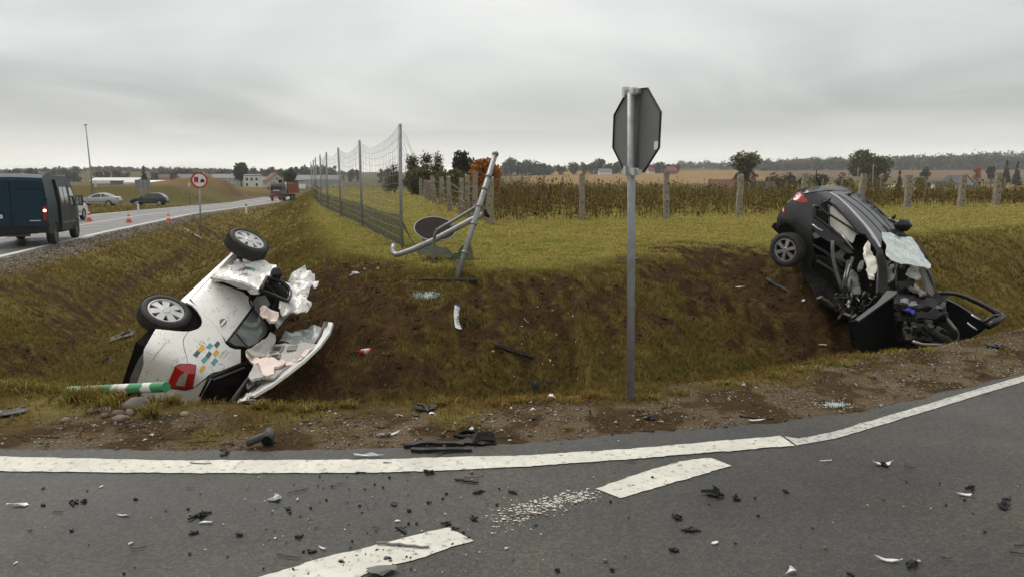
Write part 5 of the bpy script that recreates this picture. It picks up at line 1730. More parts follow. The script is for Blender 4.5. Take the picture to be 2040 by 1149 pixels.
# windscreen folded down from the roof
panel("windscreen", zg((68, 92), (130, 100), (220, 112), (300, 140), (345, 180), (385, 235), (430, 310), (470, 360), (468, 385), (440, 390), (380, 372), (300, 350), (230, 345), (150, 330), (108, 290), (98, 250), (108, 200), (92, 150)), pl((zg((70, 95))[0], 12.65), (zg((300, 140))[0], 13.0), (zg((440, 385))[0], 12.15)), M_WSCREEN, K, th=.012, step=5, amp=.035, freq=4)
P = at_depth(zg((200, 112), (290, 135), (345, 175), (395, 240), (430, 310)), [12.9, 13.05, 13.0, 12.8, 12.5])
mk("screen_surround", tube(P, .03, 7), M_BLACKP, K, smooth=True)
panel("left_pillar", zg((385, 385), (440, 390), (460, 440), (490, 540), (518, 620), (505, 632), (450, 590), (430, 520)), pl((zg((385, 385))[0], 12.45), (zg((440, 390))[0], 12.5), (zg((510, 625))[0], 12.0)), M_GREYP, K, th=.05, step=7)
mk("pillar_edge", tube(at_depth(zg((440, 388), (470, 460), (500, 560), (522, 632)), [12.48, 12.3, 12.15, 11.98]), .02, 7), M_BLACKG, K, smooth=True)
panel("hanging_airbag", zg((275, 420), (300, 380), (330, 355), (360, 375), (385, 420), (405, 460), (380, 470), (365, 478), (340, 460)), pl((zg((275, 420))[0], 12.4), (zg((360, 370))[0], 12.6), (zg((370, 475))[0], 12.3)), M_AIRBAG, K, th=.04, step=5, amp=.06, freq=6, round_=1)
panel("rear_view_mirror", zg((235, 370), (250, 350), (265, 360), (262, 395), (245, 405)), pl((zg((235, 370))[0], 12.4), (zg((265, 360))[0], 12.5), (zg((250, 400))[0], 12.4)), M_BLACKP, K, th=.05, step=5, round_=1)
panel("torn_lining", zg((85, 400), (110, 360), (145, 335), (175, 340), (160, 400), (180, 440), (165, 480), (110, 510), (105, 430)), pl((zg((85, 400))[0], 12.5), (zg((170, 340))[0], 12.7), (zg((120, 510))[0], 12.2)), M_GREYIN, K, th=.03, step=5, amp=.08, freq=6)
for a, b, d in (((178, 340), (186, 550), 12.3), ((192, 345), (184, 520), 12.4)):
    mk("screen_pillar_strip", tube(at_depth(zg(a, b), [d, d - .3]), .014, 6), M_BLACKG, K, smooth=True)
panel("steering_column_cowl", zg((188, 500), (240, 485), (340, 475), (335, 500), (300, 540), (230, 545), (200, 525)), pl((zg((188, 500))[0], 12.2), (zg((340, 475))[0], 12.4), (zg((230, 545))[0], 12.0)), M_BLACKP, K, th=.1, step=6, amp=.05)
panel("dash_bracket", zg((300, 540), (345, 510), (400, 560), (440, 580), (400, 600), (360, 560)), pl((zg((300, 540))[0], 12.0), (zg((440, 580))[0], 12.1), (zg((360, 560))[0], 11.95)), M_GREYP, K, th=.05, step=6, amp=.05)
# dashboard, bulkhead folds, engine
panel("dashboard", zg((110, 600), (190, 560), (260, 545), (340, 555), (420, 590), (510, 630), (520, 660), (420, 655), (300, 650), (180, 640)), pl((zg((110, 600))[0], 11.9), (zg((510, 630))[0], 12.0), (zg((300, 650))[0], 11.6)), M_BLACKP, K, th=.1, step=7, amp=.05)
panel("paper_label", zg((270, 568), (288, 564), (306, 580), (290, 588)), pl((zg((110, 600))[0], 11.87), (zg((510, 630))[0], 11.97), (zg((300, 650))[0], 11.57)), mat("white_paper", (.75, .74, .72), .7), K, th=.004, step=5, lift=.05)
for i, (q, d, mm, am) in enumerate([([(170, 640), (300, 650), (430, 660), (525, 655), (530, 690), (480, 705), (380, 700), (240, 690), (165, 680)], 11.55, M_BLACKP, .06), ([(162, 680), (240, 700), (380, 712), (520, 690), (585, 660), (590, 700), (560, 730), (440, 745), (300, 745), (180, 715)], 11.45, M_BLACKG, .08), ([(180, 715), (300, 750), (440, 750), (590, 705), (605, 760), (520, 785), (400, 790), (260, 790), (190, 760)], 11.4, M_BLACKP, .08), ([(190, 765), (280, 795), (420, 795), (600, 770), (600, 800), (430, 822), (250, 822), (205, 815)], 11.35, M_PANELB, .05)]):
    panel("bulkhead_fold", zg(*q), pl((zg(q[0])[0], d + .05), (zg(q[3])[0], d + .2), (zg(q[-2])[0], d - .12)), mm, K, th=.05, step=6, amp=am, freq=5)
panel("scuffed_fascia", zg((225, 640), (250, 628), (290, 650), (350, 655), (375, 680), (330, 690), (260, 675), (225, 665)), pl((zg((225, 640))[0], 11.42), (zg((375, 660))[0], 11.5), (zg((260, 675))[0], 11.4)), M_METAL, K, th=.02, step=4, amp=.06, freq=9)
panel("blue_cloth", zg((250, 715), (290, 705), (320, 715), (342, 740), (330, 762), (310, 745), (280, 735)), pl((zg((250, 715))[0], 11.25), (zg((342, 735))[0], 11.3), (zg((290, 740))[0], 11.2)), mat("blue_cloth", (.012, .02, .26), .7), K, th=.02, step=4, amp=.05, freq=8)
panel("engine_bay", zg((210, 815), (600, 800), (680, 880), (690, 980), (640, 1010), (330, 1010), (250, 900)), pl((zg((210, 815))[0], 11.45), (zg((690, 900))[0], 11.6), (zg((330, 1010))[0], 11.2)), M_DARKIN, K, th=.2, step=10, amp=.12, freq=3)
eng = []
for q in range(60):
    u, v = rng.uniform(250, 470), rng.uniform(840, 995)
    if v > 1000 - max(0, 320 - u) * 1.2: continue
    c = at_depth(zg((u, v)), rng.uniform(11.0, 11.3))[0]
    eng.append(blob(c, rng.uniform(.02, .06, 3), 7, q, .3) if rng.uniform() < .55 else xf(box((0, 0, 0), rng.uniform(.03, .11, 3)), rotm(*rng.uniform(0, 3, 3)), c))
mk("engine", join(eng), M_SCRAP, K)
mk("air_hose", tube(at_depth(zg((430, 850), (480, 910), (540, 950), (590, 970), (625, 990)), [11.1, 11.05, 11.0, 10.95, 10.95]), [.04, .05, .055, .06, .05], 10), M_BLACKP, K, smooth=True)
mk("air_hose", tube(at_depth(zg((680, 880), (700, 930), (690, 975), (650, 990)), [11.2, 11.15, 11.1, 11.05]), .012, 7), M_BLACKP, K, smooth=True)
mk("headlamp_unit", join([blob(at_depth(zg((450, 830)), 11.15)[0], (.06, .05, .05), 9, 4, .3), xf(box((0, 0, 0), (.16, .1, .08)), rotm(.3, .5, .2), at_depth(zg((560, 900)), 11.2)[0])]), M_SCRAP, K)
mk("bumper_beam", tube(at_depth(zg((320, 985), (400, 1008), (520, 1012), (640, 1005)), 10.95), .025, 7), M_METAL, K, smooth=True)
panel("wing_strip", zg((590, 760), (640, 820), (685, 880), (675, 890), (620, 830), (590, 790)), pl((zg((590, 760))[0], 11.5), (zg((685, 880))[0], 11.3), (zg((590, 790))[0], 11.45)), M_GREYP, K, th=.03, step=6)
# left front door, wide open, with its window frame
ldp = pl((zg((590, 640))[0], 11.9), (zg((930, 860))[0], 11.55), (zg((690, 980))[0], 11.85))
ld = panel("left_front_door", zg((585, 635), (640, 655), (740, 715), (830, 780), (935, 862), (870, 915), (780, 968), (700, 985), (680, 930), (640, 850), (600, 750)), ldp, M_PANELB, K, th=.09, step=8)
P = at_depth(zg((520, 590), (600, 590), (680, 598), (760, 625), (850, 665), (940, 710), (1010, 750), (1068, 772), (1000, 825), (935, 862)), [11.95, 11.95, 11.98, 12.0, 11.98, 11.92, 11.85, 11.75, 11.65, 11.58])
mk("window_frame", tube(P, [.03, .03, .032, .035, .035, .037, .045, .04, .05, .05], 8), M_BLACKG, ld, smooth=True)
P = at_depth(zg((1068, 772), (985, 772), (905, 825)), [11.75, 11.72, 11.6])
mk("window_frame", tube(P, .026, 8), M_BLACKG, ld, smooth=True)
P = at_depth(zg((600, 640), (700, 690), (800, 755), (905, 822)), [11.85, 11.76, 11.66, 11.55])
mk("window_trim", tube(P, .012, 6), M_GREYP, ld, smooth=True)
P = at_depth(zg((800, 765), (840, 790), (880, 810)), [11.6, 11.56, 11.53])
mk("window_trim", tube(P, .012, 6), M_RAIL, ld, smooth=True)
P = at_depth(zg((768, 828), (795, 855), (822, 873), (848, 890)), [11.42, 11.4, 11.38, 11.36])
mk("door_handle", tube(P, [.008, .016, .016, .010], 7), M_RAIL, ld, smooth=True)
panel("door_hinge", zg((520, 595), (590, 590), (610, 640), (580, 690), (545, 650)), pl((zg((520, 595))[0], 11.9), (zg((610, 600))[0], 11.95), (zg((570, 690))[0], 11.7)), M_BLACKP, K, th=.08, step=6, amp=.06)
# antenna, wiper, mirror on the far side
P0 = B_BODY(np.array([zq((938, 208))[0]]))[0]
ant = at_depth(zq((945, 102)), 15.2)[0]
mk("roof_antenna", join([tube([P0, P0 * .5 + ant * .5, ant], [.012, .008, .005], 6), blob(P0, (.05, .05, .03), 8)]), M_BLACKP, K, smooth=True)
w0 = B_BODY(np.array([zq((625, 108))[0]]))[0]
d0 = float((w0 - EYE) @ np.array([0, CP, -SP]))
mk("rear_wiper", join([tube(at_depth(zq((625, 108), (605, 60), (588, 20)), d0), .015, 6), tube(at_depth(zq((577, 95), (580, 40), (585, -55)), d0), .009, 6)]), M_BLACKP, K, smooth=True)
mc = at_depth(zg((240, 38)), 14.0)[0]
mk("mirror", join([blob(mc, (.17, .10, .12), 12, 4, .2), tube([mc + (-.22, .1, .12), mc + (-.1, 0, .02)], .03, 6)]), M_BLACKG, K, smooth=True)
mk("mirror_stalk", tube(at_depth(zb((860, 305), (866, 290), (872, 285)), 14.3), .03, 6), M_BLACKG, K, smooth=True)
# wheels and the hidden rest of the shell
axr = -BM0[:, 1]
axr = axr + np.array([.05, -.08, .05]); axr /= np.linalg.norm(axr)
rw = at_depth([zq((242, 812))[0]], 14.35)[0]
wheel(K, rw - axr * .09, axr, R=.325, rim_r=.215, w=.22, spokes=6, rim_mat=M_ALLOY, tyre_mat=M_TYRE, cut_mat=M_DARKIN, spoke_w=.05, twist=.3)
c2 = bl((0, .72, .30)); wheel(K, c2, BM0[:, 1], R=.325, rim_r=.215, w=.22, spokes=6, rim_mat=M_ALLOY, tyre_mat=M_TYRE, cut_mat=M_DARKIN, spoke_w=.05)
mk("rear_axle", tube([rw - axr * .15, bl((0, 0, .33)), c2], .05, 8), M_BLACKP, K, smooth=True)
def sbox(c, s):
    return box(np.array(c) * BS, np.array(s) * BS)
mk("underbody", join([sbox((.7, 0, .30), (2.6, 1.4, .12)), sbox((.7, 0, .22), (2.2, .25, .12))]), M_DARKIN, K, world=False)
def shell_left():
    P2, Tt = fill2([(-.7, .35), (1.9, .35), (1.9, 1.0), (1.2, 1.05), (-.5, 1.08), (-.7, .9)], .2)
    z = P2[:, 1]; w = .87 - .06 * ((z - .66) / .5) ** 2
    return sheet(np.stack([P2[:, 0], w, z], 1) * BS, Tt, .03, (1, 5, .6))
mk("left_side", shell_left(), M_CHAR, K, world=False)
mk("rear_bench", join([sbox((.0, .1, .75), (.35, 1.2, .55)), sbox((-.45, .1, .65), (.4, 1.2, .5))]), M_DARKIN, K, world=False)

# ================================================================== fences, posts, signs, lamps
M_CONC = mat("weathered_concrete", (.30, .27, .215), .9, var=(9, (.15, .125, .095), .8), bump=(25, .6, .02))
M_WOOD = mat("grey_wood", (.24, .21, .165), .9, var=(8, (.12, .10, .08), .7))
M_WIRE = mat("fence_wire", (.22, .225, .225), .5, metal=.5)
M_SIGNBACK = mat("sign_back_grey", (.185, .185, .18), .6, spec=.3, var=(5, (.16, .16, .155), .5))
M_SIGNWHITE = mat("sign_white", (.74, .74, .73), .45)
M_SIGNRED = mat("sign_red", (.42, .018, .022), .45)
M_SIGNBLACK = mat("sign_black", (.012, .018, .018), .5)
M_OVAL = mat("brown_sign_back", (.026, .019, .017), .85, spec=.1, var=(6, (.034, .026, .022), .5))
M_GREENP = mat("green_post_paint", (.035, .21, .075), .5, var=(14, (.05, .26, .10), .6), coat=.2)
M_WHITEP = mat("chalky_white_paint", (.70, .70, .68), .7, var=(16, (.50, .49, .46), .6))


def net_material():
    m = bpy.data.materials.new("dark_green_net"); m.use_nodes = True
    n, l = m.node_tree.nodes, m.node_tree.links
    b = n["Principled BSDF"]; b.inputs["Base Color"].default_value = (.045, .058, .042, 1); b.inputs["Specular IOR Level"].default_value = .1; b.inputs["Roughness"].default_value = .8
    t = n.new("ShaderNodeBsdfTransparent"); x = n.new("ShaderNodeMixShader"); x.inputs[0].default_value = .68
    l.new(t.outputs[0], x.inputs[1]); l.new(b.outputs[0], x.inputs[2]); l.new(x.outputs[0], n["Material Output"].inputs[0])
    return m


M_NET = net_material()

# ---- tall wildlife fence running along the main road
FP = [(800, 497), (722, 452), (680, 432), (653, 419), (640, 410), (631, 403), (626, 398), (622, 393)]
fbase = [gp(*p) for p in FP]
d0_, d1_ = fbase[0], fbase[3]
fdir = np.array([d1_[0] - d0_[0], d1_[1] - d0_[1]]); fdir /= np.linalg.norm(fdir)
fence = thing("wire_fence", "tall wire mesh fence with green netting at its foot along the road bank", "fence", fbase[0])
FH = 2.52
tops = []
for p in fbase:
    lean = rng.normal(0, .03, 2)
    tp = p + np.array([lean[0], lean[1], FH]); tops.append(tp)
    mk("post", tube([p - (0, 0, .2), (p + tp) / 2, tp],   .036, 10), M_GALV, fence, smooth=True)
for i in range(len(fbase) - 1):
    a, b, at_, bt = fbase[i], fbase[i + 1], tops[i], tops[i + 1]
    L = np.linalg.norm(b - a)
    wires = []
    rad = .0022 + .00007 * a[1]
    def pt(s, h):
        g = a + (b - a) * s
        g2 = np.array([g[0], g[1], gz(g[0], g[1])])
        sag = -.30 * 4 * s * (1 - s) * (h / FH) ** 2 * min(1, L / 8)
        return g2 + np.array([0, 0, h + sag])
    for h in np.linspace(.05, 2.46, 14 if i < 4 else 8):
        wires.append(tube([pt(s, h) + rng.normal(0, .012, 3) for s in np.linspace(0, 1, 10)], rad, 3, caps=False))
    if i < 4:
        for s in np.arange(.18, L, .18 if i < 2 else .3) / L:
            k = rng.normal(0, .012, 3)
            wires.append(tube([pt(s, 0.02), pt(s, .9) + k, pt(s, 1.7) - k, pt(s, 2.46)], rad * .8, 3, caps=False))
    mk("wire_mesh", join(wires), M_WIRE, fence)
    ss = np.linspace(0, 1, 12)
    G = np.array([[pt(s, h) for s in ss] for h in (0.0, .3, .66)])
    off = np.array([.06 * fdir[1], -.06 * fdir[0], 0])
    V = G.reshape(-1, 3) + off + rng.normal(0, .012, (36, 3))
    mk("netting", (V, [(r * 12 + c, r * 12 + c + 1, (r + 1) * 12 + c + 1, (r + 1) * 12 + c) for r in range(2) for c in range(11)]), M_NET, fence)
# loose strands torn from the first post
strands = []
for top_h, end, mid in [(2.46, (905, 470), (850, 360)), (2.2, (900, 462), (845, 375)), (2.4, (882, 452), (838, 340)), (2.0, (915, 476), (872, 400)), (1.6, (905, 480), (840, 420)), (2.3, (850, 400), (815, 320))]:
    A = fbase[0] + np.array([0, 0, top_h]); Bp = gp(*end) if end[1] > 440 else at_depth([end], 19)[0]
    Mi = at_depth([mid], (np.array([0, CP, -SP]) @ ((A + Bp) / 2 - EYE)))[0]
    q = [A * (1 - s) ** 2 + Mi * 2 * s * (1 - s) + Bp * s * s for s in np.linspace(0, 1, 14)]
    strands.append(tube([p + rng.normal(0, .02, 3) for p in q], .0035, 4))
mk("torn_wire", join(strands), M_WIRE, fence)
z5 = lambda *p: [(600 + x / 3.59, 260 + y / 3.59) for x, y in p]
panel("fallen_netting", z5((712, 660), (745, 690), (775, 760), (810, 850), (870, 915), (940, 968), (1020, 985), (1100, 985), (1160, 945), (1222, 885), (1218, 825), (1200, 800), (1170, 840), (1120, 885), (1060, 855), (1000, 815), (900, 800), (830, 830), (770, 760)), plane3([(*z5((712, 660))[0], 16.6), (*z5((1100, 985))[0], 13.0), (*z5((1218, 825))[0], 13.6)]), M_NET, fence, th=.01, step=7, amp=.18, freq=1.6)

# ---- the leaning post and the knocked-down round sign
lp0, lp1 = at_depth([(909, 557)], 11.75)[0], at_depth([(988, 304)], 12.5)[0]
lpost = thing("leaning_post", "leaning grey steel fence post with clamps beside the brown oval sign", "fence post", lp0)
mk("pole", tube([lp0, lp0 * .5 + lp1 * .5, lp1], .043, 12), M_GALV, lpost, smooth=True)
ax = (lp1 - lp0) / np.linalg.norm(lp1 - lp0)
for s in (.2, .42, .56, .70, .80, .985):
    c = lp0 + (lp1 - lp0) * s
    mk("clamp", xf(lathe([(.043, -.02), (.055, -.018), (.055, .018), (.043, .02)], 14), basis(ax), c), M_WIRE, lpost, smooth=True)
br = at_depth(z5((942, 968), (945, 900), (950, 800), (956, 745), (975, 712), (1010, 690), (1100, 640), (1180, 590), (1255, 545), (1295, 520)), np.linspace(13.1, 12.25, 10))
mk("brace", tube(br, .027, 10), M_GALV, lpost, smooth=True)
plate = gp(912, 560)
tag(mk("base_plate_cover", xf(join([box((0, 0, .02), (.62, .16, .03)), box((-.5, .05, .015), (.5, .05, .02))]), rotm(0, 0, -.05), plate), M_BLACKP), "flat dark strip lying at the foot of the leaning steel post", "debris")
rs0 = at_depth(z5((660, 820)), 13.3)[0]
rsign = thing("fallen_sign", "knocked-down brown oval sign on a bent grey pipe in front of the wire fence", "road sign", rs0)
P = at_depth(z5((662, 818), (656, 850), (660, 878), (680, 890), (720, 880), (800, 852), (950, 785), (1100, 705), (1220, 640), (1325, 590)), [13.4, 13.35, 13.3, 13.25, 13.2, 13.2, 13.15, 13.1, 13.1, 13.1])
mk("pole", tube(P, [.042, .045, .045, .045, .045, .05, .05, .05, .05, .05], 12), M_GALV, rsign, smooth=True)
ax = P[-1] - P[-2]
mk("pole_cap", xf(lathe([(.001, .02), (.10, .02), (.10, -.01), (.06, -.04)], 16), basis(ax), P[-1]), M_BLACKP, rsign, smooth=True)
dc = at_depth(z5((958, 703)), 13.45)[0]
vd = dc - EYE; vd /= np.linalg.norm(vd)
nrm = -vd * .56 + np.array([.06, .05, .83]); nrm /= np.linalg.norm(nrm)
Rd = 150 / 3.59 / F_PX * 13.45
mk("sign_plate", xf(lathe([(.001, .004), (Rd - .012, .004), (Rd - .012, -.004), (.001, -.004)], 40), basis(nrm), dc), M_OVAL, rsign)
mk("sign_edge", xf(lathe([(Rd - .013, .006), (Rd + .006, .006), (Rd + .006, -.010), (Rd - .013, -.010)], 40, closed=True), basis(nrm), dc), mat("sign_rim_grey", (.22, .22, .22), .6), rsign)
c = at_depth(z5((1085, 680)), 13.2)[0]
mk("bracket", xf(box((0, 0, 0), (.16, .05, .05)), rotm(0, .5, .4), c), M_GALV, rsign)
c = at_depth(z5((880, 785)), 13.3)[0]
mk("bracket", xf(box((0, 0, 0), (.05, .05, .16)), None, c), M_GALV, rsign)

# ---- STOP sign seen from behind
sb = at_depth([(1258, 785)], 5.44)[0]; sb[2] = gz(sb[0], sb[1])
stop = thing("stop_sign", "grey back of an eight-sided road sign on a steel pole at the ditch lip", "road sign", sb)
ptop = at_depth([(1257.5, 186)], np.array([0, CP, -SP]) @ (sb + (0, 0, 2.2) - EYE))[0]
mk("pole", tube([sb - (0, 0, .3), (sb + ptop) / 2, ptop], .028, 16), M_GALV, stop, smooth=True)
dpt = float(np.array([0, CP, -SP]) @ (sb + (0, 0, 1.9) - EYE))
ctr = at_depth([(1267.5, 261)], dpt + .03)[0]
wd = np.array([math.cos(math.radians(-65)), math.sin(math.radians(-65)), 0])
nb = np.array([-wd[1] * -1, 0, 0]); nb = np.cross(wd, [0, 0, 1.0])           # back normal
if nb[1] > 0: nb = -nb
hw = .281
oc = [(hw * math.cos(math.radians(22.5 + 45 * k)) / math.cos(math.radians(22.5)), hw * math.sin(math.radians(22.5 + 45 * k)) / math.cos(math.radians(22.5))) for k in range(8)]
Bs = np.stack([wd, np.array([.0, .0, 1.0]), np.cross(wd, [0, 0, 1.0])], 1)
if Bs[:, 2] @ nb < 0:
    Bs = np.stack([-wd, np.array([0, 0, 1.0]), nb], 1)
roll = rotm(0, 0, -.035 if Bs[0, 0] > 0 else .035)
Bs = Bs @ roll
mk("sign_plate", xf(prism([(p[0] * .985, p[1] * .985) for p in oc], -.002, .0), Bs, ctr), M_SIGNBACK, stop)
fl, ff = [], []
for k in range(8):
    a, b = oc[k], oc[(k + 1) % 8]
    fl.append(prism([(a[0] * .985, a[1] * .985), a, b, (b[0] * .985, b[1] * .985)], -.004, .012))
mk("sign_edge", xf(join(fl), Bs, ctr), mat("sign_edge_black", (.02, .02, .02), .5), stop)
mk("sign_face", xf(prism([(p[0] * .95, p[1] * .95) for p in oc], -.0055, -.003), Bs, ctr), M_SIGNRED, stop)
text_plane("lettering", "STOP", ctr - nb * .007 + Bs[:, 0] * .2 + np.array([0, 0, -.09]), -Bs[:, 0], np.array([0, 0, 1.0]), .40, .18, M_SIGNWHITE, stop)
for s, uv in ((1, (1262, 184)), (-1, (1264, 342))):
    cc = at_depth([uv], dpt - .0)[0]
    k = mk("clamp", xf(join([box((0, 0, .018), (.19, .03, .028)), box((-.05, .0, .03), (.03, .07, .04)), box((.05, 0, .03), (.03, .05, .04))]), Bs, cc), M_RAIL, stop)
mk("rib", xf(join([box((0, 0, .006), (.05, .56, .012))]), Bs, ctr), M_SIGNBACK, stop)
mk("sticker", xf(box((0, 0, .002), (.05, .055, .002)), Bs, at_depth([(1307, 286)], dpt - .13)[0] * 0 + ctr + Bs[:, 0] * (.245 * np.sign(Bs[0, 0])) - Bs[:, 1] * .10), M_SIGNWHITE, stop)

# ---- no-overtaking-for-lorries sign on the road bank
nb0 = gp(400, 474)
dn = float(np.array([0, CP, -SP]) @ (nb0 - EYE))
nov = thing("road_sign", "round red-ringed sign with a red lorry and black car beside the main road", "road sign", nb0)
tp = at_depth([(397, 346)], dn)[0]
mk("pole", tube([nb0 - (0, 0, .3), (nb0 + tp) / 2, tp], .04, 10), M_GALV, nov, smooth=True)
cn = at_depth([(397, 359.5)], dn - .1)[0]
Rn = 15.6 / F_PX * dn
nv = EYE - cn; nv[2] = 0; nv /= np.linalg.norm(nv)
Bn = np.stack([np.array([-nv[1], nv[0], 0]), np.array([0, 0, 1.0]), nv], 1)
mk("sign_plate", xf(lathe([(.001, -.01), (Rn, -.01), (Rn, .0), (.001, .0)], 40), Bn, cn), M_SIGNWHITE, nov)
mk("red_ring", xf(lathe([(Rn * .80, .001), (Rn * .80, .006), (Rn, .006), (Rn, .001)], 40, closed=True), Bn, cn), M_SIGNRED, nov)
def flat(pts): return xf(prism([(x * Rn, y * Rn) for x, y in pts], .001, .006), Bn, cn)
mk("lorry_symbol", join([flat([(-.62, -.22), (-.10, -.22), (-.10, .42), (-.62, .42)]), flat([(-.58, -.34), (-.45, -.34), (-.45, -.23), (-.58, -.23)]), flat([(-.27, -.34), (-.14, -.34), (-.14, -.23), (-.27, -.23)])]), M_SIGNRED, nov)
mk("car_symbol", join([flat([(.12, -.26), (.62, -.26), (.62, .0), (.12, .0)]), flat([(.18, .01), (.56, .01), (.50, .16), (.24, .16)]), flat([(.15, -.35), (.24, -.35), (.24, -.27), (.15, -.27)]), flat([(.50, -.35), (.59, -.35), (.59, -.27), (.50, -.27)])]), M_SIGNBLACK, nov)
mk("torn_board", xf(box((0, 0, 0), (1.5, .15, .08)), rotm(.2, .35, -.5), gp(385, 467)), M_CONC) 
tag(bpy.data.objects["torn_board"], "broken pale board sticking out of the bank below the round lorry sign", "debris")

# ---- concrete posts: the row across the field and the row running away beside it
def conc_post(name, label, base, h, w, group, seed):
    r = np.random.default_rng(seed)
    p0 = np.asarray(base) - (0, 0, .15)
    rows = []
    n = 9
    lean = r.normal(0, .035, 2)
    for i in range(n + 1):
        t = i / n
        ww = w * (1 + r.normal(0, .045)) * (.98 - .1 * t); dd = w * .8 * (1 + r.normal(0, .06))
        cx, cy = lean * t * h + r.normal(0, .007, 2)
        rows.append([(cx - ww / 2, cy - dd / 2), (cx + ww / 2 * (1 - .15 * r.uniform()), cy - dd / 2), (cx + ww / 2, cy + dd / 2), (cx - ww / 2, cy + dd / 2)])
    V, Fc = [], []
    for i, q in enumerate(rows):
        for k, (x, y) in enumerate(q):
            V.append((x, y, (h + .15) * i / n + (r.normal(0, .03) if i == n else 0)))
    for i in range(n):
        for k in range(4):
            Fc.append((i * 4 + k, i * 4 + (k + 1) % 4, (i + 1) * 4 + (k + 1) % 4, (i + 1) * 4 + k))
    Fc.append((n * 4, n * 4 + 1, n * 4 + 2, n * 4 + 3))
    t = thing(name, label, "fence post", p0, group)
    mk("shaft", (np.array(V), Fc), M_CONC, t, world=False)
    if w > .17:
        for f in (.25, .45, .63, .8):
            mk("wire_hole", box((r.normal(0, .02), -w * .42, (h + .15) * f), (.035, w * .12, .045)), M_DARKIN, t, world=False)
    return t


RROW = [(976, 446, 353, "concrete post directly behind the leaning steel post"), (1160, 440, 346, "mottled concrete post midway between the orange tree and the stop sign pole"), (1328, 437, 346, "concrete post just right of the stop sign pole"), (1472, 430, 347, "concrete post below the tall oval tree"), (1602, 428, 345, "concrete post half hidden behind the tail of the black car"), (1711, 421, 346, "concrete post rising behind the roof of the black car"), (1808, 414, 348, "concrete post right of the black car's roof"), (1914, 411, 347, "second concrete post to the right of the black car"), (1985, 409, 346, "rightmost concrete post of the row across the field")]
for i, (u, v, vt, lb) in enumerate(RROW):
    b = gp(u, v); d = float(np.array([0, CP, -SP]) @ (b - EYE))
    conc_post("concrete_post", lb, b, (v - vt) / F_PX * d * .99, 11.8 / F_PX * d * (1.0 if u > 1000 else 1.3), "concrete posts in the row across the field", 50 + i)
LROW = [(945, 437, 345), (930, 434, 348), (916, 427, 357), (897, 420, 353), (883, 409, 359), (878, 408, 353), (866, 405, 356), (861, 401, 352), (856, 400, 362), (850, 397, 359), (845, 394, 361), (838, 391, 356), (829, 388, 357), (824, 386, 357), (819, 384, 356), (815, 381, 357)]
for i, (u, v, vt) in enumerate(LROW):
    b = gp(u, v); d = float(np.array([0, CP, -SP]) @ (b - EYE))
    conc_post("concrete_post", "weathered concrete post, %s from the near end of the receding row" % ORD[i] if i > 3 else ["nearest concrete post of the row running away beside the mown strip", "tall concrete post second from the near end of the receding row", "shorter concrete post third from the near end of the receding row", "concrete post fourth from the near end of the receding row"][i],
              b, (v - vt) / F_PX * d, max(6, 10.5 - i * .4) / F_PX * d, "concrete posts in the row running away", 80 + i)
wr = []
pts = [gp(u, v) for u, v, _ in LROW[:12]]
for f in (.35, .6, .85, 1.15):
    wr.append(tube([p + np.array([0, 0, f + rng.normal(0, .05)]) for p in pts], .006, 3))
tag(mk("fence_wire", join(wr), M_WIRE), "slack wires strung along the receding row of concrete posts", "wire")
for i, (u, vt) in enumerate([(997, 351), (1040, 350), (1081, 350), (1119, 352), (1193, 356), (1233, 356), (1266, 360), (1298, 362), (1494, 364), (1530, 362), (1566, 360), (1641, 357), (1678, 356), (1757, 354), (1847, 353), (1897, 353), (1948, 354), (2003, 354)]):
    d = 56; b = ground_point(u, 350, d); tz = at_depth([(u, vt)], d)[0][2]
    o = mk("fence_stake", tube([b - (0, 0, .1), b + (rng.normal(0, .03), 0, (tz - b[2]) * .5), b + (rng.normal(0, .06), 0, tz - b[2])], [.075, .07, .065], 6), M_WOOD)
    tag(o, "thin pale stake, %s from the left in the second fence line behind the weeds" % ORD[i], "fence post", "stakes of the second fence line")

# ---- traffic cones on the main road
def cone(base, label, h=.62):
    t = thing("traffic_cone", label, "traffic cone", base, "traffic cones on the main road")
    b = np.asarray(base)
    orange = mat("cone_orange", (.72, .085, .025), .5)
    mk("base", box(b + (0, 0, .02), (.34, .34, .04), .04), orange, t)
    def seg(z0, z1): 
        r = lambda z: .13 - (.13 - .03) * z / h
        return xf(lathe([(r(z0), z0), (r(z1), z1)], 16), None, b + (0, 0, .04))
    mk("body", join([seg(0, h * .30), seg(h * .55, h * .72), xf(lathe([(.03 + .1 * .1, h * .90), (.03, h), (.001, h)], 16), None, b + (0, 0, .04))]), orange, t, smooth=True)
    mk("white_band", join([seg(h * .30, h * .55), seg(h * .72, h * .90)]), M_SIGNWHITE, t, smooth=True)
for u, v, lb in [(178, 441, "orange and white traffic cone just right of the parked white car"), (257, 443, "orange and white traffic cone in the middle of the three on the main road"), (336, 443, "orange and white traffic cone on the edge line left of the round lorry sign")]:
    p = gp(u, v); d = float(np.array([0, CP, -SP]) @ (p - EYE))
    p[2] = max(p[2], z_main(p[1]) if gz(p[0], p[1]) < z_main(p[1]) else p[2])
    cone(p, lb, 19.5 / F_PX * d)

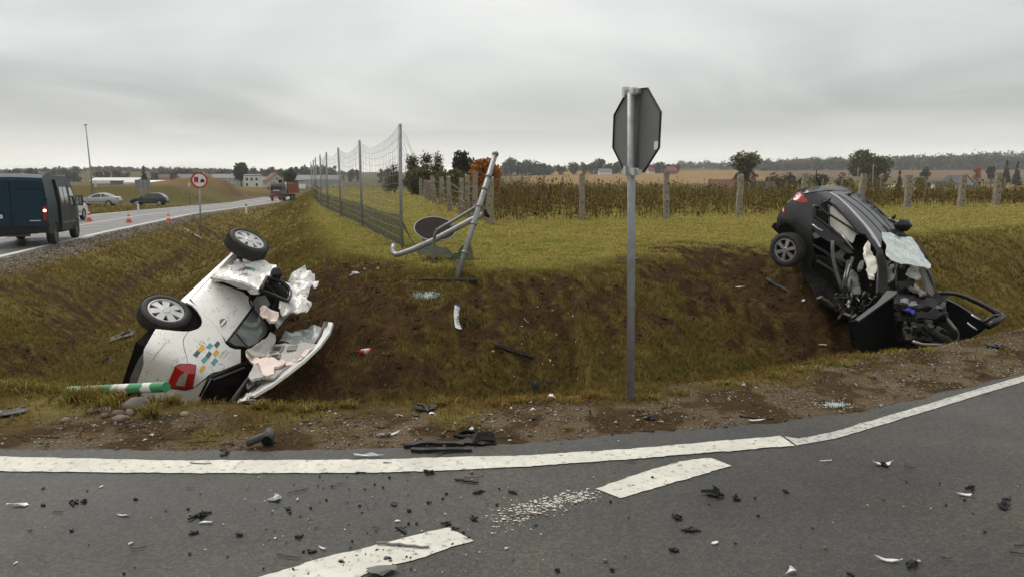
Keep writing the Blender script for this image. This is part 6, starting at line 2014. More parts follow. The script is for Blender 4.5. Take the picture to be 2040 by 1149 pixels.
# ---- delineator posts
def delineator(u, v, vt, label):
    b = gp(u, v); d = float(np.array([0, CP, -SP]) @ (b - EYE)); h = (v - vt) / F_PX * d
    t = thing("delineator_post", label, "roadside post", b, "white delineator posts")
    mk("body", join([box(b + (0, 0, h * .40), (.13, .11, h * .8), .02), box(b + (0, 0, h * .97), (.12, .10, h * .06), .02)]), M_SIGNWHITE, t)
    mk("black_band", box(b + (0, 0, h * .87), (.132, .112, h * .14), .02), M_SIGNBLACK, t)
    mk("reflector", box(b + (0, -.06, h * .87), (.05, .01, h * .09)), M_SIGNRED, t)
delineator(491, 427, 406, "white delineator post on the near verge of the main road")
delineator(276, 421, 402, "white delineator post in front of the dark parked hatchback")
delineator(546, 401, 393, "tiny white delineator post in front of the truck")
delineator(191, 374, 362, "white delineator post on the far bank above the silver saloon")
tagpole = gp(379, 407); dd = float(np.array([0, CP, -SP]) @ (tagpole - EYE))
t = thing("marker_pole", "thin white-topped marker pole before the grassy bank left of the round sign", "pole", tagpole)
hh = (407 - 366) / F_PX * dd
mk("pole", tube([tagpole, tagpole + (0, 0, hh)], .05, 8), M_WOOD, t, smooth=True)
mk("white_top", box(tagpole + (0, 0, hh * .93), (.22, .08, hh * .17)), M_SIGNWHITE, t)

# ---- big road sign seen from behind, on its posts
sb2 = gp(288, 408); d = float(np.array([0, CP, -SP]) @ (sb2 - EYE)); k = d / F_PX
t = thing("direction_sign", "big grey rectangular sign back on three thin posts by the dark hatchback", "road sign", sb2)
mk("board", box(sb2 + (-1 * k, 0, (408 - 367.5) * k), (30 * k, .04, 17 * k)), mat("pale_sign_back", (.20, .205, .21), .5), t)
for du in (-4.5, -1.5, 5):
    mk("post", tube([sb2 + (du * k, -.08, -.3), sb2 + (du * k, -.08, 48 * k)], .05, 8), M_GALV, t, smooth=True)
mk("rail", box(sb2 + (-1 * k, -.05, (408 - 360) * k), (30 * k, .03, .08)), M_GALV, t)

# ---- street lamp
lb0 = gp(186, 404); d = float(np.array([0, CP, -SP]) @ (lb0 - EYE)); k = d / F_PX
lt1 = at_depth([(170.5, 250)], d)[0]
t = thing("street_lamp", "tall thin street lamp standing above the silver saloon", "street lamp", lb0)
mk("pole", tube([lb0 - (0, 0, .3), lb0 * .5 + lt1 * .5 + (.05, 0, 0), lt1], [.13, .10, .06], 10), M_GALV, t, smooth=True)
mk("lamp_head", join([xf(box((0, 0, 0), (.5, .22, .10), .06), rotm(0, -.1, 0), lt1 + (.0, 0, .05)), tube([lt1, lt1 + (0, 0, .1)], .07, 8)]), M_GREYP, t)

# ---- utility poles in the fields to the right
for u, vt, d, lb in [(1710, 334, 190, "thin pale utility pole left of the one before the wide olive tree"), (1740, 327, 200, "thin white utility pole with a crossarm before the wide olive tree"), (1985, 326, 260, "pale utility pole with a crossarm near the right end of the post row")]:
    b = ground_point(u, 350, d); top = at_depth([(u, vt)], d)[0]
    t = thing("utility_pole", lb, "utility pole", b, "utility poles in the fields")
    mk("pole", tube([b, top], [.17, .12], 7), M_CONC, t, smooth=True)
    mk("crossarm", box(top + (0, 0, -.5), (1.8, .1, .12)), M_CONC, t)
    mk("insulator", join([tube([top + (x, 0, -.45), top + (x, 0, -.15)], .05, 5) for x in (-.8, 0, .8)]), M_GREYP, t)

# ---- fallen green and white marker post, stones round it
pa, pb = at_depth([(128, 779)], 5.75)[0], at_depth([(331, 770)], 5.30)[0]
t = thing("marker_post", "fallen round post striped green and white behind the stones", "post", (pa + pb) / 2)
ax = (pb - pa); Lp = np.linalg.norm(ax); Bp_ = basis(ax)
def pseg(f0, f1, m, nm, r=.036, jag=0.0):
    n = 18
    a = np.linspace(0, 2 * math.pi, n, endpoint=False)
    j0 = jag * np.sin(a * 3 + f0 * 40) + jag * .6 * np.sin(a * 7 + 2); j1 = jag * np.sin(a * 3 + f1 * 40) + jag * .6 * np.sin(a * 7 + 2)
    V = [(r * math.cos(x), r * math.sin(x), f0 * Lp + q) for x, q in zip(a, j0)] + [(r * math.cos(x), r * math.sin(x), f1 * Lp + q) for x, q in zip(a, j1)]
    Fc = [(i, (i + 1) % n, n + (i + 1) % n, n + i) for i in range(n)] + [tuple(range(n - 1, -1, -1)), tuple(range(n, 2 * n))]
    mk(nm, xf((np.array(V), Fc), Bp_, pa), m, t, smooth=False)
pseg(0, .40, mat("faded_post_paint", (.33, .36, .26), .8, var=(10, (.16, .22, .10), .7)), "faded_foot")
pseg(.40, .51, M_GREENP, "green_band", .0365, .012)
pseg(.51, .665, M_WHITEP, "white_band", .036, .012)
pseg(.665, .80, M_GREENP, "green_band", .0365, .014)
pseg(.80, .885, M_WHITEP, "white_band", .036, .014)
pseg(.885, 1.0, M_GREENP, "green_band", .0365, .004)

M_ROCK = mat("field_stone", (.135, .115, .095), .85, var=(12, (.075, .065, .06), .7), bump=(30, .5, .01))
M_ROCK2 = mat("brown_field_stone", (.16, .115, .085), .85, var=(12, (.09, .07, .055), .7), bump=(30, .5, .01))
M_ROCK3 = mat("pale_field_stone", (.25, .21, .15), .85, var=(12, (.17, .14, .105), .6), bump=(30, .4, .01))
for i, (u, v, w, h, m, lb) in enumerate([(272, 808, 56, 24, M_ROCK, "largest dark grey stone under the end of the green striped post"), (252, 812, 26, 16, M_ROCK, "dark wedge of stone leaning against the largest stone"), (209, 817, 30, 10, M_ROCK3, "flat pale green-grey stone left of the largest stone"), (206, 829, 18, 11, M_ROCK, "small round grey stone below the flat pale stone"), (256, 824, 18, 14, M_ROCK3, "pale yellowish rounded stone right of the reddish stone"), (234, 826, 26, 16, M_ROCK2, "reddish brown stone in the middle of the stone heap"), (237, 835, 34, 14, M_ROCK2, "long brown stone lowest in the stone heap"), (128, 838, 18, 11, M_ROCK3, "grey stone lying alone left of the stone heap"), (180, 820, 26, 10, M_ROCK2, "low brown stone at the left end of the stone heap"), (365, 826, 18, 8, M_ROCK3, "flat pale stone in the soil below the tail of the white car")]):
    p = gp(u, v + h * .3); d = float(np.array([0, CP, -SP]) @ (p - EYE)); k = d / F_PX
    o = mk("stone", blob(p + (0, .02, h * k * .25), (w * k * .5, w * k * .42, h * k * .62), 14, 20 + i, .38), m, smooth=True)
    tag(o, lb, "stone", "stones at the ditch lip")


# ================================================================== vehicles and buildings behind
M_CARGLASS = mat("car_glass", (.025, .030, .032), .08, coat=.4)
M_CHROME = mat("chrome", (.6, .6, .6), .2, metal=.9)


def car_shell(t, outline, W, glass, arches, sill, paint, side_windows, smooth=True, step=.14):
    """Body skin, glass strips and side windows in the vehicle's own frame: x forward, y left, z up."""
    O = np.array(outline, float)
    lower = []
    x0, x1 = O[0, 0], O[-1, 0]
    for cx, r in sorted(arches, key=lambda q: -q[0]):
        lower += [(cx + r * math.cos(a), max(sill, .30 + r * math.sin(a))) for a in np.linspace(0, math.pi, 11)]
    poly = [tuple(p) for p in O] + [(x1 - .02, sill)] + lower + [(x0 + .02, sill)]
    P2, Tt = fill2(poly, step)
    for sgn in (1, -1):
        y = sgn * W(P2[:, 0], P2[:, 1])
        mk("side_panel", sheet(np.stack([P2[:, 0], y, P2[:, 1]], 1), Tt, .03, (P2[:, 0].mean(), sgn * 30, 1)), paint, t, smooth=False, world=False)
    ny = 7
    runs, cur = [], None
    for i in range(len(O) - 1):
        g = i in glass
        if cur is None or cur[0] != g:
            cur = [g, [i]]; runs.append(cur)
        else:
            cur[1].append(i)
    for g, idx in runs:
        pts = [O[i] for i in idx] + [O[idx[-1] + 1]]
        V, Fc = [], []
        for p in pts:
            w = float(W(np.array([p[0]]), np.array([p[1]]))[0]) - (.0 if not g else .05)
            for k in np.linspace(-1, 1, ny):
                cr = .035 * (1 - k * k)
                V.append((p[0], k * w, p[1] + (cr if abs(p[1]) > .3 else 0)))
        for a in range(len(pts) - 1):
            for b in range(ny - 1):
                Fc.append((a * ny + b, a * ny + b + 1, (a + 1) * ny + b + 1, (a + 1) * ny + b))
        mk("screen" if g else "body", (np.array(V), Fc), M_CARGLASS if g else paint, t, smooth=smooth, world=False)
        if g:       # painted pillars beside the screen
            for sgn in (-1, 1):
                V = []
                for p in pts:
                    w = float(W(np.array([p[0]]), np.array([p[1]]))[0])
                    V += [(p[0], sgn * (w - .05), p[1] + .004), (p[0], sgn * w, p[1])]
                mk("pillar", (np.array(V), [(2 * a, 2 * a + 1, 2 * a + 3, 2 * a + 2) for a in range(len(pts) - 1)]), paint, t, world=False)
    for q in side_windows:
        P2, Tt = fill2(q, step)
        for sgn in (1, -1):
            y = sgn * (W(P2[:, 0], P2[:, 1]) + .006)
            mk("side_window", sheet(np.stack([P2[:, 0], y, P2[:, 1]], 1), Tt, .01, (P2[:, 0].mean(), sgn * 30, 1)), M_CARGLASS, t, world=False)
    xs = [p[0] for p in outline]
    mk("underbody", box(((min(xs) + max(xs)) / 2, 0, sill + .10), (max(xs) - min(xs) - .3, 1.2, .16)), M_DARKIN, t, world=False)


def simple_wheel(t, c, sgn, R, w=.2, rim=None):
    ax = np.array([0, sgn, 0.0])
    B = basis(ax)
    tr = mk("wheel", xf(lathe([(R * .62, -w / 2), (R * .95, -w / 2), (R, -w * .3), (R, w * .3), (R * .95, w / 2), (R * .62, w / 2)], 24, closed=True), B, c), M_TYRE, t, smooth=True, world=False)
    sp = [xf(prism([(.02, -.03), (R * .6, -.045), (R * .6, .045), (.02, .03)], w * .36, w * .44), rotm(0, 0, k * 6.283 / 5)) for k in range(5)]
    mk("rim", xf(join(sp + [lathe([(R * .64, w * .46), (R * .55, w * .44), (R * .55, w * .3)], 24), lathe([(.001, w * .46), (.07, w * .44), (.08, w * .3)], 10)]), B, c), rim or M_RIM, tr, world=False)
    mk("dark_backing", xf(lathe([(.001, w * .28), (R * .62, w * .28)], 16), B, c), M_DARKIN, tr, world=False)  # dark backing: shade between the spokes put in as colour


def head_rot(h):
    h = np.array([h[0], h[1], h[2] if len(h) > 2 else 0.0]); h /= np.linalg.norm(h)
    l = np.cross([0, 0, 1.0], h); l /= np.linalg.norm(l)
    return np.stack([h, l, np.cross(h, l)], 1)


def wbase(w0, tumble, belt, taper=0.0, x0=0, x1=3):
    def W(x, z):
        return w0 - .03 * ((np.minimum(z, belt) - .6) / .5) ** 2 - tumble * np.maximum(z - belt, 0) - taper * (np.maximum(x0 - x, 0) ** 2 + np.maximum(x - x1, 0) ** 2)
    return W


# ---- blue van
rd = np.array([-.325, .945, -.014])
L = main_line(1.75)
yv = 26.3
pr = at_depth([(106, 483)], 26.4)[0]; pr[2] = z_main(pr[1]) + .006
Rv = head_rot(rd)
ov = pr + Rv @ np.array([0, .92, 0])
van = thing("van", "dark blue panel van with a lit tail lamp driving along the main road", "van", ov, rot=Rv * 1.07)
M_VAN = mat("dark_blue_paint", (.006, .026, .046), .45, spec=.25, var=(1.2, (.010, .032, .05), .6))
M_VAN2 = mat("grey_blue_paint", (.020, .034, .036), .45, spec=.3)
Wv = lambda x, z: .985 - .10 * np.maximum(z - 1.15, 0) ** 1.5 - .02 * np.maximum(.7 - z, 0) - .10 * np.maximum(x - 3.0, 0) ** 1.4
vo = [(-.86, .45), (-.90, .62), (-.90, 1.2), (-.86, 2.02), (-.82, 2.12), (-.70, 2.20), (-.3, 2.24), (2.2, 2.22), (2.75, 2.12), (3.45, 1.42), (3.55, 1.33), (4.10, 1.10), (4.22, .8), (4.22, .4)]
car_shell(van, vo, Wv, {8}, [(0, .40), (3.25, .42)], .36, M_VAN, [], smooth=False, step=.2)
def vside(name, q, m, off, sgns=(-1,), th=.012, parent=None):
    P2, Tt = fill2(q, .2)
    for sgn in sgns:
        y = sgn * (Wv(P2[:, 0], P2[:, 1]) + off)
        o = mk(name, sheet(np.stack([P2[:, 0], y, P2[:, 1]], 1), Tt, th, (1, sgn * 40, 1)), m, parent or van, world=False)
    return o
vside("dark_gap_strip", [(.42, .42), (.62, .42), (.60, 1.2), (.50, 2.08), (.30, 2.08), (.40, 1.2)], M_DARKIN, .006)  # flat dark strip on the skin, painted in for the shaded door gap
sd = vside("sliding_door", [(.66, .40), (2.00, .40), (2.02, 1.2), (1.92, 2.10), (.56, 2.10), (.66, 1.2)], M_VAN2, .045, th=.04)
vside("side_window", [(.78, 1.25), (1.24, 1.25), (1.22, 1.85), (.76, 1.85)], M_CARGLASS, .055, parent=sd)
vside("side_window", [(1.32, 1.25), (1.84, 1.25), (1.80, 1.85), (1.30, 1.85)], M_CARGLASS, .055, parent=sd)
vside("trim_strip", [(.66, .62), (2.0, .62), (2.0, .68), (.66, .68)], M_GREYP, .055, parent=sd)
vside("dark_gap_strip", [(2.02, .42), (2.16, .42), (2.16, 1.3), (2.06, 2.10), (1.95, 2.10), (2.04, 1.3)], M_DARKIN, .006)  # second flat dark strip standing in for the shade of a gap
cd = vside("cab_door", [(2.20, .42), (2.80, .42), (2.92, .80), (3.15, .95), (3.25, 1.33), (2.72, 1.92), (2.22, 1.92)], M_VAN, .012, (1, -1))
vside("side_window", [(2.30, 1.22), (3.12, 1.22), (3.10, 1.32), (2.68, 1.82), (2.30, 1.82)], M_CARGLASS, .022, (1, -1))
vside("trim_strip", [(2.2, .60), (2.86, .60), (2.86, .68), (2.2, .68)], M_GREYP, .02, (1, -1))
mk("mirror", box((3.0, -1.14, 1.36), (.16, .24, .36), .04), M_BLACKP, van, world=False)
mk("mirror_glass", box((2.915, -1.14, 1.36), (.01, .18, .30)), M_CHROME, van, world=False)
mk("mirror", box((3.0, 1.14, 1.36), (.16, .24, .36), .04), M_BLACKP, van, world=False)
mk("rear_bumper", join([box((-.92, 0, .52), (.14, 1.96, .22)), box((-.98, 0, .62), (.05, 1.6, .03))]), M_BLACKP, van, world=False)
mk("side_skirt", box((1.6, -.985, .42), (2.3, .03, .14)), M_BLACKP, van, world=False)
mk("chassis_beam", box((-.7, .2, .34), (.08, 1.2, .08)), M_GREYP, van, world=False)
rdoor = mk("rear_door", join([box((-.905, .46, 1.30), (.02, .88, 1.42)), ]), M_VAN, van, world=False)
rdoor2 = mk("rear_door", box((-.905, -.46, 1.30), (.02, .88, 1.42)), M_VAN, van, world=False)
for yy, dr in ((.46, rdoor), (-.46, rdoor2)):
    mk("door_panel_groove", box((-.914, yy, 1.78), (.01, .74, .015)), M_DARKIN, dr, world=False)
    mk("hinge", box((-.90, yy * 2.05, 1.45), (.05, .10, .06)), M_BLACKP, dr, world=False)
mk("handle_plate", box((-.925, -.06, .98), (.02, .16, .14)), M_BLACKP, rdoor2, world=False)
np_ = mk("number_plate", box((-.925, .50, .94), (.012, .50, .115)), M_SIGNWHITE, rdoor, world=False)
V, Fc = text_vf("NO 1187A"); V = V / np.array([V[:, 0].max(), V[:, 1].max(), 1])
mk("lettering", (np.stack([np.full(len(V), -.9335), .50 + .22 - V[:, 0] * .44, .905 + V[:, 1] * .07], 1), Fc), M_SIGNBLACK, np_, world=False)
mk("plate_lamp_bar", box((-.935, .50, 1.04), (.03, .60, .04)), M_BLACKP, rdoor, world=False)
mk("badge", box((-.918, -.62, .80), (.008, .30, .03)), M_RAIL, rdoor2, world=False)
for s in (-1, 1):
    tl = mk("tail_lamp", box((-.885, s * .905, 1.02), (.07, .15, .46), .03), mat("van_tail_lamp", (.22, .008, .010), .2, coat=.4), van, world=False)
    mk("lit_bulb", blob((-.925, s * .905, 1.11), (.012, .05, .045), 10), mat("lit_lamp", (.9, .3, .2), .4, emit=((1.0, .42, .28), 5.0)), tl, world=False)
    mk("headlamp", box((4.12, s * .72, .92), (.2, .3, .2), .05), M_LENS, van, world=False)
for x in (0, 3.25):
    for s in (-1, 1):
        simple_wheel(van, (x, s * .86, .34), s, .34, .22, M_GREYP)
mk("roof_hatch", box((.9, -.2, 2.255), (1.1, .7, .05)), M_BLACKP, van, world=False)
mk("air_deflector", xf(box((0, 0, 0), (.3, .5, .05)), rotm(0, -.35, 0), (2.75, -.55, 2.20)), M_BLACKP, van, world=False)

# ---- cars parked beyond
sal = [(-1.0, .38), (-1.04, .60), (-.98, .90), (-.78, 1.02), (-.35, 1.06), (.15, 1.36), (.55, 1.44), (1.1, 1.43), (1.55, 1.33), (2.25, .98), (2.9, .88), (3.4, .70), (3.52, .52), (3.45, .30)]
hatch = [(-.72, .38), (-.76, .60), (-.68, .92), (-.55, 1.0), (-.18, 1.34), (.15, 1.43), (.7, 1.45), (1.25, 1.40), (1.9, .98), (2.55, .88), (3.05, .70), (3.18, .50), (3.12, .30)]
suv = [(-.8, .45), (-.84, .8), (-.78, 1.1), (-.45, 1.58), (-.1, 1.66), (1.1, 1.66), (1.5, 1.56), (2.15, 1.10), (2.9, 1.0), (3.35, .82), (3.42, .6), (3.35, .38)]


def parked(name, label, cat, uvwheel, heading, outline, paint, glass, wb, side_windows, w0, R=.31, tail=None, group=None, wheel_local=(0, 1)):
    p = gp(*uvwheel)
    Rm = head_rot(heading)
    o = p - Rm @ np.array([wheel_local[0] * wb, wheel_local[1] * (w0 - .08), 0])
    o[2] = p[2]
    t = thing(name, label, cat, o, group, rot=Rm)
    Wc = wbase(w0, .42, .95, .06, -.3, 2.7)
    car_shell(t, outline, Wc, glass, [(0, R + .06), (wb, R + .06)], .24, paint, side_windows)
    for x in (0, wb):
        for s in (1, -1):
            simple_wheel(t, (x, s * (w0 - .09), R), s, R)
    xr, xf_ = outline[2][0], outline[-3][0]
    for s in (1, -1):
        mk("tail_light", box((outline[2][0] + .02, s * (w0 - .15), outline[2][1] - .06), (.18, .26, .16), .04), tail or M_RED, t, world=False)
        mk("headlight", box((outline[-3][0] - .06, s * (w0 - .22), outline[-3][1] - .03), (.26, .34, .13), .05), M_LENS, t, world=False)
        mk("mirror", box((wb - .55, s * (w0 + .06), 1.0), (.14, .18, .12), .03), paint, t, world=False)
        mk("door_handle", box((.55, s * (w0 + .005), .82), (.16, .02, .03)), paint, t, world=False)
        mk("side_moulding", box((1.25, s * (w0 + .004), .52), (1.7, .02, .06)), M_GREYP, t, world=False)
    mk("rear_bumper", box((outline[0][0] + .06, 0, .45), (.22, w0 * 1.9, .22), .06), paint, t, world=False)
    mk("number_plate", box((outline[1][0] - .02, 0, .62), (.01, .5, .11)), M_SIGNWHITE, t, world=False)
    return t


M_SILVER = mat("silver_paint", (.42, .43, .43), .3, metal=.4, coat=.4)
M_DKCAR = mat("dark_grey_paint", (.020, .021, .025), .3, coat=.5)
M_WHCAR = mat("clean_white_paint", (.72, .72, .72), .3, coat=.5)
parked("saloon_car", "silver four-door saloon parked facing left below the tall street lamp", "car", (217, 411), (-.94, -.20), sal, M_SILVER, {4, 8}, 2.72, [[(.15, 1.06), (.72, 1.02), (.72, 1.33), (.45, 1.33)], [(.80, 1.02), (1.85, .99), (1.45, 1.27), (1.15, 1.33), (.80, 1.34)], [(-.12, 1.06), (.08, 1.06), (.32, 1.30)]], .90, tail=M_RED)
parked("hatchback_car", "dark hatchback parked facing left behind the posts of the grey direction sign", "car", (318, 410), (-.95, -.18), hatch, M_DKCAR, {3, 7}, 2.5, [[(-.08, 1.02), (.65, .99), (.65, 1.33), (.22, 1.34), (.05, 1.26)], [(.73, .99), (1.62, .97), (1.18, 1.30), (.73, 1.34)]], .86)
parked("white_car", "white car half hidden behind the front of the blue van", "car", (166, 438), (-.20, .98), suv, M_WHCAR, {3, 6}, 2.6, [[(-.3, 1.15), (.65, 1.1), (.65, 1.52), (-.05, 1.54)], [(.73, 1.1), (1.85, 1.08), (1.4, 1.46), (.73, 1.53)]], .90, R=.34, wheel_local=(1, -1))

# ---- lorry coming along the main road
tp_ = ground_point(559, 398, 128); tp_[2] = z_main(tp_[1])
rd = np.array([-.222, .972, -.014])
Rt = head_rot(np.array([-.06, -1.0, 0]))
lorry = thing("lorry", "lorry with grey-green cab, red bumper and rusty orange load body on the main road", "lorry", tp_, rot=Rt)
M_CAB = mat("grey_green_cab", (.10, .115, .10), .45, var=(2, (.16, .16, .14), .5))
M_TRED = mat("lorry_red", (.20, .022, .025), .45)
M_RUST = mat("rusty_orange_body", (.30, .085, .032), .7, var=(1.5, (.18, .05, .025), .7))
cab = mk("cab", join([box((.9, 0, 1.75), (1.7, 2.2, 1.35), .12), box((.75, 0, 2.62), (1.4, 2.1, .42), .1)]), M_CAB, lorry, world=False)
mk("windscreen", box((1.76, 0, 2.08), (.03, 1.95, .68)), M_CARGLASS, cab, world=False)
for s in (-1, 1):
    mk("side_window", box((1.2, s * 1.105, 2.08), (.7, .02, .6)), M_CARGLASS, cab, world=False)
    mk("mirror", box((1.75, s * 1.32, 2.05), (.12, .18, .5)), M_BLACKP, cab, world=False)
    mk("headlamp", box((1.84, s * .82, .75), (.04, .32, .18)), M_LENS, lorry, world=False)
mk("light_bar", box((1.3, 0, 2.92), (.2, 1.9, .12)), M_LENS, cab, world=False)
mk("grille", join([box((1.77, 0, 1.22 + .14 * k), (.03, 1.5, .07)) for k in range(4)]), M_TRED, cab, world=False)
mk("badge_panel", box((1.78, 0, 1.72), (.02, 1.1, .12)), M_SIGNWHITE, cab, world=False)
mk("bumper", box((1.70, 0, .68), (.35, 2.35, .55), .08), M_TRED, lorry, world=False)
npl = mk("number_plate", box((1.885, 0, .60), (.01, .52, .12)), M_SIGNWHITE, lorry, world=False)
mk("chassis", box((-2.2, 0, .85), (6.6, .9, .28)), M_BLACKP, lorry, world=False)
lb_ = mk("load_body", box((-3.2, 0, 2.05), (5.4, 2.35, 1.7)), M_RUST, lorry, world=False)
for k in range(7):
    for s in (-1, 1):
        mk("rib", box((-5.7 + k * .83, s * 1.21, 2.05), (.12, .08, 1.7)), M_RUST, lb_, world=False)
mk("crane_column", box((-.25, 0, 2.2), (.36, .6, 2.6)), M_DARKIN, lorry, world=False)
mk("exhaust_stack", tube([(-.1, .95, 1.0), (-.1, .95, 3.15)], .12, 10), M_CHROME, lorry, smooth=True, world=False)
for x in (.9, -2.6, -3.9):
    for s in (-1, 1):
        simple_wheel(lorry, (x, s * 1.0, .5), s, .5, .32)


# ---- buildings
def house(name, label, cat, u, d, w, l, wall_h, roof_h, yaw, wall, roof, windows=(), door=None, chimney=False, group=None, eave=.35, vbase=None):
    b = ground_point(u, 350, d)
    Rm = rotm(0, 0, yaw)
    t = thing(name, label, cat, b, group, rot=Rm)
    hw_, hl = w / 2, l / 2
    # walls with gables: ridge along x
    V = [(-hl, -hw_, -1), (hl, -hw_, -1), (hl, hw_, -1), (-hl, hw_, -1), (-hl, -hw_, wall_h), (hl, -hw_, wall_h), (hl, hw_, wall_h), (-hl, hw_, wall_h), (-hl, 0, wall_h + roof_h), (hl, 0, wall_h + roof_h)]
    Fc = [(0, 1, 5, 4), (2, 3, 7, 6), (1, 2, 6, 9, 5), (3, 0, 4, 8, 7)]
    mk("wall", (np.array(V, float), Fc), wall, t, world=False)
    e = eave
    for s in (-1, 1):
        sl = roof_h / hw_
        q = np.array([(-hl - e, s * (hw_ + e), wall_h - sl * e), (hl + e, s * (hw_ + e), wall_h - sl * e), (hl + e, 0, wall_h + roof_h), (-hl - e, 0, wall_h + roof_h)])
        V = np.concatenate([q + (0, 0, .05), q + (0, 0, .25)])
        mk("roof", (V, BOXF), roof, t, world=False)
    for x, z, ww, hh, face in windows:
        if face == 'f':
            f = mk("window", box((x, -hw_ - .03, z), (ww + .25, .06, hh + .25)), M_SIGNWHITE, t, world=False)
            mk("pane", box((x, -hw_ - .07, z), (ww, .04, hh)), M_CARGLASS, f, world=False)
        else:
            sg = 1 if face == 'r' else -1
            f = mk("window", box((sg * (hl + .03), x, z), (.06, ww + .25, hh + .25)), M_SIGNWHITE, t, world=False)
            mk("pane", box((sg * (hl + .07), x, z), (.04, ww, hh)), M_CARGLASS, f, world=False)
    if chimney:
        mk("chimney", box((hl * .3, hw_ * .2, wall_h + roof_h + .4), (.8, .8, 1.8)), mat("chimney_brick", (.22, .09, .06), .9), t, world=False)
    return t


M_REDROOF = mat("red_roof_tiles", (.15, .058, .042), .8, var=(.8, (.10, .045, .036), .7))
M_GREYROOF = mat("grey_roof_sheets", (.16, .16, .16), .7, var=(.6, (.11, .11, .11), .6))
M_DARKROOF = mat("dark_roof_felt", (.045, .044, .044), .8)
M_CREAM = mat("cream_render", (.44, .39, .30), .9)
M_WHITEW = mat("white_render", (.62, .61, .58), .9)
M_GREYW = mat("grey_render", (.34, .34, .33), .9)
M_BRICK = mat("red_brick", (.20, .075, .05), .9, var=(2, (.14, .055, .04), .7))
house("farmhouse", "cream gabled house with a red roof behind the lorry", "house", 546, 275, 6.5, 6.5, 2.4, 2.6, -1.0, M_CREAM, M_REDROOF, [(-1, 1.4, 1.0, 1.1, 'r'), (1, 1.4, 1.0, 1.1, 'r'), (0, 3.2, .7, .8, 'r'), (0, 1.4, 1, 1.1, 'f')], chimney=True)
house("flat_block", "small white two-storey block with blue windows beyond the earth heap", "building", 504, 240, 4, 5, 3.6, .3, .1, M_WHITEW, M_GREYROOF, [(-1.5, 2.6, .7, .9, 'f'), (0, 2.6, .7, .9, 'f'), (1.5, 2.6, .7, .9, 'f'), (-1.5, .9, .7, .9, 'f'), (1.5, .9, .7, .9, 'f')], eave=.1)
house("long_shed", "long low shed with a pale grey roof left of the cream house", "shed", 520, 330, 8, 19, 2.0, 1.5, .0, M_GREYW, M_GREYROOF)
house("cowshed", "long dark-walled shed with a pale roof edge behind the silver saloon", "shed", 236, 330, 9, 20, 2.0, 1.1, .0, mat("dark_boards", (.10, .09, .085), .9), M_WHITEW)
house("greenhouse", "long white low greenhouse right of the big grey direction sign", "greenhouse", 332, 300, 8, 13, 1.0, 1.2, .0, M_WHITEW, mat("milky_sheet", (.62, .64, .64), .5))
house("storehouse", "pale gabled storehouse behind the round lorry sign", "building", 372, 290, 8, 7, 2.2, 2.4, .9, M_GREYW, M_GREYROOF, [(0, 1.4, 1.2, 1.0, 'l')])
house("small_shed", "low white shed left of the big grey direction sign", "shed", 262, 240, 3, 4, 1.6, .6, .0, M_WHITEW, M_WHITEW, eave=.1)
house("low_shed", "low beige shed among the reeds left of the street lamp", "shed", 200, 250, 5, 5, 1.4, .9, .5, M_CREAM, M_GREYROOF, eave=.2)
house("farm_block", "long grey-roofed farm building on the horizon behind the big round tree", "building", 455, 420, 8, 16, 3.0, 2.0, .0, M_GREYW, M_GREYROOF, [(-5 + 2.4 * k, 1.6, 1.0, 1.0, 'f') for k in range(5)])
house("red_shed", "small faded red house between the horizon trees left of the round sign", "house", 327, 420, 5, 5, 3.2, 1.6, .3, mat("faded_red_wall", (.34, .16, .14), .9), M_REDROOF)
for i, (u, d) in enumerate([(619, 255), (640, 258), (660, 262)]):
    b = ground_point(u, 350, d)
    t = thing("lorry_trailer", ["leftmost of the three pale box trailers behind the wire fence", "middle one of the three pale box trailers behind the wire fence", "rightmost of the three pale box trailers behind the wire fence"][i], "trailer", b, "pale box trailers behind the wire fence")
    mk("box_body", box(b + (0, 0, 1.9), (2.5, 6, 2.0)), M_GREYW, t)
    mk("chassis", box(b + (0, 0, .75), (2.2, 5.8, .3)), M_WHITEW, t)
    for s in (-1, 1):
        mk("wheel", xf(lathe([(.001, -.12), (.42, -.12), (.42, .12), (.001, .12)], 14), basis((1, 0, 0)), b + (s * .95, -2.0, .42)), M_TYRE, t)
house("roadside_hall", "long low grey hall with a dark eave behind the pale box trailers", "building", 632, 300, 9, 19, 2.6, 1.8, .0, M_GREYW, M_GREYROOF)
b = ground_point(600.5, 350, 165); k = 165 / F_PX
t = thing("notice_board", "white notice board on two posts right behind the lorry", "sign board", b)
zc = at_depth([(600.5, 371.5)], 165)[0][2]
mk("board", box((b[0], b[1], zc), (15 * k, .06, 9 * k)), M_SIGNWHITE, t)
for s in (-1, 1):
    mk("post", tube([(b[0] + s * 6 * k, b[1] + .1, b[2]), (b[0] + s * 6 * k, b[1] + .1, zc + 4 * k)], .05, 6), M_WOOD, t)
# digger on the heap
b = ground_point(361, 350, 210)
t = thing("excavator", "small orange-brown digger beside the grey storehouse", "digger", b)
M_DIG = mat("digger_orange", (.34, .13, .04), .6)
mk("cab", join([box(b + (.5, 0, 1.3), (1.3, 1.3, 1.3), .1)]), M_DIG, t)
mk("tracks", join([box(b + (.4, s * .7, .35), (2.2, .4, .6), .1) for s in (-1, 1)]), M_BLACKP, t)
mk("boom", tube([b + (-.1, 0, 1.5), b + (-1.0, 0, 3.0), b + (-1.7, 0, 2.4), b + (-1.9, 0, 1.0)], [.2, .18, .15, .12], 7), M_DIG, t)
mk("bucket", xf(box((0, 0, 0), (.6, .8, .5)), rotm(0, .4, 0), b + (-1.9, 0, .7)), M_BLACKP, t)

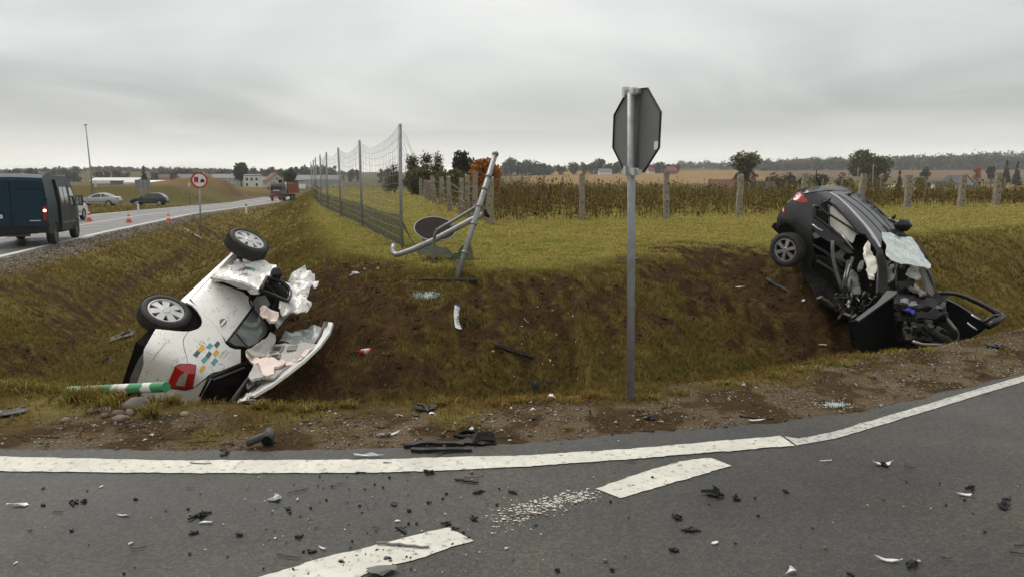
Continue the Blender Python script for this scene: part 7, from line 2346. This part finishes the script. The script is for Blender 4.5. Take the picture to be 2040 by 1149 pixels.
house("barn", "low barn with a red tiled roof beside the tall oval tree", "barn", 1440, 150, 6, 5.0, .9, 2.2, -.3, M_GREYW, M_REDROOF, [(0, .5, .5, .5, 'r')], eave=.3)
house("barn", "low dark-roofed barn right of the tall oval tree", "barn", 1520, 150, 6, 5.0, .7, 2.1, .1, M_GREYW, M_DARKROOF, eave=.3)
house("farmhouse", "red-roofed house on the rise right of the stop sign", "house", 1336, 600, 7, 8, 2.4, 3.2, .3, M_BRICK, mat("bright_red_roof", (.19, .045, .038), .7), [(-2.5, 1.6, 1.2, 1.2, 'f'), (2.5, 1.6, 1.2, 1.2, 'f')], chimney=True)
house("farmhouse", "small red-roofed house just right of the stop sign's edge", "house", 1296, 610, 5, 5, 2.0, 2.4, .2, M_WHITEW, mat("bright_red_roof", (.19, .045, .038), .7))
house("farmhouse", "white house with a grey roof among the trees left of the stop sign", "house", 1205, 600, 6, 10, 2.4, 2.2, .1, M_WHITEW, M_GREYROOF)
house("farmhouse", "pale grey gabled house with two attic windows at the far right", "house", 1908, 320, 8.5, 9, 2.6, 3.2, -1.25, M_GREYW, M_DARKROOF, [(-.8, 3.3, .6, .8, 'l'), (.8, 3.3, .6, .8, 'l'), (.0, 1.2, 1.0, 1.0, 'l')])
house("outbuilding", "low dark-roofed outbuilding attached left of the pale gabled house", "building", 1872, 318, 5, 6, 1.4, 2.0, .1, M_WHITEW, M_DARKROOF)
house("outbuilding", "low dark-roofed outbuilding right of the pale gabled house", "building", 1936, 322, 5, 4, 1.6, 1.4, .1, M_GREYW, M_DARKROOF)
house("cottage", "low white flat building behind the small dark spruce", "building", 1772, 300, 4, 4.6, 1.7, .4, .0, M_WHITEW, M_WHITEW, eave=.1)
house("cottage", "tiny pale hut left of the dark round tree", "building", 1812, 330, 4, 3.5, 2.2, .6, .0, M_CREAM, M_GREYROOF, eave=.1)
b = ground_point(2030, 350, 150)
tag(mk("covered_clamp", blob(b + (1.5, 0, .1), (5.0, 3, 1.1), 18, 3, .25), mat("silver_tarpaulin", (.34, .36, .38), .45, var=(.8, (.24, .26, .27), .6)), smooth=True), "silver-grey tarpaulin covered heap at the right edge behind the weeds", "tarpaulin")

# ================================================================== wreckage strewn over road, shoulder and bank
M_DBLACK = mat("broken_black_plastic", (.010, .010, .011), .55, spec=.3, var=(20, (.02, .0195, .019), .6))
M_DGREY = mat("broken_grey_plastic", (.042, .043, .044), .55, spec=.3, var=(20, (.075, .075, .074), .5))
M_DWHITE = mat("broken_white_panel", (.62, .62, .605), .45, var=(18, (.50, .49, .47), .5))
M_DCLEAR = mat("milky_lamp_shard", (.42, .43, .43), .2, coat=.5, var=(30, (.60, .60, .60), .6))
M_DSTONE = mat("brown_stone", (.20, .145, .10), .8)
_sd = [0]


def shard_vf(L, Wd, th, curl, r, lift=.0):
    """A splintered plate: ragged outline, curled along its length."""
    n = r.integers(7, 11)
    a = np.sort(r.uniform(0, 6.283, n))
    poly = np.stack([np.cos(a) * r.uniform(.65, 1.15, n) * L / 2, np.sin(a) * r.uniform(.55, 1.15, n) * Wd / 2], 1)
    P2, Tt = fill2(poly, max(L, Wd) / 4.5)
    k1, k2 = r.normal(0, 1, 2)
    z = curl * ((P2[:, 0] / (L / 2)) ** 2 * k1 + (P2[:, 1] / (Wd / 2)) ** 2 * k2) + r.normal(0, .06, len(P2)) * curl
    z -= z.min()
    return sheet(np.stack([P2[:, 0], P2[:, 1], z + th + lift], 1), Tt, th, (0, 0, 99))


def strip_vf(L, w, th, bend, r):
    n = 8
    s = np.linspace(-.5, .5, n)
    x = s * L; y = bend * L * (s * s * 4 - 1) * .5 + r.normal(0, .012 * L, n); z = np.abs(r.normal(0, .02 * L, n)) + th
    V, Fc = tube(np.stack([x, y, z], 1), np.interp(s, [-.5, .5], [w * .6, w * r.uniform(.35, .6)]), 5)
    V[:, 2] = np.maximum(V[:, 2] * np.where(V[:, 2] < th, 1, .8), .002)
    return V, Fc


def chunk_vf(L, Wd, H, r):
    """A broken moulding: angular lump with a couple of prongs and an open side."""
    parts = [shard_vf(L, Wd, .006 + .06 * H, H * .35, r)]
    m = r.integers(2, 4)
    for _ in range(m):
        v, f = shard_vf(L * r.uniform(.4, .75), H * r.uniform(.8, 1.3), .005 + .05 * H, .25 * H, r)
        v = v @ rotm(r.uniform(.4, 1.3), r.uniform(-.3, .3), r.uniform(0, 6.28)).T
        v[:, 2] -= v[:, 2].min()
        v[:, :2] += r.normal(0, .16, 2) * L
        parts.append((v, f))
    parts.append(xf(tube([(-L * .5, 0, H * .3), (-L * .1, Wd * .1, H * .35), (L * .55, -Wd * .2, H * .15)], H * .12 + .003, 5), None, (0, 0, 0)))
    return join(parts)


def debris(u, v, kind, wpx, material, label, name=None, cat="debris", ang=None, asp=.45, group=None, hk=.5, bend=.15):
    """One piece of wreckage lying where the picture point meets the ground; wpx = its length in the picture."""
    _sd[0] += 1
    r = np.random.default_rng(500 + _sd[0])
    p = on_ground([(u, v)])[0]
    if p[1] < np.interp(p[0], ASPH[:, 0], ASPH[:, 1]):
        D = rays([(u, v)])[0]; p = EYE + D * ((.003 - CAM_H) / D[2])
    d = float(np.array([0, CP, -SP]) @ (p - EYE)); L = wpx / F_PX * d * (1.15 if kind == 'chunk' else 1.0)
    if kind == 'shard': VF = shard_vf(L, L * asp, .003 + .012 * L, .10 * L, r)
    elif kind == 'film': VF = shard_vf(L, L * asp, .002, .22 * L, r)
    elif kind == 'strip': VF = strip_vf(L, max(.006, L * asp * .22), .006, bend, r)
    elif kind == 'stone': VF = blob((0, 0, L * .22), (L * .5, L * .4, L * .32), 8, _sd[0], .4)
    else: VF = chunk_vf(L * .9, L * asp * 1.1, L * hk * .55, r)
    a = r.uniform(0, 6.28) if ang is None else math.radians(ang)
    nz = np.array([gz(p[0] - .1, p[1]) - gz(p[0] + .1, p[1]), gz(p[0], p[1] - .1) - gz(p[0], p[1] + .1), .2]) if p[1] > 5.4 else np.array([0, 0, 1.0])
    nz = nz / np.linalg.norm(nz)
    x = np.array([math.cos(a), math.sin(a), 0]); x = x - nz * (x @ nz); x /= np.linalg.norm(x)
    B = np.stack([x, np.cross(nz, x), nz], 1)
    V, Fc = VF
    name = name or {'shard': 'plastic_shard', 'film': 'bent_sliver', 'strip': 'plastic_strip', 'stone': 'pebble', 'chunk': 'plastic_scrap'}[kind]
    o = mk(name, (V @ B.T + p + (nz * .012 if p[1] > 5.4 else 0), Fc), material)
    return tag(o, label, cat, group, 'thing')


K_, G_, W_, C_ = M_DBLACK, M_DGREY, M_DWHITE, M_DCLEAR
# shoulder and lip
debris(18, 826, 'shard', 62, G_, "broken dark grey plastic panel lying on the soil at the left edge", asp=.75, ang=40)
debris(30, 815, 'strip', 40, G_, "grey bar lying across the broken panel at the left edge", ang=60)
hose0, hose1 = gp(492, 893), gp(535, 884)
t = thing("pipe_elbow", "dark grey plastic pipe elbow lying on the shoulder below the tail of the white car", "pipe", hose0)
mk("pipe", tube([hose0 + (0, 0, .03), hose0 * .4 + hose1 * .6 + (0, 0, .05), hose1 + (0, 0, .055)], [.020, .024, .028], 10), M_DGREY, t, smooth=True)
mk("socket", tube([hose1 + (-.01, .07, .05), hose1 + (.0, .01, .042), hose1 + (.005, -.04, .036)], [.034, .036, .037], 12), M_DGREY, t, smooth=True)
mk("socket_bore", xf(lathe([(.001, .0), (.03, 0)], 14), basis((.05, -1, -.05)), hose1 + (.005, -.043, .036)), M_DARKIN, t)
debris(447, 903, 'chunk', 24, G_, "small grey lump with a pale cap on the asphalt edge left of the pipe elbow", asp=.6)
debris(460, 888, 'film', 22, K_, "black crumpled scrap behind the small grey lump by the pipe elbow")
debris(770, 868, 'film', 52, C_, "long translucent curved splinter on the shoulder left of the black strips", asp=.3, ang=18)
debris(735, 909, 'shard', 62, C_, "flat translucent strip lying along the top of the solid white line", asp=.16, ang=-2)
debris(845, 814, 'chunk', 46, K_, "black broken mirror housing lying at the ditch lip", asp=.8, hk=.55)
debris(826, 828, 'shard', 36, G_, "grey curved cover plate leaning against the black mirror housing", asp=.42, ang=-50)
debris(861, 824, 'shard', 14, W_, "white square chip at the right side of the black mirror housing", asp=.8)
debris(795, 829, 'film', 22, W_, "white sliver left of the grey curved cover plate", asp=.4)
debris(865, 889, 'strip', 120, K_, "long curved black weather strip lying on the asphalt edge", asp=.48, ang=4, bend=-.16)
debris(880, 897, 'strip', 120, K_, "second black bar just below the long curved weather strip", asp=.40, ang=2, bend=.06)
debris(945, 878, 'chunk', 86, K_, "big black ribbed plastic moulding at the right end of the weather strips", asp=.6, hk=.45)
debris(938, 856, 'film', 22, C_, "grey-green translucent scrap standing behind the ribbed moulding", asp=.7)
debris(880, 902, 'strip', 30, K_, "short black stick sticking out below the weather strips", ang=40)
debris(900, 858, 'shard', 22, G_, "dark grey flake in the green weed patch above the weather strips")
debris(1000, 870, 'strip', 60, K_, "thin black wire trailing right from the ribbed moulding", asp=.08, ang=-4)
debris(1062, 834, 'chunk', 26, K_, "black oval ring half buried in the shoulder right of the ribbed moulding", asp=.45, hk=.25)
debris(1098, 795, 'film', 22, W_, "largest white crumpled chip at the ditch lip left of the sign pole", asp=.7)
debris(1056, 802, 'shard', 18, W_, "white pointed chip left of the largest crumpled chip at the lip", asp=.4)
debris(1019, 813, 'shard', 12, W_, "small white chip at the left end of the chips along the lip", asp=.7)
debris(1060, 817, 'shard', 18, W_, "flat white chip lowest of the chips along the lip", asp=.4)
debris(1032, 817, 'shard', 10, W_, "tiny white chip between the chips along the lip", asp=.6)
debris(1090, 813, 'shard', 12, C_, "pale grey chip below the largest crumpled chip at the lip", asp=.5)
debris(975, 826, 'shard', 14, W_, "white chip alone on the shoulder above the ribbed moulding", asp=.4)
debris(1296, 834, 'chunk', 26, K_, "black cup-shaped scrap on the gravel right of the sign pole", asp=.75, hk=.7)
debris(1270, 837, 'shard', 10, W_, "white chip just left of the black cup-shaped scrap", asp=.5)
debris(1507, 832, 'strip', 66, K_, "black bar lying on the muddy shoulder right of the sign pole", asp=.3, ang=-14)
debris(1507, 838, 'shard', 40, W_, "white wing-shaped splinter on top of the black bar on the muddy shoulder", asp=.3, ang=8)
debris(1665, 809, 'film', 36, C_, "patch of shiny glass crumbs lying at the end of the wet mud patch", asp=.35)
debris(1739, 757, 'chunk', 14, K_, "small black lump on the gravel below the black car", asp=.8)
debris(1980, 692, 'chunk', 40, G_, "dark earth-covered scrap at the lip beyond the open door of the black car", asp=.5, hk=.3)
debris(302, 868, 'film', 12, W_, "white folded chip on the shoulder in the middle below the white car", asp=.6)
debris(288, 876, 'shard', 12, W_, "white crescent chip left of the white folded chip on the shoulder", asp=.4)
debris(137, 796, 'shard', 10, W_, "white chip in the soil below the fallen striped post", asp=.5)
debris(296, 812, 'shard', 16, W_, "white chip between the stones and the grass tuft", asp=.5)
debris(470, 828, 'shard', 10, W_, "white chip on the bare soil below the open tailgate", asp=.4)
# on the bank
debris(1037, 704, 'strip', 112, K_, "long ribbed black grille strip lying on the bank", name="grille_strip", asp=.34, ang=-10, bend=.02)
debris(1068, 768, 'chunk', 22, K_, "black clip on the lower bank left of the sign pole", asp=.7)
debris(1094, 762, 'chunk', 16, G_, "smaller grey clip beside the black clip on the lower bank", asp=.6)
debris(250, 672, 'shard', 90, M_GREYP, "dark brown flat panel sticking out left of the white car's rear wheel", asp=.26, ang=4)
debris(262, 663, 'shard', 60, G_, "short grey slab behind the dark brown panel by the rear wheel", asp=.3, ang=8)
debris(215, 720, 'chunk', 38, K_, "black toothed plastic scrap on the grass left of the white car", asp=.3, hk=.3, ang=-8)
debris(1561, 575, 'strip', 80, G_, "long grey sill moulding lying on the bank below the black car's wheel", asp=.42, ang=-58, bend=.04)
debris(1602, 600, 'shard', 12, W_, "white chip at the lower end of the grey sill moulding", asp=.7)
debris(1473, 573, 'shard', 22, W_, "white boat-shaped splinter on the torn bank left of the black car", asp=.32, ang=6)
debris(1248, 517, 'shard', 56, G_, "dark grey cover lying on the crest behind the sign pole", asp=.4, ang=-14)
debris(1312, 486, 'chunk', 16, G_, "grey scrap on the mown grass right of the sign pole", asp=.7)
debris(706, 549, 'shard', 32, C_, "shiny flat plate lying on the torn turf right of the foil", asp=.3, ang=0)
debris(753, 538, 'film', 12, W_, "pale scrap on the torn turf right of the shiny plate", asp=.5)
debris(727, 538, 'film', 8, W_, "small upright white scrap behind the shiny plate", asp=.5)
debris(876, 550, 'shard', 10, W_, "white chip left of the foot of the leaning post", asp=.4)
debris(808, 609, 'strip', 50, G_, "thin dark stick on the bank left of the glass crumbs", asp=.10, ang=22)
debris(1083, 558, 'shard', 8, W_, "white chip below the crest right of the leaning post", asp=.5)
debris(983, 701, 'film', 9, W_, "white curled chip at the left end of the ribbed grille strip", asp=.6)
debris(1096, 720, 'shard', 12, W_, "white chip at the right end of the ribbed grille strip", asp=.4)
debris(1176, 731, 'shard', 7, W_, "white chip on the bank just left of the sign pole", asp=.6)
debris(1048, 640, 'strip', 14, W_, "thin white stick on the bank above the grille strip", asp=.2, ang=-40)
debris(1640, 689, 'film', 20, C_, "clear broken lamp piece at the foot of the black door", asp=.5)
debris(500, 797, 'chunk', 30, K_, "black wiper remnant sticking out of the lip below the tailgate", asp=.3, hk=.3)
# on the asphalt
debris(35, 1005, 'shard', 52, C_, "large leaf-shaped clear plastic piece on the asphalt at the left edge", asp=.36, ang=-12)
debris(148, 1002, 'chunk', 28, K_, "black forked clip beside the round black knob at the left", asp=.4, hk=.35)
debris(168, 1000, 'chunk', 11, K_, "round black knob beside the forked clip at the left", asp=.9, hk=.9)
debris(86, 972, 'shard', 14, K_, "small dark wedge above the large clear plastic piece", asp=.4)
debris(86, 1006, 'chunk', 8, K_, "small black cube right of the large clear plastic piece", asp=.8)
debris(115, 1020, 'strip', 18, K_, "short black curved sliver below the forked clip", ang=10)
debris(245, 1026, 'film', 28, C_, "flat clear plastic leaf right of the forked clip", asp=.3, ang=-4)
debris(270, 994, 'chunk', 8, K_, "black speck-like cube above the flat clear leaf", asp=.8)
debris(202, 969, 'shard', 12, W_, "white sliver below the solid line at the left", asp=.35)
debris(396, 1028, 'chunk', 44, K_, "layered black scrap with a white paper edge under it", asp=.5, hk=.4)
debris(412, 1041, 'shard', 30, W_, "white splinter under the layered black scrap", asp=.25, ang=3)
debris(385, 1062, 'chunk', 18, K_, "black snapped clip below the layered black scrap", asp=.4)
debris(477, 1065, 'chunk', 18, K_, "black buckle lying right of the layered black scrap", asp=.5, hk=.5)
debris(400, 923, 'strip', 44, G_, "grey splinter lying on the solid white line at the left", asp=.22, ang=-4)
debris(380, 972, 'strip', 18, K_, "short black bar right below the grey splinter on the line", ang=2)
debris(276, 1092, 'strip', 30, K_, "thin black stick in the lower left of the asphalt", asp=.14, ang=10)
debris(261, 1082, 'shard', 14, W_, "white oval chip left of the thin black stick", asp=.45)
debris(31, 1121, 'shard', 14, W_, "white chip in the lower left corner of the asphalt", asp=.35)
debris(143, 1057, 'chunk', 8, K_, "black cube in the left part of the asphalt", asp=.9)
debris(59, 1057, 'shard', 12, K_, "small dark splinter at the left of the asphalt below the clear piece", asp=.4)
debris(548, 995, 'chunk', 22, C_, "clear crumpled plastic cup standing on the asphalt", asp=.9, hk=.9)
debris(593, 978, 'strip', 40, K_, "long black stick pointing up right beside the clear cup", asp=.22, ang=28)
debris(574, 1013, 'chunk', 13, K_, "black nut-shaped lump below the clear cup", asp=.7, hk=.6)
debris(592, 996, 'shard', 10, W_, "white and grey chip between the clear cup and the black stick", asp=.6)
debris(664, 969, 'strip', 14, K_, "left one of two short black sticks in a line right of the long stick", ang=14)
debris(680, 964, 'strip', 15, K_, "right one of two short black sticks in a line right of the long stick", ang=8)
debris(785, 1004, 'shard', 24, K_, "black flat triangle in the middle of the asphalt", asp=.55)
debris(790, 1038, 'shard', 16, W_, "white split chip below the black flat triangle", asp=.35, ang=10)
debris(815, 1017, 'chunk', 10, K_, "black hook right of the black flat triangle", asp=.8, hk=.8)
debris(930, 958, 'strip', 50, K_, "feathery black strip below the solid line", asp=.5, ang=-18)
debris(945, 950, 'strip', 40, K_, "thin black bow above the feathery black strip", asp=.12, ang=14, bend=.3)
debris(953, 980, 'chunk', 24, K_, "winged black scrap below the feathery black strip", asp=.35, hk=.25)
debris(772, 922, 'strip', 17, K_, "short black bar lying on the solid white line in the middle", ang=0)
debris(855, 942, 'chunk', 20, K_, "black block pair just below the solid line in the middle", asp=.35)
debris(809, 943, 'strip', 20, K_, "black bar touching the lower edge of the solid line", ang=6)
debris(719, 941, 'strip', 20, K_, "black bar under the solid line right of the clear cup", ang=0)
debris(940, 941, 'stone', 9, M_DSTONE, "small reddish stone below the solid line", name="stone", cat="stone")
debris(888, 1043, 'chunk', 20, K_, "stacked black lamp clips above the lower white dash", asp=.5, hk=.5)
debris(907, 1053, 'chunk', 16, K_, "black wedge at the upper corner of the lower white dash", asp=.6)
debris(943, 1034, 'chunk', 18, K_, "black folded scrap at the left end of the flaked paint", asp=.6)
debris(800, 1056, 'chunk', 30, K_, "row of black splinters above the lower white dash", asp=.3, hk=.25)
debris(750, 1052, 'strip', 16, K_, "black sliver left of the row of splinters", ang=-10)
debris(803, 1087, 'strip', 108, M_GREYP, "long dark trim bar lying across the lower white dash", name="trim_bar", asp=.25, ang=-9, bend=.03)
debris(642, 1092, 'shard', 20, W_, "white paper-like chip left of the lower white dash", asp=.45)
debris(622, 1098, 'chunk', 16, K_, "black hook-shaped clip beside the white paper-like chip", asp=.7, hk=.5)
debris(575, 1108, 'strip', 52, K_, "thin bent black bar at the lower edge of the picture", asp=.14, ang=-16)
debris(770, 1112, 'shard', 18, G_, "grey triangular chip lying on the lower white dash", asp=.6)
debris(778, 1117, 'stone', 8, M_DSTONE, "small brown stone beside the grey triangular chip on the dash", name="stone", cat="stone")
debris(765, 1138, 'shard', 70, M_GREYP, "large dark flat plate at the bottom edge of the lower white dash", asp=.55, ang=10)
debris(680, 1119, 'chunk', 12, K_, "small black clip lying on the lower white dash", asp=.5)
debris(596, 1069, 'chunk', 14, K_, "black flat nut above the thin bent bar", asp=.5)
debris(548, 1072, 'film', 10, C_, "translucent chip right of the black buckle", asp=.7)
debris(1418, 984, 'chunk', 40, K_, "black box-shaped bracket standing right of the upper white dash", asp=.6, hk=.75)
debris(1466, 993, 'chunk', 18, K_, "small black ring beside the box-shaped bracket", asp=.7, hk=.8)
debris(1348, 1030, 'chunk', 28, K_, "flat black twisted scrap below the upper white dash", asp=.5, hk=.3)
debris(1375, 1056, 'chunk', 36, K_, "spidery black scrap of wiring below the twisted scrap", asp=.3, hk=.2)
debris(1343, 1096, 'chunk', 20, K_, "black pronged scrap near the lower middle of the asphalt", asp=.5, hk=.4)
debris(1422, 1081, 'shard', 20, W_, "white shell-shaped chip right of the pronged scrap", asp=.5)
debris(1022, 981, 'chunk', 18, K_, "black peaked scrap left of the upper white dash", asp=.4, hk=.5)
debris(1048, 1027, 'strip', 90, mat("rusty_strip", (.09, .05, .03), .7), "thin rusty rod lying across the flaked paint", asp=.05, ang=4, bend=.01)
debris(1206, 1117, 'stone', 10, M_DSTONE, "brown pebble near the lower middle of the asphalt", name="stone", cat="stone")
debris(1219, 1136, 'chunk', 12, K_, "black sliver right of the brown pebble", asp=.4)
debris(1009, 1092, 'shard', 11, C_, "pale grey chip right of the lower white dash", asp=.6)
debris(1110, 1137, 'chunk', 9, K_, "small black shard at the bottom centre of the asphalt", asp=.8, hk=.7)
debris(1340, 922, 'strip', 30, mat("rusty_strip", (.09, .05, .03), .7), "thin reddish twig lying across the edge line", asp=.06, ang=30)
debris(1256, 918, 'strip', 24, G_, "brown flat strip just under the edge line above the upper dash", asp=.3, ang=2)
debris(1760, 924, 'film', 44, W_, "white and black mirror-shell piece in the right part of the road", asp=.4, ang=6)
debris(1762, 926, 'chunk', 22, K_, "black underside scrap under the white mirror-shell piece", asp=.5, hk=.4)
debris(1813, 931, 'strip', 22, K_, "black sliver right of the white mirror-shell piece", ang=-8)
debris(1645, 918, 'strip', 24, W_, "thin pale stick left of the white mirror-shell piece", asp=.14, ang=6)
debris(1924, 986, 'shard', 40, W_, "white blade-shaped piece in the right part of the road", asp=.28, ang=-12)
debris(1933, 972, 'chunk', 18, K_, "black tangled scrap above the white blade-shaped piece", asp=.7, hk=.7)
debris(1998, 1010, 'chunk', 30, K_, "black folded flap near the right edge of the road", asp=.6, hk=.5)
debris(2007, 993, 'chunk', 22, G_, "grey pronged scrap above the black folded flap", asp=.6, hk=.4)
debris(1565, 978, 'chunk', 13, K_, "black block alone in the right part of the road", asp=.6, hk=.5)
debris(1770, 1116, 'shard', 52, W_, "long white pointed splinter near the bottom right", asp=.26, ang=-24)
debris(1815, 1125, 'chunk', 36, K_, "tangled black wiring right of the long white splinter", asp=.5, hk=.4)
debris(1831, 1118, 'stone', 8, mat("pale_bulb", (.42, .40, .30), .5), "small pale knob on the tangled black wiring", name="bulb", cat="bulb")
debris(1576, 1140, 'shard', 28, W_, "rectangular white paper tag near the bottom edge", asp=.5, ang=16)
debris(1695, 1145, 'chunk', 16, K_, "black block at the bottom edge right of the paper tag", asp=.5)
debris(1885, 1112, 'strip', 18, K_, "black sliver right of the tangled wiring", ang=-24)
debris(2030, 1087, 'strip', 22, K_, "upper of two black sticks at the right edge of the road", ang=6)
debris(2026, 1102, 'strip', 28, K_, "lower of two black sticks at the right edge of the road", ang=-12)
debris(1644, 1091, 'stone', 8, M_DSTONE, "brown pebble left of the long white splinter", name="stone", cat="stone")
debris(1967, 785, 'strip', 14, K_, "black bar near the thin edge line at the far right", ang=-4)
# crumbs nothing tells apart
cr = np.random.default_rng(77)
for i in range(210):
    c = rng.uniform()
    if c < .55: u, v = cr.normal(760, 190), cr.uniform(955, 1140)
    elif c < .8: u, v = cr.uniform(0, 2040), cr.uniform(950, 1149)
    else: u, v = cr.uniform(500, 1300), cr.uniform(940, 1020)
    if u > 1300 and v < 900 + (2040 - u) * 0: continue
    if not (0 < u < 2040): continue
    s = cr.uniform(3, 8)
    k = cr.uniform()
    if k < .72:
        debris(u, v, 'stone' if cr.uniform() < .4 else 'shard', s, K_, "tiny black plastic crumb scattered on the asphalt", name="crumb", group="black crumbs on the asphalt", asp=.5)
    else:
        debris(u, v, 'shard', s * .8, W_ if k < .88 else C_, "tiny pale splinter scattered on the asphalt", name="splinter", group="pale splinters on the asphalt", asp=.5)
for i in range(46):
    u, v = cr.uniform(420, 1240), cr.uniform(805, 885)
    debris(u, v, 'shard', cr.uniform(3, 8), [K_, W_, C_, G_][cr.integers(0, 4)], "tiny chip lying in the gravel of the shoulder", name="chip", group="chips on the shoulder", asp=.5)
for i in range(20):
    u, v = cr.uniform(960, 1240), cr.uniform(600, 760)
    debris(u, v, 'shard', cr.uniform(3, 6), W_, "tiny white chip lying on the torn bank", name="chip", group="white chips on the bank", asp=.5)

# heap of crumbled window glass on the crest
def glass_crumbs(u0, v0, ru, rv, n, s):
    uv = np.stack([cr.normal(u0, ru, n), cr.normal(v0, rv, n)], 1)
    P = on_ground(uv)
    V = (OCT_V[None] * cr.uniform(.6, 1.2, (n, 6, 1)) * s) + P[:, None] + np.array([0, 0, s * .6 + .012])
    o = attr_mesh("glass_crumbs", V.reshape(-1, 3), (np.arange(n)[:, None, None] * 6 + OCT_F[None]).reshape(-1, 3), 3, np.repeat(np.array([[.42, .50, .48]]) * cr.uniform(.5, 1.3, (n, 1)), 6, axis=0), mat("crumbled_glass", (.4, .5, .5), .25, attr="tint", coat=.5))
glass_crumbs(852, 590, 11, 4, 520, .011)
glass_crumbs(1663, 810, 13, 3, 200, .006)

# ---- number plate and fire extinguisher on the bank
pc = gp(911, 632)
zp = lambda *p: [(890 + x / 16.42, 595 + y / 16.42) for x, y in p]
dp = float(np.array([0, CP, -SP]) @ (pc - EYE))
pt_, pb_ = gp(914, 606), gp(912, 655)
psurf = plane3([(917, 606, float(np.array([0, CP, -SP]) @ (pt_ - EYE)) - .06), (912, 655, float(np.array([0, CP, -SP]) @ (pb_ - EYE)) - .07), (905, 632, dp - .08)])
plate_o = panel("number_plate", zp((270, 195), (460, 240), (430, 330), (405, 420), (395, 500), (398, 620), (402, 740), (440, 840), (470, 920), (490, 985), (380, 970), (285, 930), (262, 820), (250, 700), (238, 600), (235, 500), (245, 330)), psurf, M_SIGNWHITE, None, th=.004, step=2.5)
tag(plate_o, "bent white number plate with a blue end stuck upright on the torn bank", "number plate")
panel("blue_band", zp((280, 150), (340, 170), (468, 220), (445, 300), (350, 240), (272, 200)), psurf, mat("plate_blue", (.030, .045, .16), .5), plate_o, th=.003, step=2.5, lift=.002)
for ch, (a, b), h in [("C", ((345, 265), (395, 395)), 110), ("B", ((300, 360), (370, 450)), 60)]:
    pass
text_on("lettering", "CU 221", zp((392, 300))[0], zp((318, 742))[0], 7.2, psurf, M_SIGNBLACK, plate_o, .004)
text_on("lettering", "UM", zp((310, 770))[0], zp((420, 935))[0], 7.0, psurf, M_SIGNBLACK, plate_o, .004)
e0, e1 = gp(713, 704), gp(742, 702)
de = float(np.array([0, CP, -SP]) @ (e0 - EYE))
A, B2 = at_depth([(716, 701), (741, 699)], [de - .05, de - .05])
ext = thing("fire_extinguisher", "small red fire extinguisher lying on the bare soil of the bank", "fire extinguisher", (A + B2) / 2)
axe = B2 - A; Le = np.linalg.norm(axe); Be = basis(axe)
r_ = 6.2 / F_PX * de
mk("cylinder", xf(lathe([(.001, 0), (r_ * .5, 0), (r_ * .9, .02), (r_, .05), (r_, Le - .02), (r_ * .9, Le), (.001, Le)], 20), Be, A), mat("extinguisher_red", (.45, .012, .014), .3, coat=.4), ext, smooth=True)
mk("label", xf(lathe([(r_ * 1.01, Le * .42), (r_ * 1.01, Le * .78)], 20), Be, A), mat("extinguisher_label", (.62, .58, .54), .6, var=(40, (.4, .05, .05), .6)), ext)
mk("valve", join([tube([A, A - axe / Le * .05], .014, 7), xf(box((0, 0, 0), (.07, .03, .02)), rotm(0, .5, .3), A - axe / Le * .06)]), M_BLACKP, ext)
